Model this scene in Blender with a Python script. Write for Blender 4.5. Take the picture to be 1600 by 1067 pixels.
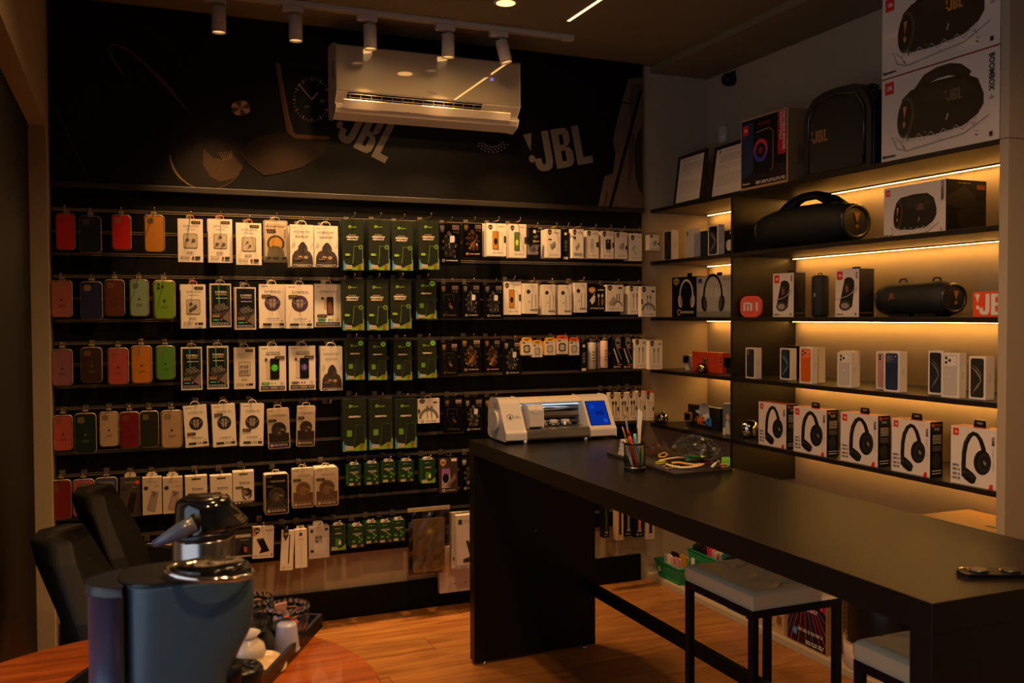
import bpy, math, random
from mathutils import Vector, Matrix
random.seed(7)
PI = math.pi
SC = bpy.context.scene
COL = SC.collection
for _o in list(bpy.data.objects):
    bpy.data.objects.remove(_o)

# ---------------------------------------------------------------- camera
F_PX = 1449.03
YAW, PITCH, ROLL = [math.radians(a) for a in (22.70645, -1.59331, -0.2488)]
CAM = Vector((0, 0, 1.4))
_f = Vector((math.sin(YAW) * math.cos(PITCH), math.cos(YAW) * math.cos(PITCH), math.sin(PITCH)))
_r = Vector((math.cos(YAW), -math.sin(YAW), 0))
_u = _r.cross(_f)
_r2 = _r * math.cos(ROLL) + _u * math.sin(ROLL)
_u2 = -_r * math.sin(ROLL) + _u * math.cos(ROLL)
cam = bpy.data.cameras.new('camera')
cam.sensor_width = 36
cam.lens = F_PX / 1600 * 36
cam.clip_start = 0.02
co = bpy.data.objects.new('camera', cam)
COL.objects.link(co)
co.matrix_world = Matrix(((_r2.x, _u2.x, -_f.x, CAM.x), (_r2.y, _u2.y, -_f.y, CAM.y), (_r2.z, _u2.z, -_f.z, CAM.z), (0, 0, 0, 1)))
SC.camera = co
cam.dof.use_dof = True
cam.dof.focus_distance = 3.9
cam.dof.aperture_fstop = 7.0


def at(x, y, X=None, Y=None, Z=None):
    """world point seen at photo pixel (x, y) on the plane X=, Y= or Z="""
    d = _f * F_PX + _r2 * (x - 800) - _u2 * (y - 533.5)
    t = (X - CAM.x) / d.x if X is not None else (Y - CAM.y) / d.y if Y is not None else (Z - CAM.z) / d.z
    return CAM + d * t


# ---------------------------------------------------------------- world, lights, exposure
SC.view_settings.view_transform = 'Standard'
SC.view_settings.look = 'None'
SC.view_settings.exposure = 2.3
SC.view_settings.gamma = 1.0
SC.view_settings.use_curve_mapping = False
W = bpy.data.worlds.new('world')
SC.world = W
W.use_nodes = True
W.node_tree.nodes['Background'].inputs[0].default_value = (0.45, 0.6, 1.0, 1)
W.node_tree.nodes['Background'].inputs[1].default_value = 0.03

YB, XS, XW, XL, YE, YD = 4.24, 2.571, 2.931, -0.27, 2.13, 3.527
ZC, ZSOF = 2.704, 2.671
WARM = (1.0, 0.55, 0.22)
HEADS = [(.37, 0), (.675, 0), (.989, 0), (1.34, 0), (1.594, 12)]
YT = 3.92


def lamp(name, kind, loc, rot, power, color, **kw):
    l = bpy.data.lights.new(name, kind)
    l.energy = power
    l.color = color
    for k, v in kw.items():
        setattr(l, k, v)
    o = bpy.data.objects.new(name, l)
    COL.objects.link(o)
    o.location = loc
    o.rotation_euler = rot
    return o


for hx, tilt in HEADS:
    lamp('track_spot_light', 'SPOT', (hx, YT - (.03 if tilt else 0), 2.535), (math.radians(9), math.radians(tilt * -1), 0), 20, WARM,
         spot_size=math.radians(62), spot_blend=1.0, shadow_soft_size=0.025)
DOWN = [(1.486, 3.603), (1.10, 3.60), (1.40, 3.28), (.75, 2.2), (1.6, 1.2), (.6, .6)]  # entries after the air conditioner's lamps are unseen, added to warm right wall goods
for i_, (dx, dy) in enumerate(DOWN):
    lamp('ceiling_spot_light', 'SPOT', (dx, dy, ZC - .012), (0, 0, 0), 4.5 if i_ < 3 else 24, WARM,
         spot_size=math.radians(150), spot_blend=0.8, shadow_soft_size=0.04)
# daylight entering through the open shop front on the left, beside the camera
lamp('shopfront_daylight', 'AREA', (-1.08, .35, 1.25), (0, math.radians(-90), 0), 4.6, (0.66, 0.81, 1.0),
     shape='RECTANGLE', size=2.0, size_y=2.8)

# ---------------------------------------------------------------- materials
_m = {}


def lin(c):
    if isinstance(c, str):
        c = tuple(int(c[i:i + 2], 16) / 255 for i in (0, 2, 4))
    return tuple(x / 12.92 if x <= .04045 else ((x + .055) / 1.055) ** 2.4 for x in c)


def mat(col, rough=.5, metal=0.0, noise=.06, scale=40, bump=0.0, spec=.5, coat=0.0):
    key = (col, rough, metal, noise, scale, bump, spec, coat)
    if key in _m:
        return _m[key]
    m = bpy.data.materials.new('m_%s' % col)
    m.use_nodes = True
    nt = m.node_tree
    b = nt.nodes['Principled BSDF']
    c = lin(col)
    tc = nt.nodes.new('ShaderNodeTexCoord')
    n = nt.nodes.new('ShaderNodeTexNoise')
    n.inputs['Scale'].default_value = scale
    n.inputs['Detail'].default_value = 2
    nt.links.new(tc.outputs['Object'], n.inputs['Vector'])
    mx = nt.nodes.new('ShaderNodeMix')
    mx.data_type = 'RGBA'
    mx.inputs[6].default_value = (*[x * (1 - noise) for x in c], 1)
    mx.inputs[7].default_value = (*[min(1, x * (1 + noise)) for x in c], 1)
    nt.links.new(n.outputs['Fac'], mx.inputs[0])
    nt.links.new(mx.outputs[2], b.inputs['Base Color'])
    b.inputs['Roughness'].default_value = rough
    b.inputs['Metallic'].default_value = metal
    b.inputs['Specular IOR Level'].default_value = spec
    b.inputs['Coat Weight'].default_value = coat
    b.inputs['Coat Roughness'].default_value = .08
    if bump:
        bp = nt.nodes.new('ShaderNodeBump')
        bp.inputs['Strength'].default_value = bump
        bp.inputs['Distance'].default_value = .002
        nt.links.new(n.outputs['Fac'], bp.inputs['Height'])
        nt.links.new(bp.outputs['Normal'], b.inputs['Normal'])
    _m[key] = m
    return m


def emit(col, power):
    key = ('e', col, power)
    if key in _m:
        return _m[key]
    m = bpy.data.materials.new('glow')
    m.use_nodes = True
    nt = m.node_tree
    nt.nodes.remove(nt.nodes['Principled BSDF'])
    e = nt.nodes.new('ShaderNodeEmission')
    e.inputs[0].default_value = (*(lin(col) if isinstance(col, str) else col), 1)
    e.inputs[1].default_value = power
    nt.links.new(e.outputs[0], nt.nodes['Material Output'].inputs[0])
    _m[key] = m
    return m


def clear(tint='FFFFFF', gloss=.02, rough=.08):
    """thin clear plastic: see-through with a glossy skin"""
    key = ('c', tint, gloss, rough)
    if key in _m:
        return _m[key]
    m = bpy.data.materials.new('clear_plastic')
    m.use_nodes = True
    nt = m.node_tree
    nt.nodes.remove(nt.nodes['Principled BSDF'])
    t = nt.nodes.new('ShaderNodeBsdfTransparent')
    t.inputs[0].default_value = (*lin(tint), 1)
    g = nt.nodes.new('ShaderNodeBsdfGlossy')
    g.inputs['Roughness'].default_value = rough
    g.inputs[0].default_value = (.9, .9, .9, 1)
    n = nt.nodes.new('ShaderNodeTexNoise')
    n.inputs['Scale'].default_value = 30
    bp = nt.nodes.new('ShaderNodeBump')
    bp.inputs['Strength'].default_value = .3
    bp.inputs['Distance'].default_value = .003
    nt.links.new(n.outputs['Fac'], bp.inputs['Height'])
    nt.links.new(bp.outputs['Normal'], g.inputs['Normal'])
    fr = nt.nodes.new('ShaderNodeLayerWeight')
    fr.inputs['Blend'].default_value = .12
    ad = nt.nodes.new('ShaderNodeMath')
    ad.operation = 'ADD'
    ad.use_clamp = True
    ad.inputs[1].default_value = gloss
    nt.links.new(fr.outputs['Fresnel'], ad.inputs[0])
    mx = nt.nodes.new('ShaderNodeMixShader')
    nt.links.new(ad.outputs[0], mx.inputs[0])
    nt.links.new(t.outputs[0], mx.inputs[1])
    nt.links.new(g.outputs[0], mx.inputs[2])
    nt.links.new(mx.outputs[0], nt.nodes['Material Output'].inputs[0])
    _m[key] = m
    return m


def glass():
    if 'glass' not in _m:
        m = bpy.data.materials.new('cut_glass')
        m.use_nodes = True
        b = m.node_tree.nodes['Principled BSDF']
        b.inputs['Transmission Weight'].default_value = 1
        b.inputs['Roughness'].default_value = .03
        b.inputs['Base Color'].default_value = (.95, .95, .97, 1)
        _m['glass'] = m
    return _m['glass']


def wood(c1, c2, rough=.35, scale=3.0, axis=0, coat=.0):
    key = ('w', c1, c2, rough, scale, axis, coat)
    if key in _m:
        return _m[key]
    m = bpy.data.materials.new('wood_%s' % c1)
    m.use_nodes = True
    nt = m.node_tree
    b = nt.nodes['Principled BSDF']
    tc = nt.nodes.new('ShaderNodeTexCoord')
    oi = nt.nodes.new('ShaderNodeObjectInfo')
    mp = nt.nodes.new('ShaderNodeMapping')
    s = [14, 14, 14]
    s[axis] = 1.1
    mp.inputs['Scale'].default_value = s
    nt.links.new(tc.outputs['Object'], mp.inputs['Vector'])
    ad = nt.nodes.new('ShaderNodeVectorMath')
    nt.links.new(mp.outputs[0], ad.inputs[0])
    mu = nt.nodes.new('ShaderNodeMath')
    mu.operation = 'MULTIPLY'
    mu.inputs[1].default_value = 37
    nt.links.new(oi.outputs['Random'], mu.inputs[0])
    nt.links.new(mu.outputs[0], ad.inputs[1])
    n = nt.nodes.new('ShaderNodeTexNoise')
    n.inputs['Scale'].default_value = scale
    n.inputs['Detail'].default_value = 6
    n.inputs['Distortion'].default_value = 1.2
    nt.links.new(ad.outputs[0], n.inputs['Vector'])
    rp = nt.nodes.new('ShaderNodeValToRGB')
    rp.color_ramp.elements[0].position = .32
    rp.color_ramp.elements[1].position = .68
    rp.color_ramp.elements[0].color = (*lin(c1), 1)
    rp.color_ramp.elements[1].color = (*lin(c2), 1)
    nt.links.new(n.outputs['Fac'], rp.inputs[0])
    hs = nt.nodes.new('ShaderNodeHueSaturation')
    vr = nt.nodes.new('ShaderNodeMapRange')
    vr.inputs['To Min'].default_value = .82
    vr.inputs['To Max'].default_value = 1.12
    nt.links.new(oi.outputs['Random'], vr.inputs[0])
    nt.links.new(vr.outputs[0], hs.inputs['Value'])
    nt.links.new(rp.outputs[0], hs.inputs['Color'])
    nt.links.new(hs.outputs[0], b.inputs['Base Color'])
    b.inputs['Roughness'].default_value = rough
    b.inputs['Coat Weight'].default_value = coat
    _m[key] = m
    return m


# ---------------------------------------------------------------- text outlines (filled, cached)
_t = {}


def glyphs(s, bold=0.0):
    k = (s, bold)
    if k not in _t:
        cu = bpy.data.curves.new('txt', 'FONT')
        cu.body = s
        cu.offset = bold
        cu.resolution_u = 2
        cu.align_x = 'CENTER'
        o = bpy.data.objects.new('txt', cu)
        COL.objects.link(o)
        me = bpy.data.meshes.new_from_object(o)
        vs = [tuple(v.co[:2]) for v in me.vertices]
        fs = [tuple(p.vertices) for p in me.polygons]
        if vs:
            x0, x1 = min(v[0] for v in vs), max(v[0] for v in vs)
            y0, y1 = min(v[1] for v in vs), max(v[1] for v in vs)
            h = y1 - y0
            vs = [((v[0] - (x0 + x1) / 2) / h, (v[1] - (y0 + y1) / 2) / h) for v in vs]
        bpy.data.meshes.remove(me)
        bpy.data.objects.remove(o)
        bpy.data.curves.remove(cu)
        _t[k] = (vs, fs)
    return _t[k]


def _jblpolys():
    """condensed block letters J, B, L with a wedge and dot before them; unit height, outlines run anticlockwise"""
    J = [[(.34, 1), (.34, .24), (.30, .17), (.25, .17), (.21, .24), (.21, .34), (0, .34), (0, .20), (.06, .06), (.18, 0), (.38, 0), (.50, .06), (.56, .20), (.56, 1)]]
    B_ = [[(0, 0), (.22, 0), (.22, 1), (0, 1)], [(.22, .84), (.35, .84), (.35, 1), (.22, 1)], [(.22, .43), (.35, .43), (.35, .58), (.22, .58)], [(.22, 0), (.35, 0), (.35, .16), (.22, .16)],
          [(.35, .52), (.47, .54), (.55, .64), (.55, .88), (.47, .98), (.35, 1)], [(.35, 0), (.49, .02), (.58, .13), (.58, .38), (.49, .49), (.35, .52)]]
    L_ = [[(0, 0), (.50, 0), (.50, .18), (.22, .18), (0, .18)], [(0, .18), (.22, .18), (.22, 1), (0, 1)]]
    out = [[(-.02, 1), (.14, .56), (.26, 1)], [(.14 + .10 * math.cos(2 * PI * i / 12), .36 + .10 * math.sin(2 * PI * i / 12)) for i in range(12)]]
    for g_, x0 in ((J, .22), (B_, .86), (L_, 1.52)):
        out += [[(x + x0, y) for x, y in p_] for p_ in g_]
    return out


JBL_POLYS = _jblpolys()


# ---------------------------------------------------------------- mesh builder
class MB:
    def __init__(s):
        s.v, s.f, s.mi, s.sm, s.mats, s.M = [], [], [], [], [], None

    def m(s, mt):
        if isinstance(mt, str):
            mt = mat(mt)
        if mt not in s.mats:
            s.mats.append(mt)
        return s.mats.index(mt)

    def add(s, vs, fs, mt, smooth=False):
        b = len(s.v)
        k = s.m(mt)
        if s.M is not None:
            vs = [s.M @ Vector(p) for p in vs]
        s.v += [tuple(p) for p in vs]
        for f in fs:
            s.f.append(tuple(i + b for i in f))
            s.mi.append(k)
            s.sm.append(smooth)
        return s

    def box(s, x0, x1, y0, y1, z0, z1, mt):
        vs = [(x, y, z) for x in (x0, x1) for y in (y0, y1) for z in (z0, z1)]
        return s.add(vs, [(0, 1, 3, 2), (4, 6, 7, 5), (0, 4, 5, 1), (2, 3, 7, 6), (0, 2, 6, 4), (1, 5, 7, 3)], mt)

    def prism(s, pts, a0, a1, mt, axis='y', smooth=False):
        """closed 2D outline extruded along an axis. axis y: pts=(x,z); x: pts=(y,z); z: pts=(x,y)"""
        n = len(pts)
        def P(p, a):
            return (p[0], a, p[1]) if axis == 'y' else (a, p[0], p[1]) if axis == 'x' else (p[0], p[1], a)
        vs = [P(p, a0) for p in pts] + [P(p, a1) for p in pts]
        s.add(vs, [tuple(range(n)), tuple(range(2 * n - 1, n - 1, -1))], mt)
        b = len(s.v) - 2 * n
        k = s.m(mt)
        for i in range(n):
            j = (i + 1) % n
            s.f.append((b + i, b + j, b + n + j, b + n + i))
            s.mi.append(k)
            s.sm.append(smooth)
        return s

    def lathe(s, prof, mt, c=(0, 0, 0), n=24, axis='z', caps=True, sx=1.0, smooth=True):
        """prof: [(r, h)...]"""
        vs, fs = [], []
        for r, h in prof:
            for i in range(n):
                a = 2 * PI * i / n
                x, y = r * math.cos(a) * sx, r * math.sin(a)
                p = (x, y, h) if axis == 'z' else (h, x, y) if axis == 'x' else (x, h, y)
                vs.append((p[0] + c[0], p[1] + c[1], p[2] + c[2]))
        for k in range(len(prof) - 1):
            for i in range(n):
                j = (i + 1) % n
                fs.append((k * n + i, k * n + j, (k + 1) * n + j, (k + 1) * n + i))
        s.add(vs, fs, mt, smooth)
        if caps:
            b = len(s.v) - len(vs)
            k = s.m(mt)
            s.f += [tuple(b + i for i in range(n - 1, -1, -1)), tuple(b + (len(prof) - 1) * n + i for i in range(n))]
            s.mi += [k, k]
            s.sm += [False, False]
        return s

    def tube(s, path, r, mt, n=8, rs=None, closed=False):
        path = [Vector(p) for p in path]
        vs, fs = [], []
        N = len(path)
        up0 = None
        for k, p in enumerate(path):
            if closed:
                t = path[(k + 1) % N] - path[k - 1]
            else:
                t = path[min(k + 1, N - 1)] - path[max(k - 1, 0)]
            t.normalize()
            if up0 is None:
                up0 = Vector((0, 0, 1)) if abs(t.z) < .9 else Vector((1, 0, 0))
            a = t.cross(up0)
            if a.length < 1e-6:
                a = t.orthogonal()
            a.normalize()
            b = a.cross(t)
            up0 = b
            rr = rs[k] if rs else r
            for i in range(n):
                q = 2 * PI * i / n
                vs.append(p + a * math.cos(q) * rr + b * math.sin(q) * rr)
        for k in range(N if closed else N - 1):
            for i in range(n):
                j = (i + 1) % n
                k2 = (k + 1) % N
                fs.append((k * n + i, k * n + j, k2 * n + j, k2 * n + i))
        if not closed:
            fs += [tuple(range(n - 1, -1, -1)), tuple((N - 1) * n + i for i in range(n))]
        return s.add(vs, fs, mt, True)

    def ball(s, c, r, mt, n=16, sx=1, sy=1, sz=1):
        prof = []
        m_ = n // 2
        vs, fs = [], []
        for k in range(m_ + 1):
            ph = PI * k / m_
            for i in range(n):
                a = 2 * PI * i / n
                vs.append((c[0] + r * sx * math.sin(ph) * math.cos(a), c[1] + r * sy * math.sin(ph) * math.sin(a), c[2] - r * sz * math.cos(ph)))
        for k in range(m_):
            for i in range(n):
                j = (i + 1) % n
                fs.append((k * n + i, k * n + j, (k + 1) * n + j, (k + 1) * n + i))
        return s.add(vs, fs, mt, True)

    def build(s, name, parent=None, bevel=0.0, seg=2, subsurf=0):
        me = bpy.data.meshes.new(name)
        me.from_pydata(s.v, [], s.f)
        for mt in s.mats:
            me.materials.append(mt)
        me.polygons.foreach_set('material_index', s.mi)
        me.polygons.foreach_set('use_smooth', s.sm)
        me.update()
        o = bpy.data.objects.new(name, me)
        COL.objects.link(o)
        o.parent = parent
        if bevel:
            b = o.modifiers.new('bevel', 'BEVEL')
            b.width = bevel
            b.segments = seg
            b.limit_method = 'ANGLE'
            b.angle_limit = math.radians(40)
        if subsurf:
            b = o.modifiers.new('sub', 'SUBSURF')
            b.levels = b.render_levels = subsurf
        return o


def rrect(x0, x1, z0, z1, r, n=4):
    pts = []
    for cx, cz, a0 in ((x1 - r, z1 - r, 0), (x0 + r, z1 - r, 90), (x0 + r, z0 + r, 180), (x1 - r, z0 + r, 270)):
        for i in range(n + 1):
            a = math.radians(a0 + 90 * i / n)
            pts.append((cx + r * math.cos(a), cz + r * math.sin(a)))
    return pts


class G:
    """print on a flat front: u to the right, v down, both 0..1; each call lies a hair above the last"""
    def __init__(s, mb, w, h, y=0.0, x0=None, z0=0.0, side=False, step=.00012):
        s.mb, s.w, s.h, s.y, s.z0, s.k = mb, w, h, y, z0, 1
        s.x0 = -w / 2 if x0 is None else x0
        s.side, s.step = side, step

    def P(s, u, v):
        a, z = s.x0 + u * s.w, s.z0 + (1 - v) * s.h
        d = s.step * s.k
        # side=True: print on the +x face (u runs along +y)
        return (s.y + d, a, z) if s.side else (a, s.y - d, z)

    def poly(s, pts, c):
        pts = [s.P(*p) for p in pts]
        s.mb.add(pts, [tuple(range(len(pts)))], c)
        s.k += 1
        return s

    def r(s, u0, v0, u1, v1, c):
        return s.poly([(u0, v1), (u1, v1), (u1, v0), (u0, v0)], c)

    def rr(s, u0, v0, u1, v1, c, rad=.1):
        k = s.w / s.h
        q = rrect(u0, u1, v0 / k, v1 / k, min(rad, (u1 - u0) / 2.01, (v1 - v0) / k / 2.01), 3)
        return s.poly([(a, b * k) for a, b in q][::-1], c)

    def e(s, u, v, ru, c, rv=None, n=18, rot=0):
        k = s.w / s.h
        rv = ru if rv is None else rv
        q = []
        for i in range(n):
            a = -2 * PI * i / n
            x, y = ru * math.cos(a), rv * math.sin(a)
            q.append((u + x * math.cos(rot) - y * math.sin(rot), v + (x * math.sin(rot) + y * math.cos(rot)) * k))
        return s.poly(q, c)

    def ring(s, u, v, r1, r2, c, n=20, a0=0, a1=360):
        k = s.w / s.h
        vs, fs = [], []
        for i in range(n + 1):
            a = math.radians(a0 + (a1 - a0) * i / n)
            for rr_ in (r1, r2):
                vs.append(s.P(u + rr_ * math.cos(a), v + rr_ * math.sin(a) * k))
        for i in range(n):
            fs.append((2 * i, 2 * i + 1, 2 * i + 3, 2 * i + 2))
        s.mb.add(vs, fs, c)
        s.k += 1
        return s

    def l(s, pts, wd, c):
        """polyline, width as a fraction of w"""
        k = s.w / s.h
        vs, fs = [], []
        for i, (u, v) in enumerate(pts):
            a, b = pts[max(i - 1, 0)], pts[min(i + 1, len(pts) - 1)]
            dx, dy = b[0] - a[0], (b[1] - a[1]) / k
            L = math.hypot(dx, dy) or 1
            w_ = (wd[i] if isinstance(wd, (list, tuple)) else wd) / 2
            nx, ny = -dy / L * w_, dx / L * w_
            vs += [s.P(u + nx, v + ny * k), s.P(u - nx, v - ny * k)]
        for i in range(len(pts) - 1):
            fs.append((2 * i, 2 * i + 1, 2 * i + 3, 2 * i + 2))
        s.mb.add(vs, fs, c)
        s.k += 1
        return s

    def t(s, txt, u, v, h, c, rot=0.0, sx=1.0, bold=.0, fit=None, shear=0.0):
        """text centred on (u,v); h = cap height as a fraction of w; rot in degrees, clockwise; fit = max width"""
        vs, fs = glyphs(txt, bold)
        if not vs:
            return s
        k = s.w / s.h
        wd = (max(p[0] for p in vs) - min(p[0] for p in vs)) * h * sx
        if fit:
            sx *= fit / wd
        a = math.radians(rot)
        q = []
        for x, y in vs:
            x, y = (x + shear * y) * h * sx, -y * h
            q.append(s.P(u + x * math.cos(a) - y * math.sin(a), v + (x * math.sin(a) + y * math.cos(a)) * k))
        s.mb.add(q, fs, c)
        s.k += 1
        return s

    def fine(s, u0, u1, v0, n, dv, c, hgt=.012):
        """lines of print too small to read"""
        rd = random.Random(int(u0 * 997 + v0 * 7919))
        vs, fs = [], []
        for i in range(n):
            u = u0
            while u < u1 - .02:
                L = min(rd.uniform(.04, .14), u1 - u)
                v = v0 + i * dv
                b = len(vs)
                vs += [s.P(u, v + hgt), s.P(u + L, v + hgt), s.P(u + L, v), s.P(u, v)]
                fs.append((b, b + 1, b + 2, b + 3))
                u += L + .025
        if fs:
            s.mb.add(vs, fs, c)
        s.k += 1
        return s

    def jbl(s, u, v, h, c, rot=0.0, sx=.62, bold=.035):
        """the exclamation mark and three letters of the speaker logo, h = letter height / w"""
        k = s.w / s.h
        a = math.radians(rot)
        f = sx / .60
        for pts in JBL_POLYS:
            q = []
            for x, y in pts:
                x, y = (x - .93) * h * f, -(y - .5) * h
                q.append((u + x * math.cos(a) - y * math.sin(a), v + (x * math.sin(a) + y * math.cos(a)) * k))
            s.poly(q, c)
            s.k -= 1
        s.k += 1
        return s


# ---------------------------------------------------------------- scene objects
def thing(name, label, cat, loc=(0, 0, 0), rz=0.0, group=None, rx=0.0, ry=0.0):
    o = bpy.data.objects.new(name, None)
    o.empty_display_size = .05
    COL.objects.link(o)
    o.location = loc
    o.rotation_euler = (rx, ry, rz)
    o['label'], o['category'] = label, cat
    if group:
        o['group'] = group
    return o


def tag(o, label, cat, group=None):
    o['label'], o['category'] = label, cat
    if group:
        o['group'] = group
    return o


def struct(o):
    o['kind'] = 'structure'
    return o


def dup(root, loc, label=None, group=None, keep=None):
    r = root.copy()
    COL.objects.link(r)
    r.location = loc
    if label:
        r['label'] = label
    if group:
        r['group'] = group
    for ch in root.children:
        if keep and ch.name.split('.')[0] not in keep:
            continue
        c = ch.copy()
        COL.objects.link(c)
        c.parent = r
        for g in ch.children:
            d = g.copy()
            COL.objects.link(d)
            d.parent = c
    return r

# ================================================================ the room
BEIGE = 'A09078'
WALLM = mat(BEIGE, .75, noise=.05, scale=6, bump=.05)
BLACK = mat('0A0908', .6, noise=.2, scale=25, spec=.12)
BLACKM = mat('0A0A0B', .55, noise=.1, spec=.2)
DESKM = mat('120E0B', .36, noise=.25, scale=60, bump=.12, spec=.24)
CEILM = mat('72684E', .8, noise=.06, scale=5)
ALU = mat('8E8272', .45, .25, noise=.1)
STEEL = mat('B9B4AC', .25, 1.0)

s = MB().box(-1.2, 3.1, -2.6, 4.4, -.12, -.012, mat('5A3A1E', .5))
floor = struct(s.build('floor'))
PLK = wood('7E4A20', 'A47038', .36, 2.2, 0)
y = 4.245
rw = 0
pm = {}
while y > .9:
    x = -.95 + (rw * .47) % 1.2 - 1.2
    while x < 2.95:
        x1 = min(x + 1.2, 2.93)
        xa = max(x, -1.1)
        if x1 > xa + .05:
            key = round(x1 - xa, 3)
            if key not in pm:
                pm[key] = MB().box(0, x1 - xa - .0015, -.19 + .0015, 0, -.012, 0, PLK).build('plank', floor, .0008, 1)
                o = pm[key]
            else:
                o = pm[key].copy()
                COL.objects.link(o)
            o.location = (xa, y, 0)
        x += 1.2
    y -= .19
    rw += 1
struct(MB().box(-1.1, 2.93, -2.55, y, -.012, 0, PLK).build('floor'))

cl = MB().box(-1.2, XS - .012, -2.6, 4.4, ZC, ZC + .1, CEILM)
cl.box(XS - .012, XS, -2.6, 4.4, ZC + .02, ZC + .1, BLACKM)
cl.box(XS, 3.05, -2.6, 4.4, ZSOF, ZC + .1, CEILM)
struct(cl.build('ceiling'))
struct(MB().box(-1.2, 3.05, 4.247, 4.4, 0, ZC, WALLM).build('wall_back'))
struct(MB().box(-1.2, 3.05, -2.6, -2.5, 0, ZC, WALLM).build('wall_front'))
struct(MB().box(XW, 3.05, -2.6, 4.247, 0, ZC, WALLM).build('wall_right'))
# left wall with the doorway for the ribbed dark door
lw = MB().box(-.42, XL, 4.06, 4.247, 0, ZC, WALLM)
lw.box(-.42, XL, 2.30, 4.06, 2.15, ZC, WALLM).box(-1.2, XL, 2.18, 2.30, 0, ZC, WALLM).box(-1.2, -1.1, -2.6, 2.18, 0, ZC, WALLM)
struct(lw.build('wall_left'))
dr = struct(MB().box(-.40, -.35, 2.30, 4.06, 0, 2.15, BLACK).build('door_1'))
RIBM = mat('14120F', .45, noise=.15)
rib0 = None
yy = 2.33
while yy < 4.05:
    if rib0 is None:
        rib0 = MB().prism([(-.35, -.018), (-.333, -.012), (-.328, 0), (-.333, .012), (-.35, .018)], 0.0, 2.148, RIBM, 'z').build('rib', dr)
        o = rib0
    else:
        o = rib0.copy()
        COL.objects.link(o)
    o.location.y = yy
    yy += .048
struct(MB().box(-.262, 2.505, 4.231, 4.247, 0, .138, BLACK).build('baseboard_back', bevel=.002))
plinth = MB().box(2.553, XW, YE, 4.247, 0, .03, mat('A8987A', .6, noise=.08))
struct(plinth.build('trim_plinth', bevel=.002))
EPM = mat('9A8A74', .7, noise=.04, scale=8)
struct(MB().box(XS, 3.02, YE - .032, YE, 0, 1.9515, EPM).build('trim_1', bevel=.001))
struct(MB().box(XS, 3.02, YE - .032, YE, 1.9535, ZSOF, EPM).build('trim_2', bevel=.001))

# ---------------------------------------------------------------- slat wall
ROWZ = [1.8437, 1.5705, 1.2946, 1.0258, .7486, .4778]
sw = MB().box(-.262, 2.505, 4.236, 4.247, .305, 1.93, BLACK).build('slat_wall')
tag(sw, 'black slat wall with metal grooves carrying all the hanging goods', 'display wall')
grooves = []
for i in range(6):
    a = ROWZ[i]
    b = ROWZ[i + 1] if i < 5 else a - .2723
    for k in range(3):
        z_ = a - (a - b) * k / 3
        if z_ > .33:
            grooves.append(z_)
edges = [1.93] + grooves + [.305]
for i in range(len(edges) - 1):
    t_, b_ = edges[i] - (0 if i == 0 else .006), edges[i + 1] + (.006 if i < len(edges) - 2 else 0)
    MB().box(-.262, 2.505, 4.222, 4.236, b_, t_, BLACK).build('slat', sw, .0015, 1)
for z_ in grooves:
    g_ = MB().box(-.262, 2.505, 4.229, 4.2365, z_ - .006, z_ + .006, ALU)
    g_.box(-.262, 2.505, 4.2195, 4.236, z_ + .0042, z_ + .006, ALU).box(-.262, 2.505, 4.2195, 4.236, z_ - .006, z_ - .0045, ALU)
    g_.build('groove_insert', sw)

# ---------------------------------------------------------------- mural
YM = 4.214
mu = MB().box(-.262, 2.505, YM, 4.247, 1.955, 2.700, mat('0C0907', .42, noise=.25, scale=4, spec=.22)).build('mural')
tag(mu, 'long black printed mural of audio gear and a smartwatch above the goods', 'mural')
struct(MB().box(-.262, 2.505, 4.195, 4.247, 1.93, 1.955, mat('1E160E', .5)).build('trim_3', None, .002))


class PX:
    """flat print on the mural, outlined in photo pixels on the mural's own plane"""
    def __init__(s, y0):
        s.mb, s.k, s.y0 = MB(), 1, y0

    def P(s, x, y):
        p = at(x, y, Y=s.y0)
        return (p.x, s.y0 - .00015 * s.k, min(p.z, 2.699))

    def poly(s, pts, c):
        s.mb.add([s.P(*p) for p in pts], [tuple(range(len(pts)))], c)
        s.k += 1

    def l(s, pts, wd, c):
        vs, fs = [], []
        for i, (u, v) in enumerate(pts):
            a, b = pts[max(i - 1, 0)], pts[min(i + 1, len(pts) - 1)]
            dx, dy = b[0] - a[0], b[1] - a[1]
            L = math.hypot(dx, dy) or 1
            w_ = (wd[i] if isinstance(wd, (list, tuple)) else wd) / 2
            vs += [s.P(u - dy / L * w_, v + dx / L * w_), s.P(u + dy / L * w_, v - dx / L * w_)]
        for i in range(len(pts) - 1):
            fs.append((2 * i, 2 * i + 1, 2 * i + 3, 2 * i + 2))
        s.mb.add(vs, fs, c)
        s.k += 1

    def t(s, txt, x, y, h, c, rot=0, sx=1, bold=0, holes=False):
        vs, fs = glyphs(txt, bold)
        a = math.radians(rot)
        q = []
        for px_, py_ in vs:
            px_, py_ = px_ * h * sx, -py_ * h
            q.append(s.P(x + px_ * math.cos(a) - py_ * math.sin(a), y + px_ * math.sin(a) + py_ * math.cos(a)))
        s.mb.add(q, fs, c)
        s.k += 1


def arc(cx, cy, r, a0, a1, n=14, ry=None):
    ry = ry or r
    return [(cx + r * math.cos(math.radians(a0 + (a1 - a0) * i / n)), cy + ry * math.sin(math.radians(a0 + (a1 - a0) * i / n))) for i in range(n + 1)]


def mm(c, r=.42):
    return mat(c, r, noise=.15, scale=12, spec=.22)


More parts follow.
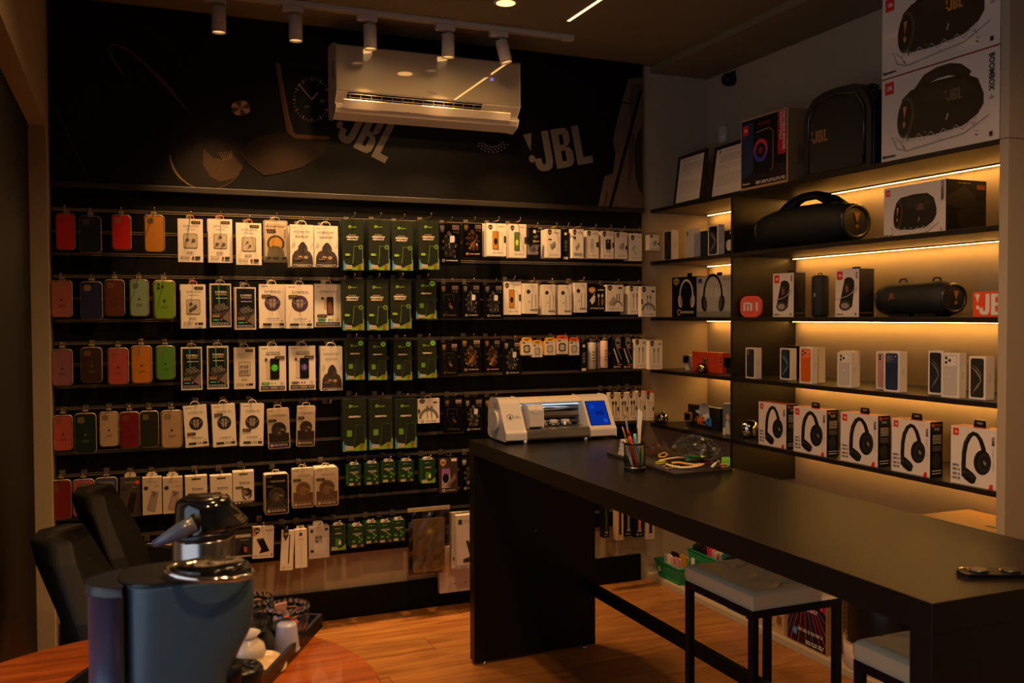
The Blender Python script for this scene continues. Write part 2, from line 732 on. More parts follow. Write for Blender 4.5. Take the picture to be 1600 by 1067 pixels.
p = PX(YM)
p.poly(arc(322, 238, 62, 0, 360, 30, 58)[:-1], mm('1A130E'))
p.l(arc(325, 236, 60, 175, 110), [1, 2, 2, 2.5, 3, 3, 3, 3, 3, 2.5, 2, 2, 1.5, 1, .5], mm('6B5236'))
p.l(arc(325, 236, 60, 108, 35), 1.4, mm('3D2D1E'))
p.poly([(318, 232), (332, 246), (350, 250), (362, 238), (380, 262), (366, 278), (345, 284), (328, 276), (317, 256)], mm('35261A'))
for i in range(6):
    p.l([(342 + i * 4, 238 - i * .5), (350 + i * 2.2, 251 - i * .6)], 1.0, mm('5C4630'))
p.l([(197, 123), (187, 109), (176, 92), (170, 78), (174, 70), (184, 70), (200, 78)], [1, 2, 2.5, 2, 2, 2.5, 3], mm('6A5846'))
p.l([(200, 78), (222, 96), (243, 116), (264, 138), (280, 158), (299, 179)], [3, 4, 5, 6, 3.5, 1], mm('5B4632'))
p.l([(227, 40), (248, 57), (270, 77)], 1.2, mm('3A3128'))
p.l([(80, 157), (104, 205), (125, 252), (143, 290)], [.8, 1.6, 1.6, .8], mm('4F4438'))
for i in range(24):
    a0, a1 = i * 15, i * 15 + 15.4
    bright = .5 + .5 * math.cos(math.radians((a0 * 2 - 40) * 2))
    cc = '%02X%02X%02X' % (int(60 + 150 * bright), int(48 + 120 * bright), int(36 + 88 * bright))
    p.poly([(376, 169)] + arc(376, 169, 15, a0, a1, 2, 12), mat(cc, .3, noise=.05))
    p.k -= 1
p.k += 1
# smartwatch
p.poly([(372, 238), (400, 214), (455, 205), (515, 214), (508, 240), (470, 262), (430, 272), (412, 274), (390, 258)], mm('281B11'))
p.poly([(432, 98), (520, 108), (520, 216), (470, 214), (455, 206), (447, 180)], mm('0B0908'))
p.l([(432, 97), (438, 130), (446, 175), (452, 205), (462, 213), (515, 216)], [4, 6, 7, 8, 7, 5], mm('6A4A2E'))
p.l([(434, 97), (500, 106)], 1, mm('3A2A1C'))
p.l([(436, 100), (442, 134), (450, 180), (457, 204)], 1.6, mm('8D6A44'))
for i in range(36):
    a = math.radians(i * 10)
    r1, r2 = (29, 35) if i % 3 == 0 else (31, 34.5)
    ca, sa = math.cos(a), math.sin(a)
    X0, Y0 = 487, 156
    p.l([(X0 + r1 * ca * .85, Y0 + r1 * sa), (X0 + r2 * ca * .85, Y0 + r2 * sa)], 2.0 if i % 3 == 0 else 1.0, mm('A8997F'))
    p.k -= 1
p.k += 1
p.l([(487, 156), (466, 131)], 1.6, mm('B5A486'))
p.l([(487, 156), (496, 145)], 2, mm('B5A486'))
p.t('20', 503, 158, 5, mm('A8997F'))
p.t('+23', 479, 167, 4, mm('A8997F'))
# big speaker lettering, perforated, tilted down to the right
LET = mm('837868', .45)
def mural_logo(x0, y0, h_, rot, f, col_):
    a = math.radians(rot)
    for pts in JBL_POLYS:
        p.poly([(x0 + (x - .93) * h_ * f * math.cos(a) + (y - .5) * h_ * math.sin(a), y0 + (x - .93) * h_ * f * math.sin(a) - (y - .5) * h_ * math.cos(a)) for x, y in pts], col_)
        p.k -= 1
    p.k += 1


mural_logo(568, 205, 60, 27, .80, LET)
HOLE = mm('17110C')
hv, hf = [], []
for i in range(-16, 17):
    for j in range(-12, 13):
        a = math.radians(24)
        x, y = 567 + (i * 3.1) * math.cos(a) - (j * 3.1) * math.sin(a), 207 + (i * 3.1) * math.sin(a) + (j * 3.1) * math.cos(a)
        b = len(hv)
        hv += [p.P(x - .5, y - .5), p.P(x - .5, y + .5), p.P(x + .5, y + .5), p.P(x + .5, y - .5)]
        hf.append((b, b + 1, b + 2, b + 3))
p.mb.add(hv, hf, HOLE)
p.k += 1
# second lettering
LET2 = mm('6E655A', .45)
mural_logo(868, 233, 62, -10, .80, LET2)
# dotted grille rings
for rr_ in (16, 20, 24):
    for i in range(26):
        a = 2 * PI * i / 26 + rr_
        if abs(math.sin(a)) < .45:
            continue
        x, y = 769 + rr_ * math.cos(a) * 1.15, 214 + rr_ * math.sin(a)
        p.poly([(x - 1, y - 1), (x - 1, y + 1), (x + 1, y + 1), (x + 1, y - 1)], mm('A8A090'))
        p.k -= 1
p.k += 1
# tall pale device at the right end
p.poly([(981, 124), (1003, 121), (1003, 331), (932, 331), (944, 276), (957, 271), (961, 240), (957, 222), (963, 190)], mm('5E4E42'))
p.poly([(984, 130), (1004, 134), (985, 200), (996, 230), (980, 300)], mm('4A3D34'))
p.l([(1001, 140), (975, 240), (951, 331)], 5, mm('15110E'))
p.l([(972, 160), (988, 163)], 2, mm('15110E'))
p.poly(arc(1003, 250, 12, 90, 270, 10, 52), mm('2A2420'))
p.l([(941, 331), (945, 315), (948, 302), (946, 298)], 1.6, mm('2A2420'))
p.mb.build('mural_print', mu)

# ---------------------------------------------------------------- ceiling lights
GLOW = emit((1.0, .50, .14), .8)
WHITE = mat('B8B0A6', .5)
for i, (dx, dy) in enumerate(DOWN):
    t = thing('ceiling_downlight', ['round recessed ceiling downlight nearest the track rail', 'round recessed ceiling downlight above the left of the air conditioner',
                                    'round recessed ceiling downlight forward of the other lamps by the track', 'round ceiling downlight over the coffee table',
                                    'round ceiling downlight over the near end of the counter', 'round ceiling downlight by the shop entrance'][i], 'ceiling light', (dx, dy, ZC))
    MB().lathe([(.040, -.004), (.048, -.006), (.052, -.001), (.052, 0)], WHITE, n=28).build('trim_ring', t)
    MB().lathe([(.0395, -.0052), (.0395, -.0045)], GLOW, n=28).build('diffuser', t)
t = thing('linear_ceiling_light', 'thin bright linear light set in the ceiling right of the track', 'ceiling light', (1.832, 3.1, ZC))
MB().box(-.010, .010, -.62, .62, -.004, 0, WHITE).build('profile', t)
MB().box(-.0065, .0065, -.615, .615, -.0055, -.004, emit((1.0, .48, .13), 1.4)).build('diffuser', t)

rl = thing('light_track', 'white track rail on the ceiling carrying five spotlights', 'light track', (1.0, YT, ZC))
MB().box(-1.15, .956, -.017, .017, -.02, 0, WHITE).build('rail', rl, .001, 1)
for zz in (-.007, .005):
    MB().box(-1.15, .95, zz - .001, zz + .001, -.0206, -.02, BLACKM).build('slot', rl)
MB().box(.90, .956, -.019, .019, -.022, 0, WHITE).build('end_cap', rl, .001, 1)
names5 = ['leftmost track spotlight, above the smartwatch mural', 'second track spotlight from the left', 'track spotlight just above the left end of the air conditioner',
          'fourth track spotlight, over the middle of the air conditioner', 'tilted track spotlight at the right end of the row']
for i, (hx, tilt) in enumerate(HEADS):
    t = thing('track_spotlight', 'white cylinder ' + names5[i], 'spotlight', (hx, YT, ZC - .0205))
    MB().box(-.055, .03, -.016, .016, -.026, 0, WHITE).build('adapter', t, .003)
    MB().tube([(0, 0, -.026), (0, 0, -.04)], .005, WHITE).build('stem', t)
    hd = MB().lathe([(.026, -.1), (.028, -.1), (.028, 0), (.026, .002), (.001, .002)], WHITE, n=24, caps=False)
    hd.lathe([(.026, -.1), (.026, -.085)], WHITE, n=24, caps=False)
    o = hd.build('lamp_head', t)
    o.location = (0, 0, -.042)
    l_ = MB().lathe([(.0258, -.093), (.0258, -.09)], emit((1.0, .5, .16), .22), n=24).build('lens', o)
    if tilt:
        o.rotation_euler = (math.radians(-6), math.radians(-tilt), 0)

# ---------------------------------------------------------------- air conditioner
ACX0, ACX1, ACY = .868, 1.738, 4.04
ac = thing('air_conditioner', 'white wall-mounted split air conditioner over the black mural', 'air conditioner', ((ACX0 + ACX1) / 2, YM, 2.285))
HW = (ACX1 - ACX0) / 2
D_ = YM - ACY
ACM = mat('D2C4AE', .28, noise=.03, coat=.3)
prof = [(0, .325), (-D_ * .55, .318), (-D_ + .012, .302), (-D_ + .004, .296), (-D_ + .004, .104), (-D_ + .002, .098), (-D_ + .045, .052), (-D_ + .02, .035), (-D_ + .035, .012), (-.08, -.01), (0, .01)]
MB().prism(prof, -HW, HW, ACM, 'x').build('housing', ac, .006, 3)
GLOSSP = mat('B0A28A', .3, noise=.01, coat=1.0)
GLOSSP.node_tree.nodes['Principled BSDF'].inputs['Coat Roughness'].default_value = .015
GLOSSP.node_tree.nodes['Principled BSDF'].inputs['Coat IOR'].default_value = 2.3
fp = MB().box(-HW + .002, HW - .002, -.006, 0, 0, .196, GLOSSP)
fo = fp.build('front_panel', ac, .003, 2)
fo.location = (0, -D_ + .006, .1)
fo.rotation_euler = (math.radians(-.4), 0, 0)
g_ = MB()
G(g_, 2 * HW, .196, -.0062).t('VGin', .50, .87, .018, mat('5A4A3A', .4), shear=.15)
g_.build('logo', fo)
g_ = MB()
G(g_, 2 * HW, .196, -.0062).t('20', .835, .42, .014, emit('8F7BFF', .35))
g_.build('temperature_display', fo)
out = MB()
out.add([(-HW + .05, -D_ + .0015, .0965), (HW - .19, -D_ + .0015, .0965), (HW - .19, -D_ + .0425, .0525), (-HW + .05, -D_ + .0425, .0525)], [(3, 2, 1, 0)], BLACKM)
out.build('air_outlet', ac)
for k in range(3):
    MB().tube([(-HW + .05, -D_ - .001 + k * .009, .088 - k * .013), (HW - .06, -D_ - .001 + k * .009, .088 - k * .013)], .0013, ACM, 6).build('louver', ac)
for k in range(13):
    x = -HW + .06 + k * .048
    o = MB().box(x - .001, x + .001, -D_ + .002, -D_ + .012, .06, .09, mat('6E6458', .5)).build('vane', ac)
MB().prism([(-D_ + .0, .066), (-D_ - .004, .062), (-D_ + .014, .03), (-D_ + .02, .03)], -HW + .03, HW - .05, ACM, 'x').build('flap', ac, .001)
MB().box(-HW - .001, -HW + .002, -.12, -.105, .16, .24, mat('4A4036', .5)).build('side_grip', ac)

# ---------------------------------------------------------------- shelving unit on the right wall
SH = [1.937, 1.664, 1.371, 1.096, .810]
TH = .018
SHT = [z + TH for z in SH]
su = thing('shelving_unit', 'black five-board shelving along the right wall with warm light strips', 'shelf unit', (XS, YE, .6))
SHM = mat('16120D', .38, noise=.3, scale=30, bump=.08)


def loc_part(mb, name, parent, **k):
    o = mb.build(name, parent, **k)
    o.location = tuple(-a for a in parent.location)
    return o


for z in SH:
    loc_part(MB().box(XS, XW - .001, YE + .001, 4.246, z, z + TH, SHM), 'shelf', su, bevel=.001)
loc_part(MB().box(XS + .002, XW - .001, YD, YD + .018, .62, 1.936, SHM), 'divider', su)
STRIP = emit((1.0, .46, .09), 13)
for i, z in enumerate(SH):
    for (a, b) in ((YE + .02, YD - .02), (YD + .04, 4.20)):
        if i == 4 and b > 4:
            continue
        loc_part(MB().box(2.895, 2.907, a, b, z - .005, z - .0005, mat('8A8478', .4, .6)), 'strip_profile', su)
        loc_part(MB().box(2.8975, 2.9045, a, b, z - .0058, z - .005, STRIP), 'light_strip', su)
        if b < 4:
            loc_part(MB().ball((2.90, b + .008, z - .008), .004, STEEL, 8), 'strip_end', su)
for zz in (1.655, 1.36, 1.085, .80):
    loc_part(MB().ball((XS + .06, YD - .001, zz), .004, STEEL, 8), 'screw', su)

# ---------------------------------------------------------------- counter table
ct = thing('counter_table', 'long black counter table with panel legs and a smooth dark top', 'table', (1.5475, 2.34, 0))
CX0, CX1, CY0, CY1, CZ = 1.275, 1.82, 1.18, 3.50, .902
loc_part(MB().box(CX0, CX1, CY0, CY1, CZ - .055, CZ, DESKM), 'tabletop', ct, bevel=.0015)
loc_part(MB().box(CX0, CX1, CY1 - .05, CY1, .012, CZ - .055, DESKM), 'leg_panel', ct, bevel=.0015)
loc_part(MB().box(CX0, CX1, CY0, CY0 + .05, .012, CZ - .055, DESKM), 'leg_panel', ct, bevel=.0015)
loc_part(MB().box(CX1 - .025, CX1, CY0 + .05, CY1 - .05, .225, .27, BLACKM), 'foot_rail', ct, bevel=.001)
for x_ in (CX0 + .045, CX1 - .05):
    for y_ in (CY0 + .012, CY1 - .045):
        loc_part(MB().lathe([(.012, 0), (.012, .006), (.006, .012)], STEEL, (x_, y_, 0), 12), 'glide', ct)
loc_part(MB().ball((CX0 + .27, CY1 - .0502, .52), .004, STEEL, 8), 'cam_cap', ct)

# ---------------------------------------------------------------- stools
VINYL = mat('CCB890', .42, noise=.05, scale=14, bump=.15)


def stool(x0, x1, y0, y1, label):
    cx, cy = (x0 + x1) / 2, (y0 + y1) / 2
    t = thing('stool', label, 'stool', (cx, cy, 0), 0, 'padded stools under the counter')
    hx, hy = (x1 - x0) / 2, (y1 - y0) / 2
    N = 64
    mb = MB()
    vs, fs = [], []
    btn = [(0, -.105), (0, 0), (0, .105)]
    for i in range(N + 1):
        for j in range(N + 1):
            x, y = -hx + 2 * hx * i / N, -hy + 2 * hy * j / N
            e = min(hx - abs(x), hy - abs(y))
            z = .62 - .012 * max(0, 1 - e / .02) ** 2
            for bx, by in btn:
                d = math.hypot(x - bx, y - by)
                z -= .018 * math.exp(-(d / .018) ** 2)
            # diagonal fold lines between buttons and edges
            for by in (-.105, 0, .105):
                for sg in (1, -1):
                    d = abs((y - by) - sg * x * .6) / 1.17
                    if abs(x) < .12:
                        z -= .0065 * math.exp(-(d / .0075) ** 2) * (1 - abs(x) / .13)
            vs.append((x, y, z))
    for i in range(N):
        for j in range(N):
            a = i * (N + 1) + j
            fs.append((a, a + N + 1, a + N + 2, a + 1))
    mb.add(vs, fs, VINYL, True)
    ring_ = [i * (N + 1) for i in range(N + 1)] + [N * (N + 1) + j for j in range(1, N + 1)] + [i * (N + 1) + N for i in range(N - 1, -1, -1)] + [j for j in range(N - 1, 0, -1)]
    top = [vs[i] for i in ring_]
    n = len(top)
    low = [(p_[0] * 1.01, p_[1] * 1.01, .585) for p_ in top]
    bot = [(p_[0] * .985, p_[1] * .985, .567) for p_ in top]
    mb.add(top + low + bot, [(i + k * n, (i + 1) % n + k * n, (i + 1) % n + (k + 1) * n, i + (k + 1) * n) for k in (0, 1) for i in range(n)] + [tuple(range(3 * n - 1, 2 * n - 1, -1))], VINYL, True)
    mb.build('seat', t)
    bm_ = MB()
    for bx, by in btn:
        MB().ball((bx, by, .607), .010, VINYL, 12, sz=.5).build('button', t)
    q = .022
    fr = MB().box(-hx, hx, -hy, -hy + q, .545, .567, BLACKM).box(-hx, hx, hy - q, hy, .545, .567, BLACKM)
    fr.box(-hx, -hx + q, -hy + q, hy - q, .545, .567, BLACKM).box(hx - q, hx, -hy + q, hy - q, .545, .567, BLACKM)
    fr.build('seat_frame', t)
    for sx in (-1, 1):
        for sy in (-1, 1):
            xa, ya = sx * (hx - q / 2), sy * (hy - q / 2)
            MB().box(xa - q / 2, xa + q / 2, ya - q / 2, ya + q / 2, 0, .545, BLACKM).build('leg', t, .001, 1)
    for sy in (-1, 1):
        MB().box(-hx + q, hx - q, sy * (hy - q / 2) - .008, sy * (hy - q / 2) + .008, .08, .10, BLACKM).build('stretcher', t)
    return t


stool(1.615, 1.935, 2.12, 2.46, 'farther tufted cream stool with black square legs under the counter')
stool(1.615, 1.935, 1.39, 1.73, 'nearer tufted cream stool half hidden by the counter end panel')

# ================================================================ goods hanging on the slat wall
CREAM = mat('D8CCBC', .42, noise=.02)
CREAM2 = mat('C8BAA8', .5, noise=.02)
KRAFT = mat('A9825A', .6, noise=.08)
INK = mat('2A2420', .5, noise=.03)
GREY = mat('8E8478', .5, noise=.03)
NAVY = mat('2C3550', .5, noise=.03)
CLR = clear('F2EDE6', .012)
CLR2 = clear('F6F2EA', .008)
ORANGE = mat('D2581A', .45)
YELLOW = mat('D8A021', .45)
PBLK = mat('0C0C0C', .45, noise=.1, spec=.25)
WHITEP = mat('CFC6BA', .45, noise=.02)


def tab_slot(mb, h, mt, w=.030, hh=.014, y=0.0):
    """euro-hole hanger: a flat loop standing on the top edge"""
    mb.tube([(-w / 2, y, h - .001), (-w * .36, y, h + hh * .75), (-w * .16, y, h + hh), (w * .16, y, h + hh), (w * .36, y, h + hh * .75), (w / 2, y, h - .001)], .0016, mt, 6)


def header(mb, h, w, mt, hh=.016, y=0.0):
    mb.prism([(-w / 2, h), (w / 2, h), (w / 2 * .9, h + hh), (-w / 2 * .9, h + hh)], y - .0004, y + .0004, mt)
    G(mb, w, hh, y - .0004, z0=h).rr(.3, .3, .7, .6, PBLK, .1)


def apple(g, u, v, r, c):
    g.e(u - r * .28, v, r * .72, c, r * .85, 10)
    g.e(u + r * .28, v, r * .72, c, r * .85, 10)
    g.e(u + r * .25, v - r * 1.25, r * .18, c, r * .38, 8, .6)


class Item:
    """parts of one hanging or standing pack, front face on y=-d/2, standing on z=0"""
    def __init__(s, w, h, d):
        s.w, s.h, s.d, s.parts = w, h, d, []

    def part(s, name, **k):
        mb = MB()
        s.parts.append((name, mb, k))
        return mb

    def carton(s, front, side=None, name='carton', top=None):
        side = side or front
        w, h, d = s.w / 2, s.h, s.d / 2
        mb = s.part(name, bevel=.0008, seg=1)
        vs = [(x, y, z) for x in (-w, w) for y in (-d, d) for z in (0, h)]
        mb.add(vs, [(0, 4, 5, 1)], front)
        mb.add(vs, [(0, 1, 3, 2), (4, 6, 7, 5), (2, 3, 7, 6), (0, 2, 6, 4)], side)
        mb.add(vs, [(1, 5, 7, 3)], top or side)
        return mb

    def g(s, name='front_print'):
        return G(s.part(name), s.w, s.h, -s.d / 2)

    def gside(s, name='side_print'):
        return G(s.part(name), s.d, s.h, s.w / 2, x0=-s.d / 2, side=True)

    def make(s, root):
        for name, mb, k in s.parts:
            if mb.v:
                mb.build(name, root, **k)


def k_case(it, c, logo='2A2018', cam='sq', light=None):
    w, h, d = it.w, it.h, it.d
    body = it.part('phone_case')
    c = '%02X%02X%02X' % tuple(min(235, int(int(c[i:i + 2], 16) * 1.08 + 2)) for i in (0, 2, 4))
    cm = mat(c, .4, noise=.03)
    body.prism(rrect(-w * .44, w * .44, h * .02, h * .965, w * .17, 5), -d * .5, d * .3, cm, smooth=True)
    g = G(body, w, h, -d * .5)
    ll = mat(light or '8A7A66', .5)
    if cam == 'sq':
        g.rr(.13, .075, .50, .26, mat(c, .3, noise=.01, spec=.8), .12)
        g.rr(.155, .09, .475, .245, ll, .1)
    elif cam == 'v':
        g.rr(.16, .08, .36, .30, ll, .1)
    elif cam == 'wide':
        g.rr(.16, .10, .84, .27, ll, .1)
    elif cam == 'three':
        g.rr(.13, .075, .52, .27, mat(c, .3, noise=.01), .12)
        for a, b in ((.24, .12), (.24, .21), (.42, .165)):
            g.ring(a, b, .045, .07, mat('5D6A2A', .4), 12)
            g.e(a, b, .045, PBLK, n=12)
    if logo:
        lm = mat(logo, .5)
        apple(g, .5, .53, .055, lm)
        g.fine(.36, .66, .66, 2, .035, lm)
    sh = it.part('blister')
    sh.add([(a, -d * .56, b) for a, b in rrect(-w / 2 * .96, w / 2 * .96, h * .01, h * .99, w * .18, 5)], [tuple(range(23, -1, -1))], CLR)
    rim = []
    a, b = rrect(-w / 2, w / 2, 0, h, w * .2, 5), rrect(-w / 2 * .93, w / 2 * .93, h * .018, h * .982, w * .17, 5)
    n = len(a)
    rm = it.part('blister_rim')
    vs = [(p_[0], -d * .36, p_[1]) for p_ in a] + [(p_[0], d * .3, p_[1]) for p_ in a] + [(p_[0], -d * .40, p_[1]) for p_ in b]
    RIMM = mat('8C7A62', .25, noise=.02)
    rm.add(vs, [(i, (i + 1) % n, (i + 1) % n + n, i + n) for i in range(n)] + [((i + 1) % n, i, i + 2 * n, (i + 1) % n + 2 * n) for i in range(n)], RIMM, True)
    tb = it.part('hang_tab')
    tb.box(-w * .17, w * .17, -.0005, .0005, h - .002, h + .018, CLR2)
    tb.box(-w * .12, w * .12, -.001, -.0006, h + .006, h + .013, mat('9A9080', .3))


def tagbar(g, u, v, c=INK, flip=1):
    g.poly([(u, v), (u + flip * .05, v - .035), (u + flip * .38, v - .035), (u + flip * .38, v + .035), (u + flip * .05, v + .035)], c)
    g.fine(min(u + flip * .08, u + flip * .34), max(u + flip * .08, u + flip * .34), v - .012, 2, .018, KRAFT, .008)


def k_lens(it, n=2, old=False):
    it.carton(CREAM2 if old else CREAM)
    g = it.g()
    g.t('CAMERA ARMOR', .52, .155, .045, NAVY if not old else GREY, fit=.62)
    g.l([(.2, .185), (.84, .185)], .008, INK)
    g.fine(.32, .72, .235, 1, .02, GREY)
    tagbar(g, .52, .08)
    g.rr(.22, .34, .78, .68, mat('6E5F4E', .5), .07)
    g.rr(.245, .355, .755, .665, mat('B3A593', .35), .06)
    pts = {2: [(.38, .49), (.62, .50)], 3: [(.49, .42), (.37, .58), (.64, .58)], 22: [(.44, .47), (.54, .55)], 4: [(.40, .45), (.50, .55), (.40, .58), (.58, .50)],
           6: [(a, b) for b in (.46, .57) for a in (.35, .49, .63)]}[n]
    for a, b in pts:
        g.e(a, b, .075 if n < 6 else .055, INK, n=12)
        g.ring(a, b, .035, .05, GREY, 12)
        g.l([(a - .04, b + .03), (a - .09, b + .05)], .025, INK)
    g.fine(.34, .62, .755, 2, .03, INK, .014)
    g.fine(.10, .46, .86, 3, .028, mat('7A4A32', .5))
    g.e(.60, .895, .055, mat('6B3B26', .5), n=10)
    g.r(.68, .865, .88, .925, INK)
    tab_slot(it.part('hanger'), it.h, ORANGE if not old else mat('B9AFA0', .4), .034, .016)


def gorilla(g, u=.52, v=.72, s=1.0):
    B1, B2, B3 = mat('2B1D17', .6), mat('3A2A20', .6), mat('A38A72', .6)
    def Q(pts):
        return [(u + a * s, v + b * s) for a, b in pts]
    g.poly(Q([(-.46, .22), (-.44, .02), (-.34, -.08), (-.20, -.12), (.18, -.12), (.34, -.06), (.43, .04), (.46, .22)]), B2)
    g.poly(Q([(-.20, -.12), (-.18, -.20), (-.10, -.27), (-.02, -.31), (.08, -.30), (.18, -.22), (.22, -.15), (.21, -.06), (.14, .0), (.02, .0), (-.10, -.02)]), B1)
    g.poly(Q([(.06, -.17), (.2, -.16), (.22, -.10), (.17, -.04), (.08, -.04)]), mat('4A382C', .5))
    g.l(Q([(.08, -.15), (.2, -.145)]), .02, B1)
    g.l(Q([(.1, -.07), (.19, -.07)]), .012, B1)
    g.e(u - .10 * s, v + .06 * s, .10, B3, .07)
    g.e(u + .14 * s, v + .06 * s, .09, B3, .07)
    g.poly(Q([(-.46, .22), (-.42, .08), (-.28, .06), (-.24, .22)]), B1)
    g.poly(Q([(.2, .22), (.26, .06), (.40, .06), (.46, .22)]), B1)


def k_gorilla(it):
    it.carton(CREAM)
    g = it.g()
    g.fine(.08, .28, .06, 1, .02, GREY)
    g.t('HYDRO 9H', .48, .165, .07, NAVY, fit=.66)
    g.l([(.16, .20), (.80, .20)], .006, NAVY)
    g.fine(.22, .78, .26, 2, .03, GREY)
    for a in (.05, .12, .88):
        g.l([(a, .55), (a + .08, .48), (a + .05, .42)], .012, INK)
    gorilla(g)
    g.r(.05, .93, .95, .975, INK)
    g.fine(.10, .9, .945, 1, .02, CREAM)
    tagbar(g, .52, .815, INK, -1)
    tab_slot(it.part('hanger'), it.h, WHITEP, .044, .018)


def k_camdark(it, green=1):
    it.carton(CREAM2)
    g = it.g()
    g.r(.06, .035, .94, .965, mat('0E1312', .4, noise=.2, spec=.3))
    G1, G2 = mat('1F8A46', .4), mat('17402A', .4)
    if green:
        g.poly([(.38, .04), (.44, .04), (.46, .5), (.40, .5)], G1)
        g.poly([(.08, .04), (.12, .04), (.12, .6), (.08, .6)], G2)
        g.poly([(.80, .04), (.90, .04), (.86, .5), (.82, .5)], G2)
    g.t('CAMERA', .52, .19, .085, CREAM, fit=.55, bold=.02)
    g.l([(.26, .235), (.78, .235)], .03, mat('A8893A', .5))
    g.l([(.26, .262), (.78, .262)], .01, CREAM)
    g.fine(.28, .80, .33, 1, .02, CREAM, .014)
    g.poly([(.08, .62), (.35, .50), (.93, .52), (.93, .70), (.60, .76), (.35, .74)], mat('35302C', .4))
    g.poly([(.55, .80), (.94, .60), (.94, .90)], mat('6C5B50', .5))
    for a, b in ((.30, .53), (.46, .50), (.62, .49), (.42, .59), (.60, .57), (.75, .55)):
        g.e(a, b, .085, INK, .06)
        g.ring(a, b, .05, .08, mat('7B746C', .3), 12)
    g.poly([(.07, .70), (.5, .70), (.58, .74), (.5, .78), (.07, .78)], mat('A85A22', .5))
    g.poly([(.07, .71), (.5, .71), (.56, .74), (.5, .77), (.07, .77)], PBLK)
    g.fine(.12, .45, .73, 2, .02, CREAM, .008)
    g.r(.14, .82, .42, .85, mat('38A890', .4))
    g.e(.52, .83, .04, mat('C07A2A', .4))
    g.fine(.1, .9, .89, 3, .025, mat('9AA0A0', .5), .012)
    tab_slot(it.part('hanger'), it.h, mat('6E6A62', .3), .04, .014)


def k_extreme(it, em='4A3148', word='EXTREME 9H', num=True, tg=.27):
    it.carton(CREAM)
    g = it.g()
    g.fine(.10, .34, .045, 1, .02, INK)
    g.t(word, .52, .165, .07, NAVY, fit=.60)
    g.l([(.22, .20), (.82, .20)], .008, NAVY)
    g.e(.51, .43, .30, mat(em, .35), n=28)
    S1, S2 = mat('8E8378', .35), mat('3B3230', .4)
    for sg in (-1, 1):
        g.poly([(.51 + sg * .02, .33), (.51 + sg * .13, .35), (.51 + sg * .12, .47), (.51 + sg * .05, .55), (.51 + sg * .01, .50)], S1)
        g.l([(.51 + sg * .24, .34), (.51 + sg * .20, .42), (.51 + sg * .14, .44)], [.01, .03, .02], S1)
        g.l([(.51 + sg * .03, .41), (.51 + sg * .11, .39)], .02, S2)
    g.l([(.51, .33), (.51, .55)], .012, S2)
    tagbar(g, .48, tg, INK, -1)
    if num:
        g.t('5', .5, .67, .10, GREY)
    g.fine(.28, .76, .775, 1, .02, NAVY, .014)
    g.fine(.32, .70, .81, 1, .02, GREY, .008)
    g.e(.86, .84, .03, mat('A8321E', .5), n=10)
    g.r(.14, .885, .47, .945, INK)
    g.r(.76, .885, .94, .945, INK)
    g.fine(.52, .74, .89, 2, .03, INK, .016)
    tab_slot(it.part('hanger'), it.h, WHITEP, .038, .017)


def k_phone(it, glow='3FC92E', face='15161A'):
    it.carton(CREAM, CREAM)
    g = it.g()
    g.e(.10, .055, .018, INK, n=8)
    g.fine(.14, .32, .045, 1, .02, INK)
    g.t('EXTREME', .52, .145, .085, NAVY, fit=.52)
    g.l([(.24, .185), (.78, .185)], .02, INK)
    g.poly([(.26, .33), (.42, .30), (.42, .72), (.26, .72)], mat('BFB09C', .4))
    g.rr(.40, .27, .75, .74, mat(face, .2), .05)
    g.e(.57, .48, .13, mat(glow, .35), n=18)
    g.l([(.5, .44), (.6, .50), (.56, .54)], .015, mat('154A18', .4))
    g.l([(.62, .43), (.55, .47), (.60, .52)], .015, mat('C8F0A8', .4))
    g.e(.26, .29, .055, mat('5C3B30', .4), n=14)
    g.l([(.31, .31), (.44, .40)], .006, INK)
    tagbar(g, .56, .255, INK, 1)
    gm = mat(glow, .4)
    g.rr(.08, .80, .38, .855, mat('6B6B52', .4), .04)
    g.rr(.16, .805, .30, .85, gm, .04)
    g.e(.47, .828, .035, gm, n=12)
    g.e(.58, .828, .035, gm, n=12)
    g.ring(.84, .828, .035, .05, INK, 14)
    g.r(.05, .885, .95, .965, INK)
    g.r(.10, .90, .36, .95, mat('6E655C', .5))
    g.r(.41, .90, .68, .95, mat('8A7F72', .5))
    g.fine(.74, .92, .905, 2, .025, CREAM, .01)
    tab_slot(it.part('hanger'), it.h, WHITEP, .04, .018)


def k_armorphone(it):
    it.carton(CREAM)
    g = it.g()
    g.fine(.08, .32, .05, 1, .02, mat('7A4030', .5))
    g.t('ARMORPRIVACY', .53, .165, .06, NAVY, fit=.7)
    g.l([(.18, .20), (.88, .20)], .006, NAVY)
    g.poly([(.36, .32), (.50, .30), (.50, .62), (.36, .56)], mat('C09A80', .4))
    g.rr(.46, .29, .72, .72, mat('33201A', .3), .04)
    g.poly([(.50, .45), (.60, .40), (.70, .55), (.70, .70), (.50, .68)], mat('6E4A36', .4))
    g.e(.30, .33, .055, NAVY, n=12)
    tagbar(g, .48, .735, INK, -1)
    g.rr(.12, .80, .42, .855, mat('1F8A5A', .4), .04)
    g.e(.55, .828, .035, mat('1F7A5A', .4), n=12)
    g.e(.66, .828, .035, mat('5A9A8A', .4), n=12)
    g.ring(.87, .828, .035, .05, INK, 14)
    g.r(.05, .885, .95, .97, INK)
    g.fine(.10, .9, .91, 2, .03, mat('9A9A90', .5), .014)
    tab_slot(it.part('hanger'), it.h, WHITEP, .038, .017)


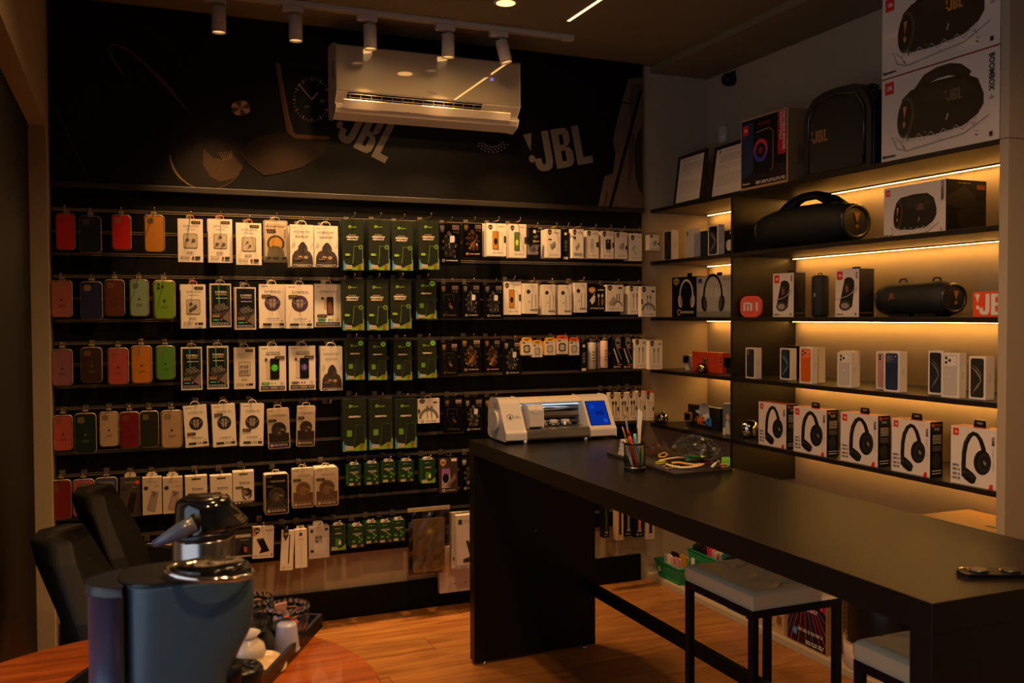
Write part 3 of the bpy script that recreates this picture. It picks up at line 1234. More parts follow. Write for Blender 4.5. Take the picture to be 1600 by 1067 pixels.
def figure(g, c1, c2, u=.5, v=.52):
    """helmeted diver-like bust"""
    C1, C2, C3 = mat(c1, .5), mat(c2, .5), mat('7C6A58', .4)
    g.poly([(u - .40, .94), (u - .38, .74), (u - .22, .66), (u + .22, .66), (u + .38, .74), (u + .40, .94)], C1)
    g.e(u, v, .34, C1, n=24)
    g.ring(u, v, .27, .31, C2, 24)
    g.e(u - .02, v + .04, .17, C2, .20, 18)
    g.e(u + .02, v + .09, .055, C3, .08, 10)
    g.poly([(u + .10, v - .02), (u + .26, v + .01), (u + .24, v + .05), (u + .09, v + .02)], mat('8D8A2E', .4))
    for sg in (-1, 1):
        g.l([(u + sg * .12, .70), (u + sg * .30, .80), (u + sg * .34, .92)], .04, C2)
        g.l([(u + sg * .04, .72), (u + sg * .12, .90)], .03, C2)


def k_diver(it, dark=False, c1='4A3A2E', c2='6B5846', pale=True):
    w, h, d = it.w, it.h, it.d
    mb = it.part('card')
    base = PBLK if dark else CREAM2 if pale else GREY
    mb.prism(rrect(-w / 2, w / 2, 0, h, w * .08, 3), -d / 2, d / 2, CREAM2)
    mb2 = it.part('front_print')
    g = G(mb2, w, h, -d / 2)
    g.rr(.03, .015, .97, .985, base, .07)
    T_ = CREAM if dark else INK
    g.fine(.08, .28, .055, 1, .02, T_)
    g.t('CAMPVERDE' if False else 'HYDRO EXTREME', .54, .175, .05, T_, fit=.62)
    g.l([(.28, .20), (.82, .20)], .006, T_)
    g.poly([(.04, .60), (.04, .83), (.96, .83), (.96, .62)], mat(c1, .5))
    figure(g, c1, c2)
    tagbar(g, .42, .30, INK, -1)
    g.r(.04, .84, .96, .97, mat(c1, .5) if pale else INK)
    g.l([(.06, .845), (.94, .845)], .008, CREAM)
    g.rr(.09, .875, .22, .945, CREAM2, .02)
    g.fine(.26, .88, .885, 2, .03, CREAM, .016)
    sh = it.part('blister')
    sh.add([(a, -d / 2 - .0035, b) for a, b in rrect(-w / 2, w / 2, 0, h, w * .08, 3)], [tuple(range(15, -1, -1))], CLR)
    tab_slot(it.part('hanger'), h, mat('B9AFA0', .3), .036, .014)


def k_armorblister(it):
    w, h, d = it.w, it.h, it.d
    it.part('card').prism(rrect(-w / 2, w / 2, 0, h, w * .08, 3), -d / 2, d / 2, GREY)
    g = it.g()
    g.rr(.05, .03, .95, .97, CREAM2, .07)
    g.t('Armorviser', .5, .145, .10, mat('25302C', .5), fit=.78)
    tagbar(g, .52, .28, INK, -1)
    g.rr(.10, .215, .50, .25, mat('6E5334', .5), .03)
    g.e(.5, .56, .36, mat('4C4A42', .4), n=26)
    g.e(.5, .56, .27, mat('C99A48', .35), n=26)
    g.poly([(.14, .86), (.18, .68), (.40, .60), (.62, .62), (.84, .72), (.86, .86)], mat('77705F', .5))
    for k in range(7):
        g.l([(.2 + k * .1, .86), (.26 + k * .07, .68), (.36 + k * .04, .62)], .018, mat('3A362F', .5))
    for b in (.24, .31, .38):
        g.e(.88, b, .03, INK, n=8)
    g.r(.05, .865, .95, .94, mat('5E6258', .5))
    for a, b in ((.14, .30), (.38, .62), (.74, .92)):
        g.r(a, .88, b, .925, INK)
    it.part('blister').add([(a, -d / 2 - .0045, b) for a, b in rrect(-w / 2, w / 2, 0, h, w * .08, 3)], [tuple(range(15, -1, -1))], CLR)
    tab_slot(it.part('hanger'), h, mat('A89A7A', .3), .04, .012)


GRN_D, GRN_L, BLU_L = mat('1C2212', .5, noise=.1, spec=.25), mat('74961C', .42), mat('4E8BA0', .42)


def k_green(it, badge=False):
    side = mat('2A3A36', .45)
    it.carton(GRN_D, side)
    g = it.g()
    g.poly([(.0, .80), (.22, .88), (.46, .94), (.46, 1.0), (0, 1.0)], BLU_L)
    g.poly([(.46, .935), (.72, .875), (1.0, .775), (1.0, 1.0), (0, 1.0), (.1, .96)], GRN_L)
    g.poly([(.05, .86), (.52, .935), (1.0, .775), (.97, .70), (.04, .72)], GRN_D)
    gl = mat('8CB427', .4)
    g.poly([(.26, .135), (.31, .115), (.38, .12), (.38, .155), (.32, .175), (.27, .16)], gl)
    g.e(.325, .145, .03, GRN_D, n=10)
    g.t('fitcase', .52, .145, .065, gl, fit=.27, bold=.01)
    tx = mat('E6D8C6', .45)
    if badge:
        g.t('FIBERPRO', .5, .345, .075, tx, fit=.50, bold=.03, shear=.2)
        g.rr(.17, .60, .38, .72, mat('5E8A22', .4), .03)
        g.l([(.55, .50), (.53, .66), (.46, .93)], .008, mat('5E7A2A', .4))
        g.l([(.55, .50), (.93, .50), (.93, .80)], .008, mat('5E7A2A', .4))
        g.rr(.56, .51, .92, .86, mat('151B12', .4), .02)
        if badge != 2:
            g.e(.80, .085, .13, mat('7DC52A', .35), n=20)
            g.rr(.745, .07, .855, .10, GRN_D, .03)
    else:
        g.fine(.27, .62, .30, 1, .02, tx, .006)
        g.t('FIBERPRO', .46, .345, .085, tx, fit=.60, bold=.035, shear=.2)
        g.t('PRIVACY', .46, .395, .08, tx, fit=.54, bold=.035, shear=.2)
        g.poly([(.52, .535), (.95, .535), (.95, .84), (.52, .93), (.46, .90), (.50, .72)], mat('1A2016', .35))
        g.l([(.94, .80), (.945, .535), (.52, .525), (.50, .70), (.45, .87)], .012, gl)
        g.ring(.85, .545, .08, .10, gl, 18)
        g.e(.85, .545, .08, mat('3E5320', .4), n=16)
        g.l([(.82, .545), (.845, .56), (.88, .53)], .015, GRN_D)
        g.rr(.09, .675, .30, .72, gl, .01)
        g.l([(.3, .70), (.38, .70)], .01, gl)
    g.r(.12, .905, .42, .97, mat('D9BCA2', .5))
    g.fine(.15, .40, .92, 2, .022, INK, .01)
    g.r(.72, .90, .88, .965, mat('A0641E', .5))
    g.fine(.74, .87, .91, 2, .02, INK, .01)
    gs = G(it.part('side_print'), it.d, it.h, -it.w / 2)
    tb = it.part('hang_tab')
    tb.box(-.012, .012, -.0005, .0005, it.h - .001, it.h + .008, CLR2)


def k_greens(it, cable=False):
    """small green film box with a white hook tab"""
    gm = mat('3F7A1E', .42)
    it.carton(mat('17301A', .4), gm, top=mat('20401E', .4))
    g = it.g()
    gl, tx = mat('7DB83A', .4), mat('E0D4C4', .45)
    g.e(.30, .13, .035, gl, n=10)
    g.fine(.36, .62, .115, 1, .02, gl, .025)
    if cable:
        g.t('SAFEPRO', .5, .33, .08, tx, fit=.45, bold=.02)
        g.rr(.30, .52, .66, .82, gm, .06)
        g.rr(.52, .62, .68, .78, WHITEP, .03)
        g.poly([(0, .84), (.3, .90), (.7, .90), (1, .76), (1, 1), (0, 1)], GRN_L)
    else:
        g.t('HIDROGEL', .5, .35, .085, tx, fit=.66, bold=.02)
        g.t('MAX', .5, .43, .07, tx, fit=.3, bold=.02)
        for a, b in ((.66, .54), (.82, .62), (.66, .72)):
            g.ring(a, b, .045, .075, gl, 14)
        g.rr(.10, .64, .36, .74, mat('4E8A2A', .4), .03)
        g.r(.74, .86, .94, .96, mat('8A5A24', .5))
    g.r(.08, .85, .42, .96, mat('D9BCA2', .5))
    g.fine(.12, .40, .87, 2, .035, INK, .018)
    tb = it.part('hook_tab')
    w = it.w * .62
    tb.prism([(-w / 2, it.h), (w / 2, it.h), (w / 2, it.h + .006), (w * .32, it.h + .011), (-w * .32, it.h + .011), (-w / 2, it.h + .006)], -it.d / 2, -it.d / 2 + .0012, WHITEP)
    G(tb, w, .008, -it.d / 2, z0=it.h + .001).rr(.2, .35, .8, .65, PBLK, .1)
    for k in range(3):
        yk = -it.d / 2 + .008 + k * .008
        if yk < it.d / 2 - .001:
            tb.prism([(-w / 2, it.h), (w / 2, it.h), (w / 2, it.h + .006), (w * .32, it.h + .011), (-w * .32, it.h + .011), (-w / 2, it.h + .006)], yk, yk + .0012, WHITEP)


def k_knight(it, tone='gold', style=0):
    it.carton(PBLK)
    g = it.g()
    c = {'gold': ('C79A3A', 'B56A2A', 'D8B060'), 'grey': ('A8A6A0', '6E6C6A', 'C8C6C2'), 'dim': ('8A7040', '5A4A30', '8E8A80'), 'pale': ('B9B4AA', '8E8578', 'CFC8BC')}[tone]
    A_, B_, C_ = [mat(k, .35, noise=.1) for k in c]
    g.poly([(.07, .05), (.26, .05), (.26, .14), (.165, .19), (.07, .14)], A_)
    g.l([(.07, .17), (.165, .22), (.26, .17)], .022, A_)
    g.r(.62, .04, .93, .15, mat('C8AE9C', .5))
    g.fine(.66, .9, .08, 2, .03, INK, .012)
    g.fine(.66, .80, .20, 1, .02, C_, .016)
    g.ring(.86, .215, .03, .05, A_, 10)
    rd = random.Random(style * 31 + len(tone))
    if style == 1:      # framed pane on black
        for seg in ([(.18, .30), (.18, .50)], [(.18, .30), (.70, .30), (.70, .48)], [(.2, .86), (.5, .92)]):
            g.l(seg, .015, GREY)
        g.l([(.42, .42), (.46, .47), (.50, .42)], .015, C_)
        g.e(.50, .56, .05, B_, n=8)
        g.poly([(.42, .60), (.60, .62), (.66, .72), (.52, .70)], A_)
        for k in range(6):
            a, b = rd.uniform(.15, .4), rd.uniform(.62, .85)
            g.e(a, b, .015, GREY, n=6)
    else:
        D_ = mat('3A3836' if tone != 'gold' else '40281A', .4)
        g.rr(.24, .27, .72, .82, D_, .12)
        for k in range(9):
            a = k * 40 * PI / 180
            x, y = .48 + .30 * math.cos(a), .52 + .24 * math.sin(a)
            g.ring(x, y, .035, .055, A_, 6)
        g.ring(.46, .235, .045, .075, C_, 6)
        if tone == 'gold':
            g.e(.5, .62, .14, B_, n=9)
            g.e(.46, .66, .08, A_, n=7)
            g.poly([(.30, .74), (.72, .40), (.76, .39), (.34, .77)], mat('E8CFA0', .3))
        for k in range(16):
            a, b = rd.uniform(.22, .76), rd.uniform(.40, .82)
            r_ = rd.uniform(.02, .06)
            g.poly([(a, b - r_), (a + r_ * .7, b), (a + r_ * .2, b + r_ * .7), (a - r_ * .6, b + r_ * .2)], C_ if k % 2 else B_)
        if tone in ('grey', 'pale'):
            g.rr(.50, .30, .70, .46, C_, .03)
    g.ring(.20, .90, .04, .065, A_ if tone != 'dim' else B_, 12)
    g.t('COVERAGE' if style else 'DUAL GLASS', .58, .90, .055, C_, fit=.52, bold=.02)
    it.part('blister').add([(-it.w / 2, -it.d / 2 - .0038, 0), (it.w / 2, -it.d / 2 - .0038, 0), (it.w / 2, -it.d / 2 - .0038, it.h + .01), (-it.w / 2, -it.d / 2 - .0038, it.h + .01)], [(0, 1, 2, 3)], CLR2)


def shield(g, u, v, s, c=INK, c2=None):
    g.poly([(u - s, v - s * .5), (u, v - s * .85), (u + s, v - s * .5), (u + s, v + s * .15), (u, v + s * .75), (u - s, v + s * .15)], c)
    g.r(u - s * .7, v - s * .18, u + s * .7, v + s * .06, c2 or GREY)


def k_film(it, screen='B0752A'):
    it.carton(CREAM)
    g = it.g()
    shield(g, .20, .13, .11, INK, KRAFT)
    g.fine(.62, .92, .07, 2, .03, GREY, .014)
    g.rr(.30, .24, .62, .80, INK, .06)
    g.rr(.325, .255, .595, .785, mat(screen, .25), .05)
    g.e(.46, .55, .09, mat('1A1410' if screen[0] == 'B' else 'B9D24A', .3), .16, 14)
    g.l([(.62, .28), (.82, .30), (.82, .76), (.60, .82)], .01, INK)
    g.rr(.88, .38, .99, .58, INK, .02)
    g.ring(.38, .895, .04, .055, INK, 12)
    g.t('COVERAGE', .66, .895, .055, INK, fit=.36)


def k_white(it, v=0):
    """white charger and adapter boxes"""
    it.carton(CREAM, mat('D8CCBC', .45, noise=.02))
    g = it.g()
    if v != 5:
        shield(g, .22, .12, .14, INK, KRAFT)
    g.fine(.5, .92, .10, 2, .035, GREY, .014)
    if v == 0:      # twin adapters
        g.r(.12, .34, .34, .385, INK)
        g.poly([(.20, .55), (.60, .42), (.66, .56), (.30, .68)], mat('8E8276', .5))
        g.poly([(.28, .66), (.62, .50), (.60, .62), (.36, .72)], mat('6E6258', .5))
        g.l([(.82, .30), (.82, .80)], .015, GREY)
    elif v == 1:    # adapter with striped dog-like drawing
        g.e(.20, .30, .12, INK, n=14)
        g.poly([(.25, .62), (.60, .45), (.66, .60), (.34, .74)], mat('8E8276', .5))
        rd = random.Random(3)
        for k in range(8):
            a = .12 + k * .1
            g.l([(a, .88), (a + .05, .80 + rd.uniform(-.02, .03)), (a + .1, .90)], .035, INK)
    elif v == 2:    # pale wall plug
        g.rr(.30, .30, .62, .66, mat('B3A796', .4), .06)
        for a in (.38, .52):
            g.r(a, .66, a + .035, .78, mat('9A8E7E', .4))
        g.rr(.80, .42, .98, .60, INK, .02)
    elif v == 3:    # black wall plug
        g.rr(.32, .30, .76, .66, mat('1A1C26', .3), .05)
        for a in (.42, .60):
            g.r(a, .66, a + .04, .78, INK)
        g.e(.52, .38, .05, WHITEP, n=8)
        g.rr(.86, .42, 1.0, .60, INK, .02)
    elif v == 4:    # earbud
        g.e(.52, .58, .22, mat('A0968A', .4), .18)
        g.e(.60, .48, .12, mat('8A8074', .4), .18, rot=.5)
        g.rr(.86, .50, 1.0, .66, INK, .02)
    else:           # folded stand
        shield(g, .24, .17, .14, INK, KRAFT)
        g.poly([(.18, .55), (.42, .42), (.46, .46), (.30, .58), (.55, .72), (.50, .76)], mat('8E8478', .4))
        g.e(.80, .64, .04, mat('A0968A', .4), n=8)
    g.ring(.24, .90, .04, .055, INK, 10)
    g.t('COVERAGE', .60, .90, .06, INK, fit=.5)
    gs = G(it.part('side_print'), it.d, it.h, -it.w / 2)


def k_cable(it, v=0):
    it.carton(CREAM, mat('D8CCBC', .45, noise=.02))
    g = it.g()
    D1 = mat('6E6458', .45)
    if v == 0:      # slim box, badge, two plugs, lettering of a creature
        g.t('TITANIUM', .55, .10, .07, GREY, fit=.55)
        g.e(.30, .27, .15, INK, n=14)
        g.l([(.55, .35), (.55, .80)], .05, D1)
        g.l([(.84, .35), (.84, .80)], .05, D1)
        g.e(.35, .60, .05, INK, n=6)
        rd = random.Random(5)
        for k in range(6):
            a = .42 + k * .09
            g.l([(a, .90), (a + .05, .83), (a + .08, .90)], .045, INK)
    elif v == 1:    # two upright connectors
        shield(g, .22, .11, .14, INK, KRAFT)
        g.fine(.66, .92, .10, 2, .03, INK, .02)
        for a in (.32, .62):
            g.rr(a, .27, a + .11, .40, D1, .03)
            g.r(a + .035, .40, a + .08, .80, D1)
        g.ring(.25, .90, .045, .065, INK, 10)
        g.t('METAL', .64, .90, .07, INK, fit=.48)
    elif v == 2:    # arched cable
        shield(g, .20, .11, .13, INK, KRAFT)
        g.rr(.70, .13, .90, .19, INK, .03)
        g.ring(.5, .80, .34, .46, D1, 16, 180, 360)
        for a in (.38, .58):
            g.rr(a, .30, a + .10, .40, D1, .03)
            g.r(a + .03, .40, a + .07, .78, D1)
        g.ring(.20, .92, .045, .065, INK, 10)
        g.t('CORD', .62, .92, .08, INK, fit=.5)
        g.rr(.0, .42, .10, .58, INK, .02)
    elif v == 3:    # charger and arched cable
        shield(g, .20, .13, .14, INK, KRAFT)
        g.rr(.70, .08, .92, .15, INK, .04)
        g.poly([(.12, .70), (.40, .42), (.58, .55), (.30, .82)], mat('9A8E7E', .4))
        g.ring(.66, .80, .20, .28, D1, 14, 180, 360)
        for a in (.58, .72):
            g.r(a, .34, a + .06, .62, D1)
        g.t('TURBO MAX', .5, .90, .06, INK, fit=.72)
    else:           # row of slim boxes with black plugs
        shield(g, .30, .10, .20, mat('4A3022', .5), KRAFT)
        for a in ((.28, .58) if v == 4 else (.30, .62)):
            g.rr(a, .30, a + .2, .43, INK if v == 4 else mat('C0B2A2', .4), .03)
            g.r(a + .07, .43, a + .13, .84, INK if v == 4 else mat('B0A292', .4))
        g.rr(.84, .50, 1.0, .65, INK, .02)
        g.fine(.40, .92, .90, 2, .025, mat('5E4030', .5), .014)


def k_blackcharger(it):
    it.carton(PBLK)
    g = it.g()
    shield(g, .26, .17, .18, mat('B9823A', .4), CREAM)
    g.fine(.58, .92, .12, 2, .03, CREAM, .02)
    g.poly([(.12, .58), (.34, .36), (.44, .40), (.40, .62), (.26, .76)], WHITEP)
    g.l([(.34, .36), (.42, .30)], .03, WHITEP)
    for a in (.62, .82):
        g.rr(a - .05, .32, a + .05, .44, WHITEP, .03)
        g.r(a - .02, .44, a + .02, .80, GREY)
    g.ring(.84, .62, .07, .10, mat('9A4A30', .4), 12)
    g.t('EXTREMECHARGE', .54, .91, .06, CREAM, fit=.74, bold=.02)


def k_blacksmall(it):
    it.carton(PBLK)
    g = it.g()
    g.e(.5, .16, .13, WHITEP, n=12)
    g.fine(.70, .95, .14, 1, .02, CREAM, .02)
    g.l([(.40, .55), (.72, .38)], .06, mat('8A8278', .4))
    g.l([(.52, .60), (.80, .46)], .05, mat('8A8278', .4))
    g.ring(.45, .80, .06, .09, CREAM, 10)
    g.t('BLADE', .70, .80, .09, CREAM, fit=.36, bold=.03)


def k_blacktall(it):
    it.carton(PBLK)
    g = it.g()
    g.e(.5, .15, .2, WHITEP, n=12)
    for k in range(6):
        g.l([(.30, .40 + k * .06), (.7, .37 + k * .06)], .05, WHITEP if k % 2 else mat('9A8A6A', .4))
    g.r(.18, .90, .82, .98, CREAM)


def k_blackcable(it):
    it.carton(PBLK)
    g = it.g()
    shield(g, .55, .12, .28, mat('7A7672', .4), PBLK)
    g.l([(.10, .30), (.62, .80)], .12, WHITEP)
    g.l([(.42, .26), (.95, .70)], .06, GREY)
    g.rr(.62, .24, .9, .30, mat('B0482A', .4), .05)
    g.ring(.2, .94, .06, .1, CREAM, 10)
    g.t('BLADE', .60, .94, .1, CREAM, fit=.5, bold=.03)
    g.rr(.5, .84, .95, .88, mat('A85038', .4), .02)


def k_tube(it, c='B8AEA2', cap=True):
    w = it.w / 2
    mb = it.part('tube')
    mb.lathe([(w * .9, 0), (w, .004), (w, it.h - .004), (w * .9, it.h)], mat(c, .4, noise=.03), n=20)
    pr = it.part('front_print')
    for k in range(4):
        a0 = -PI / 2 - .35
        vs, fs = [], []
        for i in range(5):
            a = a0 + .7 * i / 4
            for z in (it.h * (.30 + .11 * k), it.h * (.33 + .11 * k)):
                vs.append(((w + .0004) * math.cos(a), (w + .0004) * math.sin(a), z))
        for i in range(4):
            fs.append((2 * i, 2 * i + 2, 2 * i + 3, 2 * i + 1))
        pr.add(vs, fs, INK)
    it.part('strap').tube([(-.004, 0, it.h), (-.004, 0, it.h + .018), (.004, 0, it.h + .018), (.004, 0, it.h)], .0018, mat(c, .4), 6)


def k_watchfilm(it, c=YELLOW, dark=True):
    it.carton(CREAM, c)
    g = it.g()
    g.r(.10, .05, .40, .14, INK)
    g.fine(.55, .9, .07, 1, .02, GREY, .02)
    g.rr(.20, .26, .80, .82, INK if dark else GREY, .14)
    g.rr(.30, .35, .70, .74, mat('B5A692', .35), .10)
    g.fine(.2, .8, .90, 1, .02, INK, .03)
    hb = it.part('header')
    w = it.w
    hb.prism([(-w / 2, it.h), (w / 2, it.h), (w / 2, it.h + .010), (w * .36, it.h + .020), (-w * .36, it.h + .020), (-w / 2, it.h + .010)], -it.d / 2, -it.d / 2 + .001, c)
    G(hb, w, .020, -it.d / 2, z0=it.h).rr(.28, .40, .72, .62, INK, .1)


def k_casebox(it, c='B8A894', phone='8C7C74'):
    it.carton(mat(c, .5, noise=.04), mat(c, .5, noise=.04))
    g = it.g()
    g.fine(.22, .78, .10, 2, .03, GREY, .014)
    g.e(.18, .28, .12, INK, n=8)
    g.fine(.60, .85, .22, 2, .03, GREY, .014)
    g.poly([(.24, .86), (.50, .36), (.82, .40), (.62, .92)], mat(phone, .4))
    g.l([(.24, .86), (.50, .36), (.82, .40), (.62, .92), (.24, .86)], .018, INK if phone[0] == '8' else mat('7A2A1E', .4))
    for a, b in ((.56, .42), (.66, .44), (.58, .49)):
        g.e(a, b, .045, INK, n=10)
    hb = it.part('hook_tab')
    hb.box(-it.w * .28, it.w * .28, -.003, -.002, it.h, it.h + .014, CREAM2)
    hb.box(-it.w * .2, it.w * .2, .002, .003, it.h, it.h + .020, CREAM2)


def k_watchbox(it):
    it.carton(CREAM2, CREAM2)
    g = it.g()
    g.rr(.28, .055, .72, .095, INK, .05)
    g.t('Extreme', .56, .33, .10, mat('3A2A22', .5), fit=.48, bold=.02)
    g.fine(.3, .82, .375, 1, .02, GREY, .012)
    tagbar(g, .50, .48, INK, -1)
    g.e(.62, .62, .24, INK, .17, 20, .6)
    g.e(.56, .62, .14, mat('7A6456', .3), .11, 18, .6)
    g.l([(.70, .50), (.86, .60), (.84, .76), (.70, .84)], [.05, .08, .08, .04], INK)
    g.l([(.44, .70), (.52, .82), (.64, .86)], [.05, .07, .04], INK)
    g.r(0, .90, 1, 1, INK)
    for a in (.08, .24):
        g.rr(a, .925, a + .1, .965, CREAM, .03)
    g.fine(.44, .9, .93, 1, .02, CREAM, .012)


def k_phonebox_side(it):
    it.carton(mat('B8997A', .5), KRAFT)
    g = it.g()
    g.rr(.10, .22, .90, 1.0, mat('15181C', .3), .10)
    g.rr(.14, .26, .62, .60, INK, .08)
    for a, b in ((.24, .33), (.24, .44), (.24, .55), (.40, .33), (.40, .44)):
        g.e(a, b, .06, mat('C8B49A', .4), n=12)
        g.e(a, b, .035, INK, n=10)
    g.rr(.48, .28, .86, .60, mat('3A4A58', .3), .06)
    header(it.part('hook_tab'), it.h, it.w * .5, CREAM2, .016, -it.d / 2 + .001)


def k_wallet(it):
    it.carton(mat('2A2C34', .4), PBLK)
    g = it.g()
    g.r(.04, .18, .96, .29, mat('C8B8A8', .5))
    g.t('MAGSAFE', .56, .38, .05, CREAM, fit=.5)
    g.poly([(.20, .86), (.45, .50), (.80, .62), (.72, .92)], PBLK)
    g.poly([(.52, .60), (.74, .66), (.70, .86), (.54, .80)], mat('B0582A', .4))
    g.r(.02, .93, .98, .99, mat('B0A294', .5))


def k_stand(it):
    it.carton(CREAM)
    g = it.g()
    g.poly([(0, 0), (.30, 0), (.34, .12), (.18, .26), (0, .30)], mat('C07A3A', .5))
    shield(g, .18, .13, .13, INK, CREAM)
    g.fine(.60, .95, .10, 2, .03, INK, .014)
    g.poly([(.16, .38), (.50, .36), (.74, .70), (.42, .72)], PBLK)
    g.l([(.20, .42), (.48, .40)], .01, GREY)
    g.poly([(.40, .70), (.30, .84), (.80, .78), (.74, .70)], PBLK)
    g.l([(.74, .70), (.62, .60)], .03, PBLK)
    g.ring(.14, .93, .04, .06, INK, 12)
    g.t('COVERAGE', .50, .93, .05, INK, fit=.5)
    g.poly([(.88, .86), (.96, .90), (.88, .94)], INK)


def k_stylus(it, v=0):
    it.carton(CREAM, CREAM)
    g = it.g()
    if v == 0:
        shield(g, .32, .10, .22, INK, KRAFT)
        g.l([(.64, .10), (.64, .80)], .09, mat('2A2E34', .35))
        g.l([(.64, .80), (.64, .85)], [.08, .02], mat('2A2E34', .35))
        g.ring(.24, .93, .07, .10, INK, 10)
        g.t('STYLUS', .62, .93, .08, INK, fit=.5)
    else:
        g.r(.36, .09, .60, .17, INK)
        g.fine(.3, .7, .24, 2, .02, mat('A87A5A', .5), .01)
        g.l([(.5, .34), (.5, .90)], .07, mat('C0B4A6', .4))
        header(it.part('hook_tab'), it.h, it.w * .7, CREAM2, .014)


def k_clearbox(it):
    it.carton(mat('B9B0AA', .3, coat=.3), mat('A8A09A', .4))
    g = it.g()
    g.r(.08, .08, .22, .18, INK)
    g.r(.78, .06, .94, .14, INK)
    g.poly([(.16, .86), (.30, .36), (.86, .34), (.88, .86)], mat('C8C0BA', .3))
    g.l([(.16, .86), (.30, .36), (.86, .34)], .012, GREY)
    g.rr(.30, .28, .66, .52, mat('A39A94', .3), .08)
    for a, b in ((.38, .34), (.38, .46), (.56, .34)):
        g.e(a, b, .07, INK, n=12)
        g.e(a, b, .04, GREY, n=10)
    g.r(.0, .80, 1, .808, GREY)
    g.rr(.08, .72, .24, .80, INK, .02)
    hb = it.part('hook_tab')
    for k in range(4):
        y_ = -it.d / 2 + .002 + k * .012
        hb.prism([(-it.w * .25, it.h), (it.w * .25, it.h), (it.w * .2, it.h + .018), (-it.w * .2, it.h + .018)], y_, y_ + .001, WHITEP)


def k_band(it, frame='PBLK', band='8A8A88'):
    fm = PBLK if frame == 'PBLK' else mat(frame, .45)
    it.carton(fm, fm)
    g = it.g()
    if frame != 'PBLK':
        g.rr(.36, .04, .74, .86, PBLK, .05)
    g.r(.40, .0, .70, .80, mat(band, .5, noise=.2, scale=200))
    g.poly([(.36, .80), (.74, .80), (.80, .86), (.30, .86)], GREY if band != '1A1614' else INK)
    g.ring(.30, .93, .05, .08, INK if frame != 'PBLK' else CREAM, 10)
    g.t('BAND', .62, .93, .09, INK if frame != 'PBLK' else CREAM, fit=.4)


def k_boxphonepurple(it):
    it.carton(mat('3A2A20', .4), PBLK)
    g = it.g()
    shield(g, .22, .13, .15, mat('B98A5A', .4), INK)
    g.r(.66, .02, .95, .10, CREAM)
    g.rr(.14, .30, .60, .86, mat('8A5A8C', .3), .06)
    g.poly([(.14, .62), (.60, .50), (.60, .86), (.14, .86)], mat('A08A86', .3))
    g.e(.36, .58, .17, PBLK, .24, 18)
    g.poly([(.40, .80), (.86, .44), (.92, .60), (.52, .86)], mat('6A5546', .4))
    g.ring(.24, .93, .05, .08, CREAM, 12)
    g.t('COVERAGE', .60, .93, .055, CREAM, fit=.5)


ROWN = ['top', 'second', 'third', 'fourth', 'fifth', 'bottom']
ORD = ['first', 'second', 'third', 'fourth', 'fifth', 'sixth', 'seventh', 'eighth', 'ninth', 'tenth']
HOOKM = mat('C8A878', .2, .9)
_hooks = {}
ITEMS = []


def H(row, name, cat, desc, fn, xl, xr, yt, yb, prot=.10, d=.016, n=0, gap=None, rz=0.0, ry=0.0, args=(), hook=True, keep=('carton',), short=None):
    ITEMS.append(dict(row=row, name=name, cat=cat, desc=desc, fn=fn, b=(xl, xr, yt, yb), prot=prot, d=d, n=n, gap=gap, rz=rz, ry=ry, args=args, hook=hook, keep=keep, short=short or cat))


CASE = 'phone case'
cs = [  # row, colour words, colour, box, options
    (0, 'bright red', 'C81E22', (86.9, 117.5, 332.5, 390.3), dict(cam='sq', light='C03030', logo=None), 0),
    (0, 'near-black green', '0A120D', (123.4, 158.8, 336.9, 395), dict(logo=None, light='4A4230'), 0),
    (0, 'glossy red', 'C4181E', (174, 205.3, 335, 390), dict(logo=None, light='B06A5A'), 1),
    (0, 'amber orange', 'B97A2A', (224.7, 257.5, 335.6, 393.8), dict(logo=None, light='6E5A30'), 0),
    (1, 'dusty pink', 'A8605C', (78.8, 113, 437.5, 496), dict(light='A8705C'), 1),
    (1, 'navy blue', '1B2350', (125.6, 160.6, 439.7, 499.7), dict(logo=None, light='8A7A60'), 0),
    (1, 'chestnut brown', '5A2A1C', (163, 195.3, 436.6, 493.8), dict(light='7A5038'), 0),
    (1, 'pale seafoam', '7E9C86', (202, 232.8, 436.6, 494.4), dict(light='5F7468'), 0),
    (1, 'lime green', '6F9A2C', (239.4, 274.4, 437.5, 498.4), dict(cam='three'), 1),
    (2, 'lilac', '8A5A6E', (80, 113.8, 545.6, 602.8), dict(light='8A6860'), 0),
    (2, 'dark brown', '33200F', (126, 160, 542.5, 598), dict(logo='8A7058', light='6A5238'), 0),
    (2, 'coral', 'A84A44', (167.8, 201.6, 543.4, 601), dict(light='A05848'), 0),
    (2, 'orange', 'B87420', (204.4, 238, 540, 599), dict(light='A8823E'), 0),
    (2, 'leaf green', '4F8A34', (243.4, 273.8, 540, 593.4), dict(light='6A8A4A'), 0),
    (3, 'salmon pink', 'A8504A', (82.5, 113.8, 648.8, 704.4), dict(light='8A6048'), 0),
    (3, 'deep green', '122620', (116, 151, 645.6, 709), dict(logo='7A7466', light='6E6448'), 0),
    (3, 'beige', 'B09C86', (154.4, 186, 643.4, 698), dict(light='8A7858'), 0),
    (3, 'wine red', '6E1218', (186.6, 218.4, 643.4, 700), dict(light='7E3A2C'), 0),
    (3, 'bottle green', '1C2412', (218.4, 248.4, 642, 698.8), dict(light='6E6440'), 0),
    (3, 'cream', 'AC957C', (251, 285.6, 641, 700), dict(light='94805E'), 0),
    (4, 'brick red', '70201A', (80, 111.6, 750, 812), dict(cam='v', logo=None, light='6E4A38'), 0),
    (4, 'bubblegum pink', 'B0506A', (113, 148, 749, 807), dict(cam='wide', logo=None, light='7A6862'), 0),
    (4, 'denim blue', '3A4E78', (148.4, 184, 746, 807), dict(cam='wide', logo=None, light='7C8082'), 0),
]
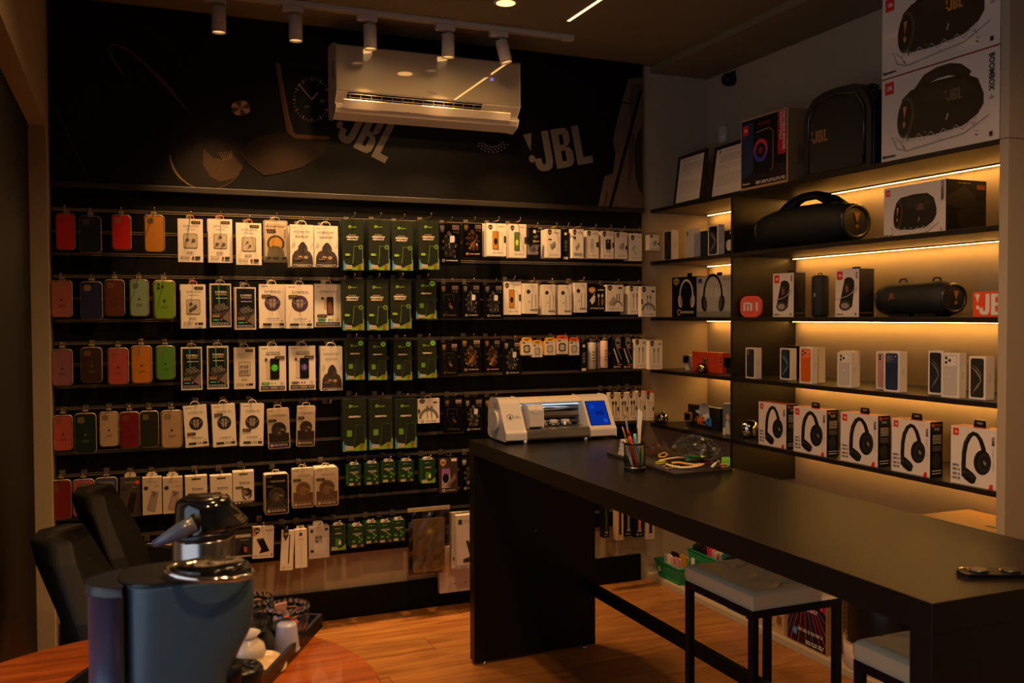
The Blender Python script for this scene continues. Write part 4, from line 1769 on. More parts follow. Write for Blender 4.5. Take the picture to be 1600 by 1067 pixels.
for row, word, c, bx, kw, n_ in cs:
    H(row, 'phone_case_pack', CASE, word + ' silicone phone case in a clear pack', (lambda it, c=c, kw=kw: k_case(it, c, **kw)), *bx, d=.02, n=n_, keep=('phone_case', 'blister_rim'), gap=.026, short='case pack')
H(4, 'phone_case_pack', CASE, 'black phone case in a box with an orange dot sticker', lambda it: (k_casebox(it, '3A342C', '14120F'), G(it.part('sticker'), it.w, it.h, -it.d / 2 - .002).e(.84, .13, .10, mat('E0501A', .4))), 188, 220, 746, 808, d=.03)

LB, SB, FB = 'lens film box', 'film box', 'cable box'
wh = 'white camera lens film box with '
H(0, 'lens_film_box', 'box', wh + 'two lenses pictured', lambda it: k_lens(it, 2), 278, 317.2, 341.9, 409.4)
H(0, 'lens_film_box', 'box', wh + 'three lenses pictured', lambda it: k_lens(it, 3), 325.3, 363.1, 342.2, 410.2, n=1, gap=.03)
H(0, 'lens_film_box', 'box', wh + 'two lenses set diagonally', lambda it: k_lens(it, 22), 369, 408.7, 348.3, 413.6, n=1, prot=.12)
H(0, 'screen_film_pack', 'pack', 'clear-fronted grey film pack with a golden visor picture', k_armorblister, 411.8, 449.7, 343.9, 409.7, d=.014)
H(0, 'screen_film_box', 'box', 'white film box with a gorilla picture', k_gorilla, 453.6, 489.9, 351, 416.5, n=2, prot=.13, gap=.025)
H(0, 'screen_film_box', 'box', 'white film box with a gorilla picture', k_gorilla, 491, 528.2, 352.8, 417, n=1, prot=.13)
for bx in ((536.5, 568, 343, 422), (576.5, 609, 343, 422), (613, 645, 345.5, 422.5), (655, 686, 343.5, 421)):
    H(0, 'screen_film_pack', 'pack', 'tall dark green privacy film pack', k_green, *bx, prot=.15, d=.012, n=4, gap=.022, short='green pack')
H(0, 'glass_film_box', 'box', 'black glass film box with a misty grey figure', lambda it: k_knight(it, 'grey', 2), 685.4, 720, 349, 413.5, prot=.12, n=1)
H(0, 'glass_film_box', 'box', 'black glass film box with a fiery streak picture', lambda it: k_knight(it, 'gold', 0), 723.3, 753.7, 349, 402)
H(0, 'screen_film_box', 'box', 'white film box showing an amber phone screen', k_film, 760, 791, 349, 400, prot=.13, n=2, gap=.025, rz=.03)
H(0, 'screen_film_box', 'box', 'white film box showing a green phone screen', lambda it: k_film(it, '5A6A2A'), 795.3, 822.3, 350, 402.6, prot=.13, n=1, gap=.03)
H(0, 'cable_box', 'box', 'small black cable box', k_blacksmall, 825.7, 845, 358, 381.5, prot=.15, d=.02)
H(0, 'cable_box', 'box', 'small white box under the little black box', lambda it: k_white(it, 4), 825.7, 841, 381.8, 397.5, prot=.12, d=.03, hook=False)
H(0, 'charger_box', 'box', 'white charger box with twin adapters pictured', lambda it: k_white(it, 0), 854.4, 876, 358, 402.6, prot=.16, d=.035, n=1)
H(0, 'cable_box', 'box', 'tall narrow black cable box', k_blacktall, 878.5, 889, 358, 406, prot=.14, d=.03)
H(0, 'charger_box', 'box', 'white charger box with a black scribble pictured', lambda it: k_white(it, 1), 894.5, 911.7, 358, 403.4, prot=.16, d=.035, n=1)
H(0, 'charger_box', 'box', 'white box with a pale wall plug pictured', lambda it: k_white(it, 2), 916.5, 935.4, 360, 403.4, prot=.15, d=.03, n=2)
H(0, 'charger_box', 'box', 'white box with a black wall plug pictured', lambda it: k_white(it, 3), 940.4, 959, 361, 404, prot=.15, d=.03, n=2)
H(0, 'earbud_box', 'box', 'white box with a grey earbud pictured', lambda it: k_white(it, 4), 961.5, 980, 363, 404, prot=.15, d=.03, n=1)
H(0, 'holder_box', 'box', 'white box with a folded stand pictured', lambda it: k_white(it, 5), 984, 1003, 364.6, 407.6, prot=.15, d=.03, n=1)
H(0, 'holder_box', 'box', 'little white cube-shaped box', lambda it: k_white(it, 4), 1014.7, 1030, 367, 391, prot=.19, d=.04)

H(1, 'lens_film_box', 'box', 'old white lens film box with four lenses', lambda it: k_lens(it, 4), 282.7, 321.5, 444.4, 513, n=2, gap=.02)
H(1, 'lens_film_box', 'box', 'dark camera film box with green glints', k_camdark, 328, 361.5, 443, 511, n=1, gap=.025)
H(1, 'lens_film_box', 'box', 'dark camera film box with a colourful footer', k_camdark, 367.5, 400, 448.6, 515, n=1, args=(0,), prot=.12)
H(1, 'screen_film_box', 'box', 'white film box with a round purple emblem', k_extreme, 404.7, 445.8, 444, 512.7, d=.014)
H(1, 'screen_film_box', 'box', 'white film box with a round purple emblem', k_extreme, 446.7, 489.4, 445, 513, d=.014, n=2, gap=.02, prot=.12)
H(1, 'screen_film_box', 'box', 'white privacy film box with a brown phone pictured', k_armorphone, 491.4, 532.7, 444.4, 511, d=.014, n=1)
for bx in ((535.6, 568.7, 437.6, 516), (573.6, 607, 437.6, 516), (610.3, 642.8, 437, 513.4)):
    H(1, 'screen_film_pack', 'pack', 'tall dark green privacy film pack', k_green, *bx, prot=.14, d=.012, n=2, gap=.022, short='green pack')
H(1, 'screen_film_pack', 'pack', 'shorter green film pack with a round badge', k_green, 650, 681.8, 437.6, 498, prot=.12, d=.012, n=2, gap=.022, args=(1,), short='badged green pack')
H(1, 'glass_film_box', 'box', 'black film box with a thin framed pane', lambda it: k_knight(it, 'gold', 1), 688, 717.6, 444.4, 497.6, n=1)
H(1, 'glass_film_box', 'box', 'black film box with pale armoured figures', lambda it: k_knight(it, 'pale', 2), 722.7, 750.5, 444.4, 497.6, n=1)
H(1, 'glass_film_box', 'box', 'grey-blue film box with ghostly figures', lambda it: k_knight(it, 'grey', 0), 756.8, 786, 445, 498.4, prot=.12)
H(1, 'screen_film_box', 'box', 'white film box showing an amber phone screen', k_film, 787, 814, 440, 491.7)
for i, bx in enumerate(((819.5, 840.5, 443, 490), (849, 867.5, 444.5, 491.8), (874, 893, 445, 491.8), (898, 917, 442, 488))):
    H(1, 'cable_box', 'box', 'white cable box with a round black badge', k_cable, *bx, prot=.14, d=.034, n=1, short='badged cable box')
H(1, 'charger_box', 'box', 'black charger box with a white plug and cables', k_blackcharger, 917.8, 946, 447.5, 485, prot=.14)
H(1, 'charger_box', 'box', 'white charger box with an arched cable pictured', lambda it: k_cable(it, 3), 947.8, 974, 445, 486.5, prot=.15, d=.03)
H(1, 'cable_box', 'box', 'white cable box with two straight plugs pictured', lambda it: k_cable(it, 1), 983, 1001, 446.8, 491, prot=.15, d=.045, n=1)
H(1, 'cable_box', 'box', 'white cable box with one arched cable pictured', lambda it: k_cable(it, 2), 1001.8, 1024.7, 447.5, 494.8, prot=.19, d=.03)

H(2, 'lens_film_box', 'box', 'dark camera film box with a dim green title', k_camdark, 283, 316, 542.4, 609.4)
H(2, 'lens_film_box', 'box', 'dark camera film box with bright green streaks', k_camdark, 323.5, 357, 541, 607.7, n=1)
H(2, 'lens_film_box', 'box', 'yellowed lens film box with six lens rings', lambda it: k_lens(it, 6, True), 365.7, 398.8, 542.7, 607.7)
H(2, 'screen_film_box', 'box', 'white film box with a glowing green phone', k_phone, 405, 447, 541, 611, d=.03)
H(2, 'screen_film_box', 'box', 'white film box with a glowing purple phone', lambda it: k_phone(it, '5A3E9A'), 451.7, 493, 540.5, 609.4)
H(2, 'screen_film_box', 'box', 'white film box with a gorilla picture', k_gorilla, 500.8, 535, 541.5, 610, n=1, gap=.03)
for bx in ((540, 569.4, 531, 593.4), (575.7, 604.4, 532.7, 593.7), (615.3, 643.5, 532.7, 594), (653.3, 682, 531, 590.5)):
    H(2, 'screen_film_pack', 'pack', 'dark green film pack with a round badge', k_green, *bx, prot=.12, d=.012, n=2, gap=.024, args=(1,), short='badged green pack')
H(2, 'glass_film_box', 'box', 'black film box with a thin framed pane', lambda it: k_knight(it, 'gold', 1), 689.6, 715.8, 536, 587.5, n=1)
H(2, 'glass_film_box', 'box', 'shiny black film box with a fiery streak', lambda it: k_knight(it, 'gold', 3), 720.8, 752, 530, 582.4, prot=.12)
H(2, 'glass_film_box', 'box', 'black film box with a dim fiery streak', lambda it: k_knight(it, 'gold', 4), 757, 782.4, 530, 582, n=1)
H(2, 'glass_film_box', 'box', 'black film box with pale armoured figures', lambda it: k_knight(it, 'pale', 5), 786.7, 814.6, 533.6, 587.6, prot=.12)
for i, (bx, c, dk, w_) in enumerate((((814.6, 831.5, 533.6, 554.7), YELLOW, True, 'yellow'), ((831.5, 847.5, 537.8, 558), YELLOW, False, 'yellow'), ((851, 868, 533.6, 554.7), YELLOW, False, 'yellow'),
                                 ((869.4, 887.5, 530, 553), ORANGE, True, 'orange'), ((889.3, 905, 533.6, 554.7), ORANGE, False, 'orange'))):
    H(2, 'watch_film_box', 'box', 'small watch film box with %s header' % w_, lambda it, c=c, dk=dk: k_watchfilm(it, c, dk), *bx, prot=.14, d=.014, n=1, short='watch film box')
H(2, 'cable_box', 'box', 'tall narrow black cable box', k_blacktall, 907, 917.5, 533.6, 580, prot=.13, d=.02)
H(2, 'accessory_tube', 'tube', 'fat pale grey cardboard tube', k_tube, 920.4, 933.6, 535, 577, prot=.12, d=.04)
H(2, 'accessory_tube', 'tube', 'slim mauve tube behind the pale tubes', lambda it: k_tube(it, '8A7A86'), 934, 940.5, 535, 576, prot=.10, d=.02)
H(2, 'accessory_tube', 'tube', 'pinkish white tube with a black shield mark', lambda it: k_tube(it, 'D0B4A4'), 941, 951.8, 532.7, 575, prot=.14, d=.035)
H(2, 'cable_box', 'box', 'black cable box with a slanting white plug', k_blackcable, 957.5, 972, 531, 575.7, prot=.14, d=.02)
H(2, 'cable_box', 'box', 'black cable box with a slanting white plug', k_blackcable, 973.5, 988, 531, 575.7, prot=.14, d=.02)
H(2, 'cable_box', 'box', 'white cable box with two straight plugs pictured', lambda it: k_cable(it, 1), 991.8, 1010.3, 530, 575.7, prot=.15, d=.03)
H(2, 'cable_box', 'box', 'white cable box with two straight plugs pictured', lambda it: k_cable(it, 1), 1014.5, 1035, 532, 577, prot=.20, d=.03)

for i, bx in enumerate(((290, 326, 633.5, 698), (333, 369.5, 631.8, 697.6), (374.5, 411, 631, 696.8))):
    H(3, 'screen_film_box', 'box', 'white film box with a dark mask emblem', lambda it, i=i, t_=(.68, .24, .62)[i]: k_extreme(it, ('241E1C', '26282C', '33241E')[i], 'HYDRO 9H', False, t_), *bx, d=.012, n=1, gap=.02, ry=(-.05, -.03, .03)[i])
H(3, 'screen_film_pack', 'pack', 'wide clear-fronted pack with a dark diver picture', lambda it: k_diver(it, False, '1E1A18', '3A3430'), 419.3, 453.6, 637.7, 701, ry=-.03)
H(3, 'screen_film_pack', 'pack', 'narrow clear-fronted pack with a dark diver picture', lambda it: k_diver(it, False, '2A1A14', '3E2E26'), 463, 491.4, 633.8, 697.6, ry=.03)
for bx in ((535.6, 572.6, 622.8, 704.7), (577, 613.6, 622.8, 701.8), (617.5, 651, 622.8, 700)):
    H(3, 'screen_film_pack', 'pack', 'tall dark green plain film pack', lambda it: k_green(it, 2), *bx, prot=.12, d=.012, n=1, gap=.024, short='tall green pack')
H(3, 'cable_box', 'box', 'white cable box with a yellow hanger', lambda it: (k_cable(it, 2), tab_slot(it.part('hanger'), it.h, YELLOW)), 653, 686.7, 622.8, 661, d=.02)
H(3, 'glass_film_box', 'box', 'black film box with a thin framed pane', lambda it: k_knight(it, 'dim', 1), 694, 723, 622.8, 675.5)
H(3, 'glass_film_box', 'box', 'black film box with pale armoured figures', lambda it: k_knight(it, 'pale', 7), 726, 754.6, 622.8, 675.5)
H(3, 'glass_film_box', 'box', 'black film box half hidden by the cutting machine', lambda it: k_knight(it, 'gold', 8), 757, 786, 622.8, 675.5)
for i, bx in enumerate(((952, 967, 613.6, 657.8), (968, 981, 613.6, 657.5), (982, 995, 612.5, 656.7), (996, 1008, 611, 656), (1009, 1021.7, 614.7, 656.7))):
    H(3, 'cable_box', 'box', ('slim white cable box with black plugs' if i < 3 else 'slim pale cable box with faint plugs'), lambda it, i=i: (k_cable(it, 4 if i < 3 else 5), header(it.part('header'), it.h, it.w, ORANGE, .016) if i == 4 else None), *bx, prot=.15, d=.03, short='slim cable box')

H(4, 'phone_case_box', 'box', 'cream box picturing a grey phone case', lambda it: k_casebox(it), 222.8, 253, 746, 804, prot=.12, d=.04)
H(4, 'phone_case_box', 'box', 'cream box picturing a wine-edged phone case', lambda it: k_casebox(it, 'B8A894', '9A8078'), 254.7, 285.8, 746, 802, prot=.12, d=.04)
for i, bx in enumerate(((289.6, 324, 744, 803), (329, 363, 743, 800), (364, 397, 737, 788))):
    H(4, 'watch_box', 'box', 'cream box picturing a smartwatch', k_watchbox, *bx, prot=.13, d=.05 if i < 2 else .02, n=1 if i == 2 else 0)
H(4, 'screen_film_pack', 'pack', 'black pack with an armoured figure', lambda it: k_diver(it, True, '2A2824', '55504A'), 414, 451, 740.5, 803.5, prot=.14, d=.06)
H(4, 'screen_film_pack', 'pack', 'thin tan pack with a helmeted figure', lambda it: k_diver(it, False, '6A4A30', '8A6A4A'), 456.8, 490.5, 731.5, 793.4, prot=.12, d=.03)
H(4, 'screen_film_pack', 'pack', 'thick tan pack with a helmeted figure', lambda it: k_diver(it, False, '5E4434', '80664E'), 493, 528.8, 730.4, 790.7, prot=.15, d=.08)
for i, bx in enumerate(((544, 564, 726, 759.4), (571.5, 592.5, 724, 757.8), (597, 618, 721, 754), (624.5, 646.4, 720, 753), (658.6, 680, 718, 754.7))):
    H(4, 'screen_film_box', 'box', 'small green film box with a white tab' if i < 4 else 'small green box with a lime bottom', lambda it, i=i: k_greens(it, i == 4), *bx, prot=.12, d=.05, short='small green box')
H(4, 'glass_film_box', 'box', 'brown film box picturing a violet phone', k_boxphonepurple, 686, 715, 715.6, 769.5, prot=.12, d=.02)
H(4, 'glass_film_box', 'box', 'black film box partly behind the counter panel', lambda it: k_knight(it, 'pale', 9), 720.3, 752, 715, 767)

H(5, 'phone_case_box', 'box', 'tan box with a camera cut-out, left of the flask', k_phonebox_side, 212.5, 250, 855, 918, prot=.12, d=.03)
H(5, 'phone_case_box', 'box', 'tan box with a camera cut-out, behind the flask', k_phonebox_side, 257.5, 293, 850, 914, prot=.12, d=.03)
H(5, 'earphone_box', 'box', 'cream box with dark rings right of the flask', lambda it: k_lens(it, 22, True), 330, 362.8, 829, 885.6)
H(5, 'wallet_pack', 'pack', 'dark pack picturing an orange card holder', k_wallet, 366.6, 393.6, 827, 870.6, n=1, d=.02)
H(5, 'stand_box', 'box', 'white box picturing a black folding stand', k_stand, 394.5, 427, 823, 872, n=1, prot=.12, ry=.03)
H(5, 'stylus_box', 'box', 'tilted slim white box with a dark stylus', lambda it: k_stylus(it, 0), 437, 457, 829, 891, prot=.13, ry=.06)
H(5, 'stylus_box', 'box', 'slim white box with a pale stylus', lambda it: k_stylus(it, 1), 461, 480, 827, 887, prot=.13, d=.03)
H(5, 'phone_case_box', 'box', 'clear-sided box with a transparent phone case', k_clearbox, 482.5, 514.7, 822.6, 872, prot=.13, d=.05)
for i, bx in enumerate(((517, 540.3, 820.6, 859.7), (548, 568.8, 822, 855.8), (571, 590.6, 816.7, 849.5), (592.5, 612.5, 816, 848), (614, 633, 812.5, 845.6))):
    H(5, 'screen_film_box', 'box', 'small green film box with white tabs' if i else 'small green box with a lime bottom', lambda it, i=i: k_greens(it, i == 0), *bx, prot=.12, d=.02 if i == 0 else .07, short='small green box')
for i, (bx, fr_, bd, w_) in enumerate((((942, 952, 794, 840), 'PBLK', '33332F', 'black strap box with a dark strap'), ((963, 974, 785, 843.8), 'C0A284', '1A1614', 'cream strap box with a black strap'),
                                     ((975.5, 987.6, 780, 838), 'PBLK', '6E6A66', 'black strap box with a grey woven strap'), ((991.5, 1006, 780, 839), 'PBLK', 'B5605A', 'black strap box with a pink strap'),
                                     ((1009.5, 1022.5, 780, 842), 'B8A498', '1A1614', 'white strap box with a black strap'))):
    H(5, 'strap_box', 'box', w_ + ' seen under the counter', lambda it, fr_=fr_, bd=bd: k_band(it, fr_, bd), *bx, prot=.14, d=.035)

cnt, tot = {}, {}
for I in ITEMS:
    k = (I['row'], I['desc'])
    tot[k] = tot.get(k, 0) + 1
hk0 = {}
for I in ITEMS:
    row = I['row']
    xl, xr, yt, yb = I['b']
    xm, ym = (xl + xr) / 2, (yt + yb) / 2
    Yf = 4.222 - I['prot']
    A, B = at(xl, ym, Y=Yf), at(xr, ym, Y=Yf)
    T_, Bo = at(xm, yt, Y=Yf), at(xm, yb, Y=Yf)
    w, h, d = B.x - A.x, T_.z - Bo.z, I['d']
    it = Item(w, h, d)
    I['fn'](it, *I['args'])
    k = (row, I['desc'])
    cnt[k] = cnt.get(k, 0) + 1
    rn = ROWN[row]
    if tot[k] == 1:
        lab = '%s, %s row' % (I['desc'], rn)
    elif tot[k] == 2:
        lab = '%s, %s of two in the %s row' % (I['desc'], ('left', 'right')[cnt[k] - 1], rn)
    else:
        lab = '%s, %s from left in %s row' % (I['desc'], ORD[cnt[k] - 1], rn)
    root = thing(I['name'], lab, I['cat'], ((A.x + B.x) / 2, Yf + d / 2, Bo.z), I['rz'], ry=I['ry'],
                 group='goods hanging in the %s row' % rn)
    it.make(root)
    gap = (I['gap'] or d) + .001
    gap = max(gap, d + .001)
    place = '%s%s' % ('' if tot[k] == 1 else ORD[cnt[k] - 1] + ' ', I['desc'])
    nb = 0
    for q in range(I['n']):
        yy = root.location.y + gap * (q + 1)
        if yy + d / 2 > 4.218:
            break
        rd = random.Random(int(xl * 7 + q))
        c_ = dup(root, (root.location.x + rd.uniform(-.003, .003), yy, root.location.z + rd.uniform(-.003, .003)), keep=I['keep'] if any(p_[0] in I['keep'] for p_ in it.parts) else None)
        nm = place.split(' with ')[0].split(' picturing')[0].split(' showing')[0]
        pos = 'right' if I['n'] == 1 else ('first', 'second', 'third', 'fourth')[q]
        bl = '%s behind the %s, %s row' % (pos + (' pack' if pos != 'right' else ''), place, rn)
        if pos == 'right':
            bl = 'pack ' + bl
        if len(bl.split()) > 16:
            bl = '%s behind the %s, %s row' % (pos + (' pack' if pos != 'right' else ''), nm, rn)
        c_['label'] = bl
        c_['group'] = 'packs behind the %s of the %s row' % (place, rn)
    if I['hook']:
        L = I['prot'] + .03
        kk = round(L, 3)
        cx = (A.x + B.x) / 2
        if kk not in hk0:
            mb = MB().tube([(0, -.0005, 0), (0, -L + .01, 0), (0, -L, .004), (0, -L - .004, .012)], .0018, HOOKM, 6)
            mb.ball((0, -L - .004, .013), .003, HOOKM, 8)
            mb.box(-.011, .011, -.0035, 0, -.012, .014, mat('8A8172', .3, .6))
            hk0[kk] = mb.build('hook', sw)
            o = hk0[kk]
        else:
            o = hk0[kk].copy()
            COL.objects.link(o)
        o.location = (cx, 4.2195, T_.z + .012)
for hx_, hz_ in ((508, 0), (527, 0)):
    pass
o = hk0[round(.13, 3)].copy()
COL.objects.link(o)
q = at(508, 627, Y=4.21)
o.location = (q.x, 4.2195, q.z)

# big clear sleeve and tablet-stand boxes hanging at the right of the bottom row
Yf = 4.222 - .13
a, b = at(641, 830, Y=Yf), at(700, 893, Y=Yf)
t = thing('tablet_case_pack', 'large crinkled clear sleeve holding a tan tablet cover, bottom row', 'pack', ((a.x + b.x) / 2, Yf, b.z + .01))
w_, h_ = b.x - a.x, at(670, 800, Y=Yf).z - b.z
MB().prism(rrect(-w_ * .42, w_ * .42, .01, h_ * .86, .006), 0, .012, mat('6A5A46', .5, noise=.1)).build('tablet_cover', t)
g_ = MB()
G(g_, w_ * .84, h_ * .86, 0, z0=0).ring(.52, .24, .11, .14, mat('8A7A5A', .4), 6).poly([(.46, .20), (.58, .20), (.58, .28), (.46, .28)], mat('B8A030', .5)).r(.0, .80, 1, 1, mat('8A7660', .5)).poly([(.62, 1.0), (1, .92), (1, 1.0)], mat('A89A20', .5))
g_.build('cover_print', t)
rd = random.Random(11)
vs, fs, N = [], [], 10
for i in range(N + 1):
    for j in range(N + 1):
        vs.append((-w_ * .56 + 1.12 * w_ * i / N + rd.uniform(-.003, .003), -.012 - rd.uniform(0, .012), -.01 + (h_ + .012) * j / N + rd.uniform(-.003, .003)))
for i in range(N):
    for j in range(N):
        q = i * (N + 1) + j
        fs.append((q, q + N + 1, q + N + 2, q + 1))
MB().add(vs, fs, clear('E8DCC8', .07, .16)).build('clear_sleeve', t)
MB().box(-w_ * .56, w_ * .56, -.002, .004, h_ - .004, h_ + .014, mat('A08A70', .4)).build('sleeve_header', t)
MB().box(-w_ * .50, w_ * .40, .02, .035, -.012, h_ * .8, mat('241C16', .4)).build('backing_box', t)
for k, (x0, x1, y0, y1, pr, lab) in enumerate(((713, 748, 806, 886, .14, 'white box picturing a black tablet stand'), (705, 744, 802, 884, .09, 'white box edge showing behind the tablet stand box'), (687, 748, 889, 920, .05, 'low pinkish white box hanging beneath the stand boxes'))):
    Yf = 4.222 - pr
    A, B = at(x0, y0, Y=Yf), at(x1, y1, Y=Yf)
    w, h = B.x - A.x, A.z - B.z
    if k == 2:
        h += .10
    it = Item(w, h, .03)
    it.carton(mat('C6B4A8', .45), CREAM2)
    g = it.g()
    if k == 0:
        g.r(.08, .08, .26, .17, NAVY)
        g.fine(.34, .8, .09, 2, .03, GREY, .014)
        g.poly([(.42, .48), (.56, .48), (.78, .78), (.62, .80)], INK)
        g.poly([(.62, .50), (1, .50), (1, .78), (.72, .78)], INK)
        g.poly([(.68, .54), (1, .54), (1, .74), (.76, .74)], GREY)
        g.poly([(.30, .82), (.80, .76), (1, .80), (1, .88), (.30, .88)], INK)
        g.r(0, .93, 1, 1, GREY)
        for a_ in (.1, .5, .8):
            g.e(a_, .965, .03, CREAM, n=8)
    elif k == 1:
        g.r(.06, .80, .18, .86, mat('2A3A7A', .4))
    else:
        for a_ in (.38, .65, .90):
            g.e(a_, .82, .022, mat('7A4A40', .4), n=8)
    root = thing('tablet_stand_box', lab + ', by the counter panel', 'box', ((A.x + B.x) / 2, Yf + .015, B.z))
    it.make(root)

# ================================================================ goods on the shelving unit
R90 = -PI / 2


def rr_speaker_print(g, u, v, L, Hh, gold=True, handle=True, logo_u=.18, flip=1):
    """printed picture of a barrel speaker seen from its end: ring on the left, body to the right"""
    B1, B2, B3 = mat('19140F', .4), mat('2A211B', .4), mat('4A3C30', .4)
    k = g.w / g.h
    def Q(pts):
        return [(u + a * L, v + b * L * k) for a, b in pts]
    hb = Hh / L
    if handle:
        g.l(Q([(-.22, -hb * .40), (-.12, -hb * .60), (0, -hb * .66), (.14, -hb * .66), (.24, -hb * .60), (.34, -hb * .42)]), .075 * L / .7, B2)
    g.poly(Q([(-.44, -hb * .1), (-.40, -hb * .34), (-.30, -hb * .47), (.0, -hb * .52), (.3, -hb * .50), (.44, -hb * .34), (.5, -hb * .05), (.5, hb * .14), (.42, hb * .36), (.28, hb * .46), (-.05, hb * .5), (-.34, hb * .46), (-.43, hb * .28)]), B1)
    g.poly(Q([(-.2, -hb * .44), (.3, -hb * .42), (.4, -hb * .26), (.42, -hb * .1), (-.15, -hb * .16)]), B2)
    g.e(u - .36 * L, v + .02 * L * k, .10 * L, B3, hb * .40 * L, 22, .12)
    g.e(u - .37 * L, v + .02 * L * k, .08 * L, mat('100C0A', .4), hb * .35 * L, 22, .12)
    GL = mat('B8763A', .4)
    g.poly(Q([(-.39, -hb * .18), (-.345, -hb * .18), (-.375, hb * .08)]), GL)
    g.e(u - .375 * L, v + hb * .17 * L * k, .016 * L, GL, .03 * L, 10)
    g.jbl(u + logo_u * L, v - .08 * L * k, .10 * L, GL if gold else mat('6A5240', .4), 0, .55)
    g.l(Q([(.13, hb * .16), (.11, hb * .27)]), .008, WHITEP)
    rd = random.Random(int(u * 100 + L * 50))
    SP = mat('9A8D84', .4)
    pts = [(-.48 + i * .07, hb * (.50 + .05 * (i % 2)) - (.10 * abs(i / 7 - 1)) * .2) for i in range(14)]
    g.l(Q([(a, b * (1.0 if i % 2 else .86)) for i, (a, b) in enumerate(pts)]), .008, SP)
    g.l(Q([(-.52, hb * .36), (-.46, hb * .62), (-.34, hb * .70), (-.1, hb * .66), (.30, hb * .60), (.56, hb * .36)]), .01, SP)
    g.l(Q([(-.46, hb * .30), (-.38, hb * .52), (-.16, hb * .50), (.06, hb * .58), (.30, hb * .46), (.5, hb * .26)]), .007, WHITEP)
    for i in range(14):
        a, b = rd.uniform(-.5, .5), hb * rd.uniform(.40, .66)
        g.l(Q([(a, b), (a + rd.uniform(-.03, .03), b + rd.uniform(-.05, .05))]), .007, SP if i % 2 else INK)


def redlogo(g, u, v, s):
    k = g.w / g.h
    g.r(u, v, u + s, v + s * k * 1.05, mat('C81E1A', .4))
    g.jbl(u + s * .5, v + s * k * .52, s * .34, WHITEP, 0, .55, .02)


def SB_(name, label, cat, pl, pr, ztop_px, Z=None, X=None, d=.05, group=None, rz=None, zl=None):
    """box on a shelf: front bottom edge between two photo pixels, on plane Z or X; returns item and root"""
    A = at(*pl, Z=Z) if Z is not None else at(*pl, X=X)
    B = at(*pr, Z=Z) if Z is not None else at(*pr, X=X)
    if zl is not None:
        A.z = B.z = zl
    v = B - A
    ang = math.atan2(v.y, v.x) if rz is None else rz
    w = math.hypot(v.x, v.y)
    # height from the top-left pixel, on the vertical through A
    dd = math.hypot(A.x, A.y)
    ry_ = at(pl[0], ztop_px, X=A.x)
    h = ry_.z - A.z
    nrm = Vector((-math.sin(ang), math.cos(ang), 0))
    c = (A + B) / 2 + nrm * d / 2
    t = thing(name, label, cat, (c.x, c.y, A.z + .0004), ang, group)
    return Item(w, h, d), t


# ---- speaker cartons on the top shelf
ztop = SHT[0]
for i, (lab, zb, zt) in enumerate((('lower of two large white cartons with a barrel speaker picture', ztop, 2.256), ('upper large white speaker carton, cut off by the ceiling edge', 2.2575, 2.556))):
    w, h, d = .498, zt - zb - .001, .30
    t = thing('speaker_carton', lab, 'carton', (XS + .008 + d / 2, 2.387, zb + .0004), R90, 'large white speaker cartons')
    it = Item(w, h, d)
    it.carton(mat('CDBFB4', .35, noise=.02, coat=.3), PBLK)
    g = it.g()
    g.l([(0, .004), (1, .004)], .006, mat('A02A18', .4))
    redlogo(g, .03, .05, .085)
    rr_speaker_print(g, .50, .50, .76, .36, gold=(i == 1))
    g.t('BOOMBOX', .945, .27, .045, INK, 90, fit=.24, bold=.03)
    g.t('4', .945, .53, .045, GREY, 90)
    g.fine(.03, .14, .935, 1, .02, INK, .02)
    g.e(.03, .945, .012, INK, n=8)
    g.r(.93, .90, .955, .95, INK)
    it.make(t)
# ---- party speaker carton
it, t = SB_('party_speaker_carton', 'carton picturing a ring-lit party speaker beside the black speaker', 'carton', (1157.5, 298), (1231, 283), 190.5, X=XS + .01, d=.20, zl=ztop)
it.carton(KRAFT, mat('8A6A48', .6, noise=.06))
g = it.g()
g.r(.02, .02, .97, .96, PBLK)
g.poly([(.04, .06), (.28, .06), (.28, .80), (.04, .84)], mat('26304E', .4))
g.poly([(.04, .84), (.40, .72), (.95, .72), (.95, .94), (.04, .94)], mat('1E1218', .4))
redlogo(g, .05, .09, .12)
g.rr(.30, .18, .74, .80, mat('14100F', .3), .08)
g.l([(.34, .22), (.62, .20), (.70, .26), (.70, .74), (.64, .79)], .012, mat('8A7A48', .3))
for k in range(24):
    a = k * 15
    f_ = .5 + .5 * math.sin(math.radians(a))
    g.ring(.44, .48, .10, .155, mat('%02X%02X%02X' % (int(200 - 150 * f_), int(40 + 20 * f_), int(60 + 110 * f_)), .4), 3, a, a + 15.5)
    g.k -= 1
g.k += 1
g.e(.44, .48, .05, mat('6A1E20', .4), n=12)
g.t('POWER', .52, .12, .05, mat('8A2A3A', .4), fit=.26)
g.r(.80, .02, .97, .60, mat('A8142A', .4))
g.t('PARTYBOX ENCORE', .925, .29, .05, WHITEP, 90, fit=.50, bold=.03)
g.t('ESSENTIALS', .865, .22, .045, WHITEP, 90, fit=.36, bold=.01)
g.t('Bluetooth', .13, .91, .03, WHITEP, fit=.15, bold=.03)
g.fine(.34, .95, .90, 2, .025, WHITEP, .014)
gs = it.gside()
gs.r(.45, .12, .72, .24, PBLK)
gs.r(.25, .48, .80, .74, mat('75593B', .5))
gs.r(.38, .52, .60, .68, PBLK)
it.make(t)
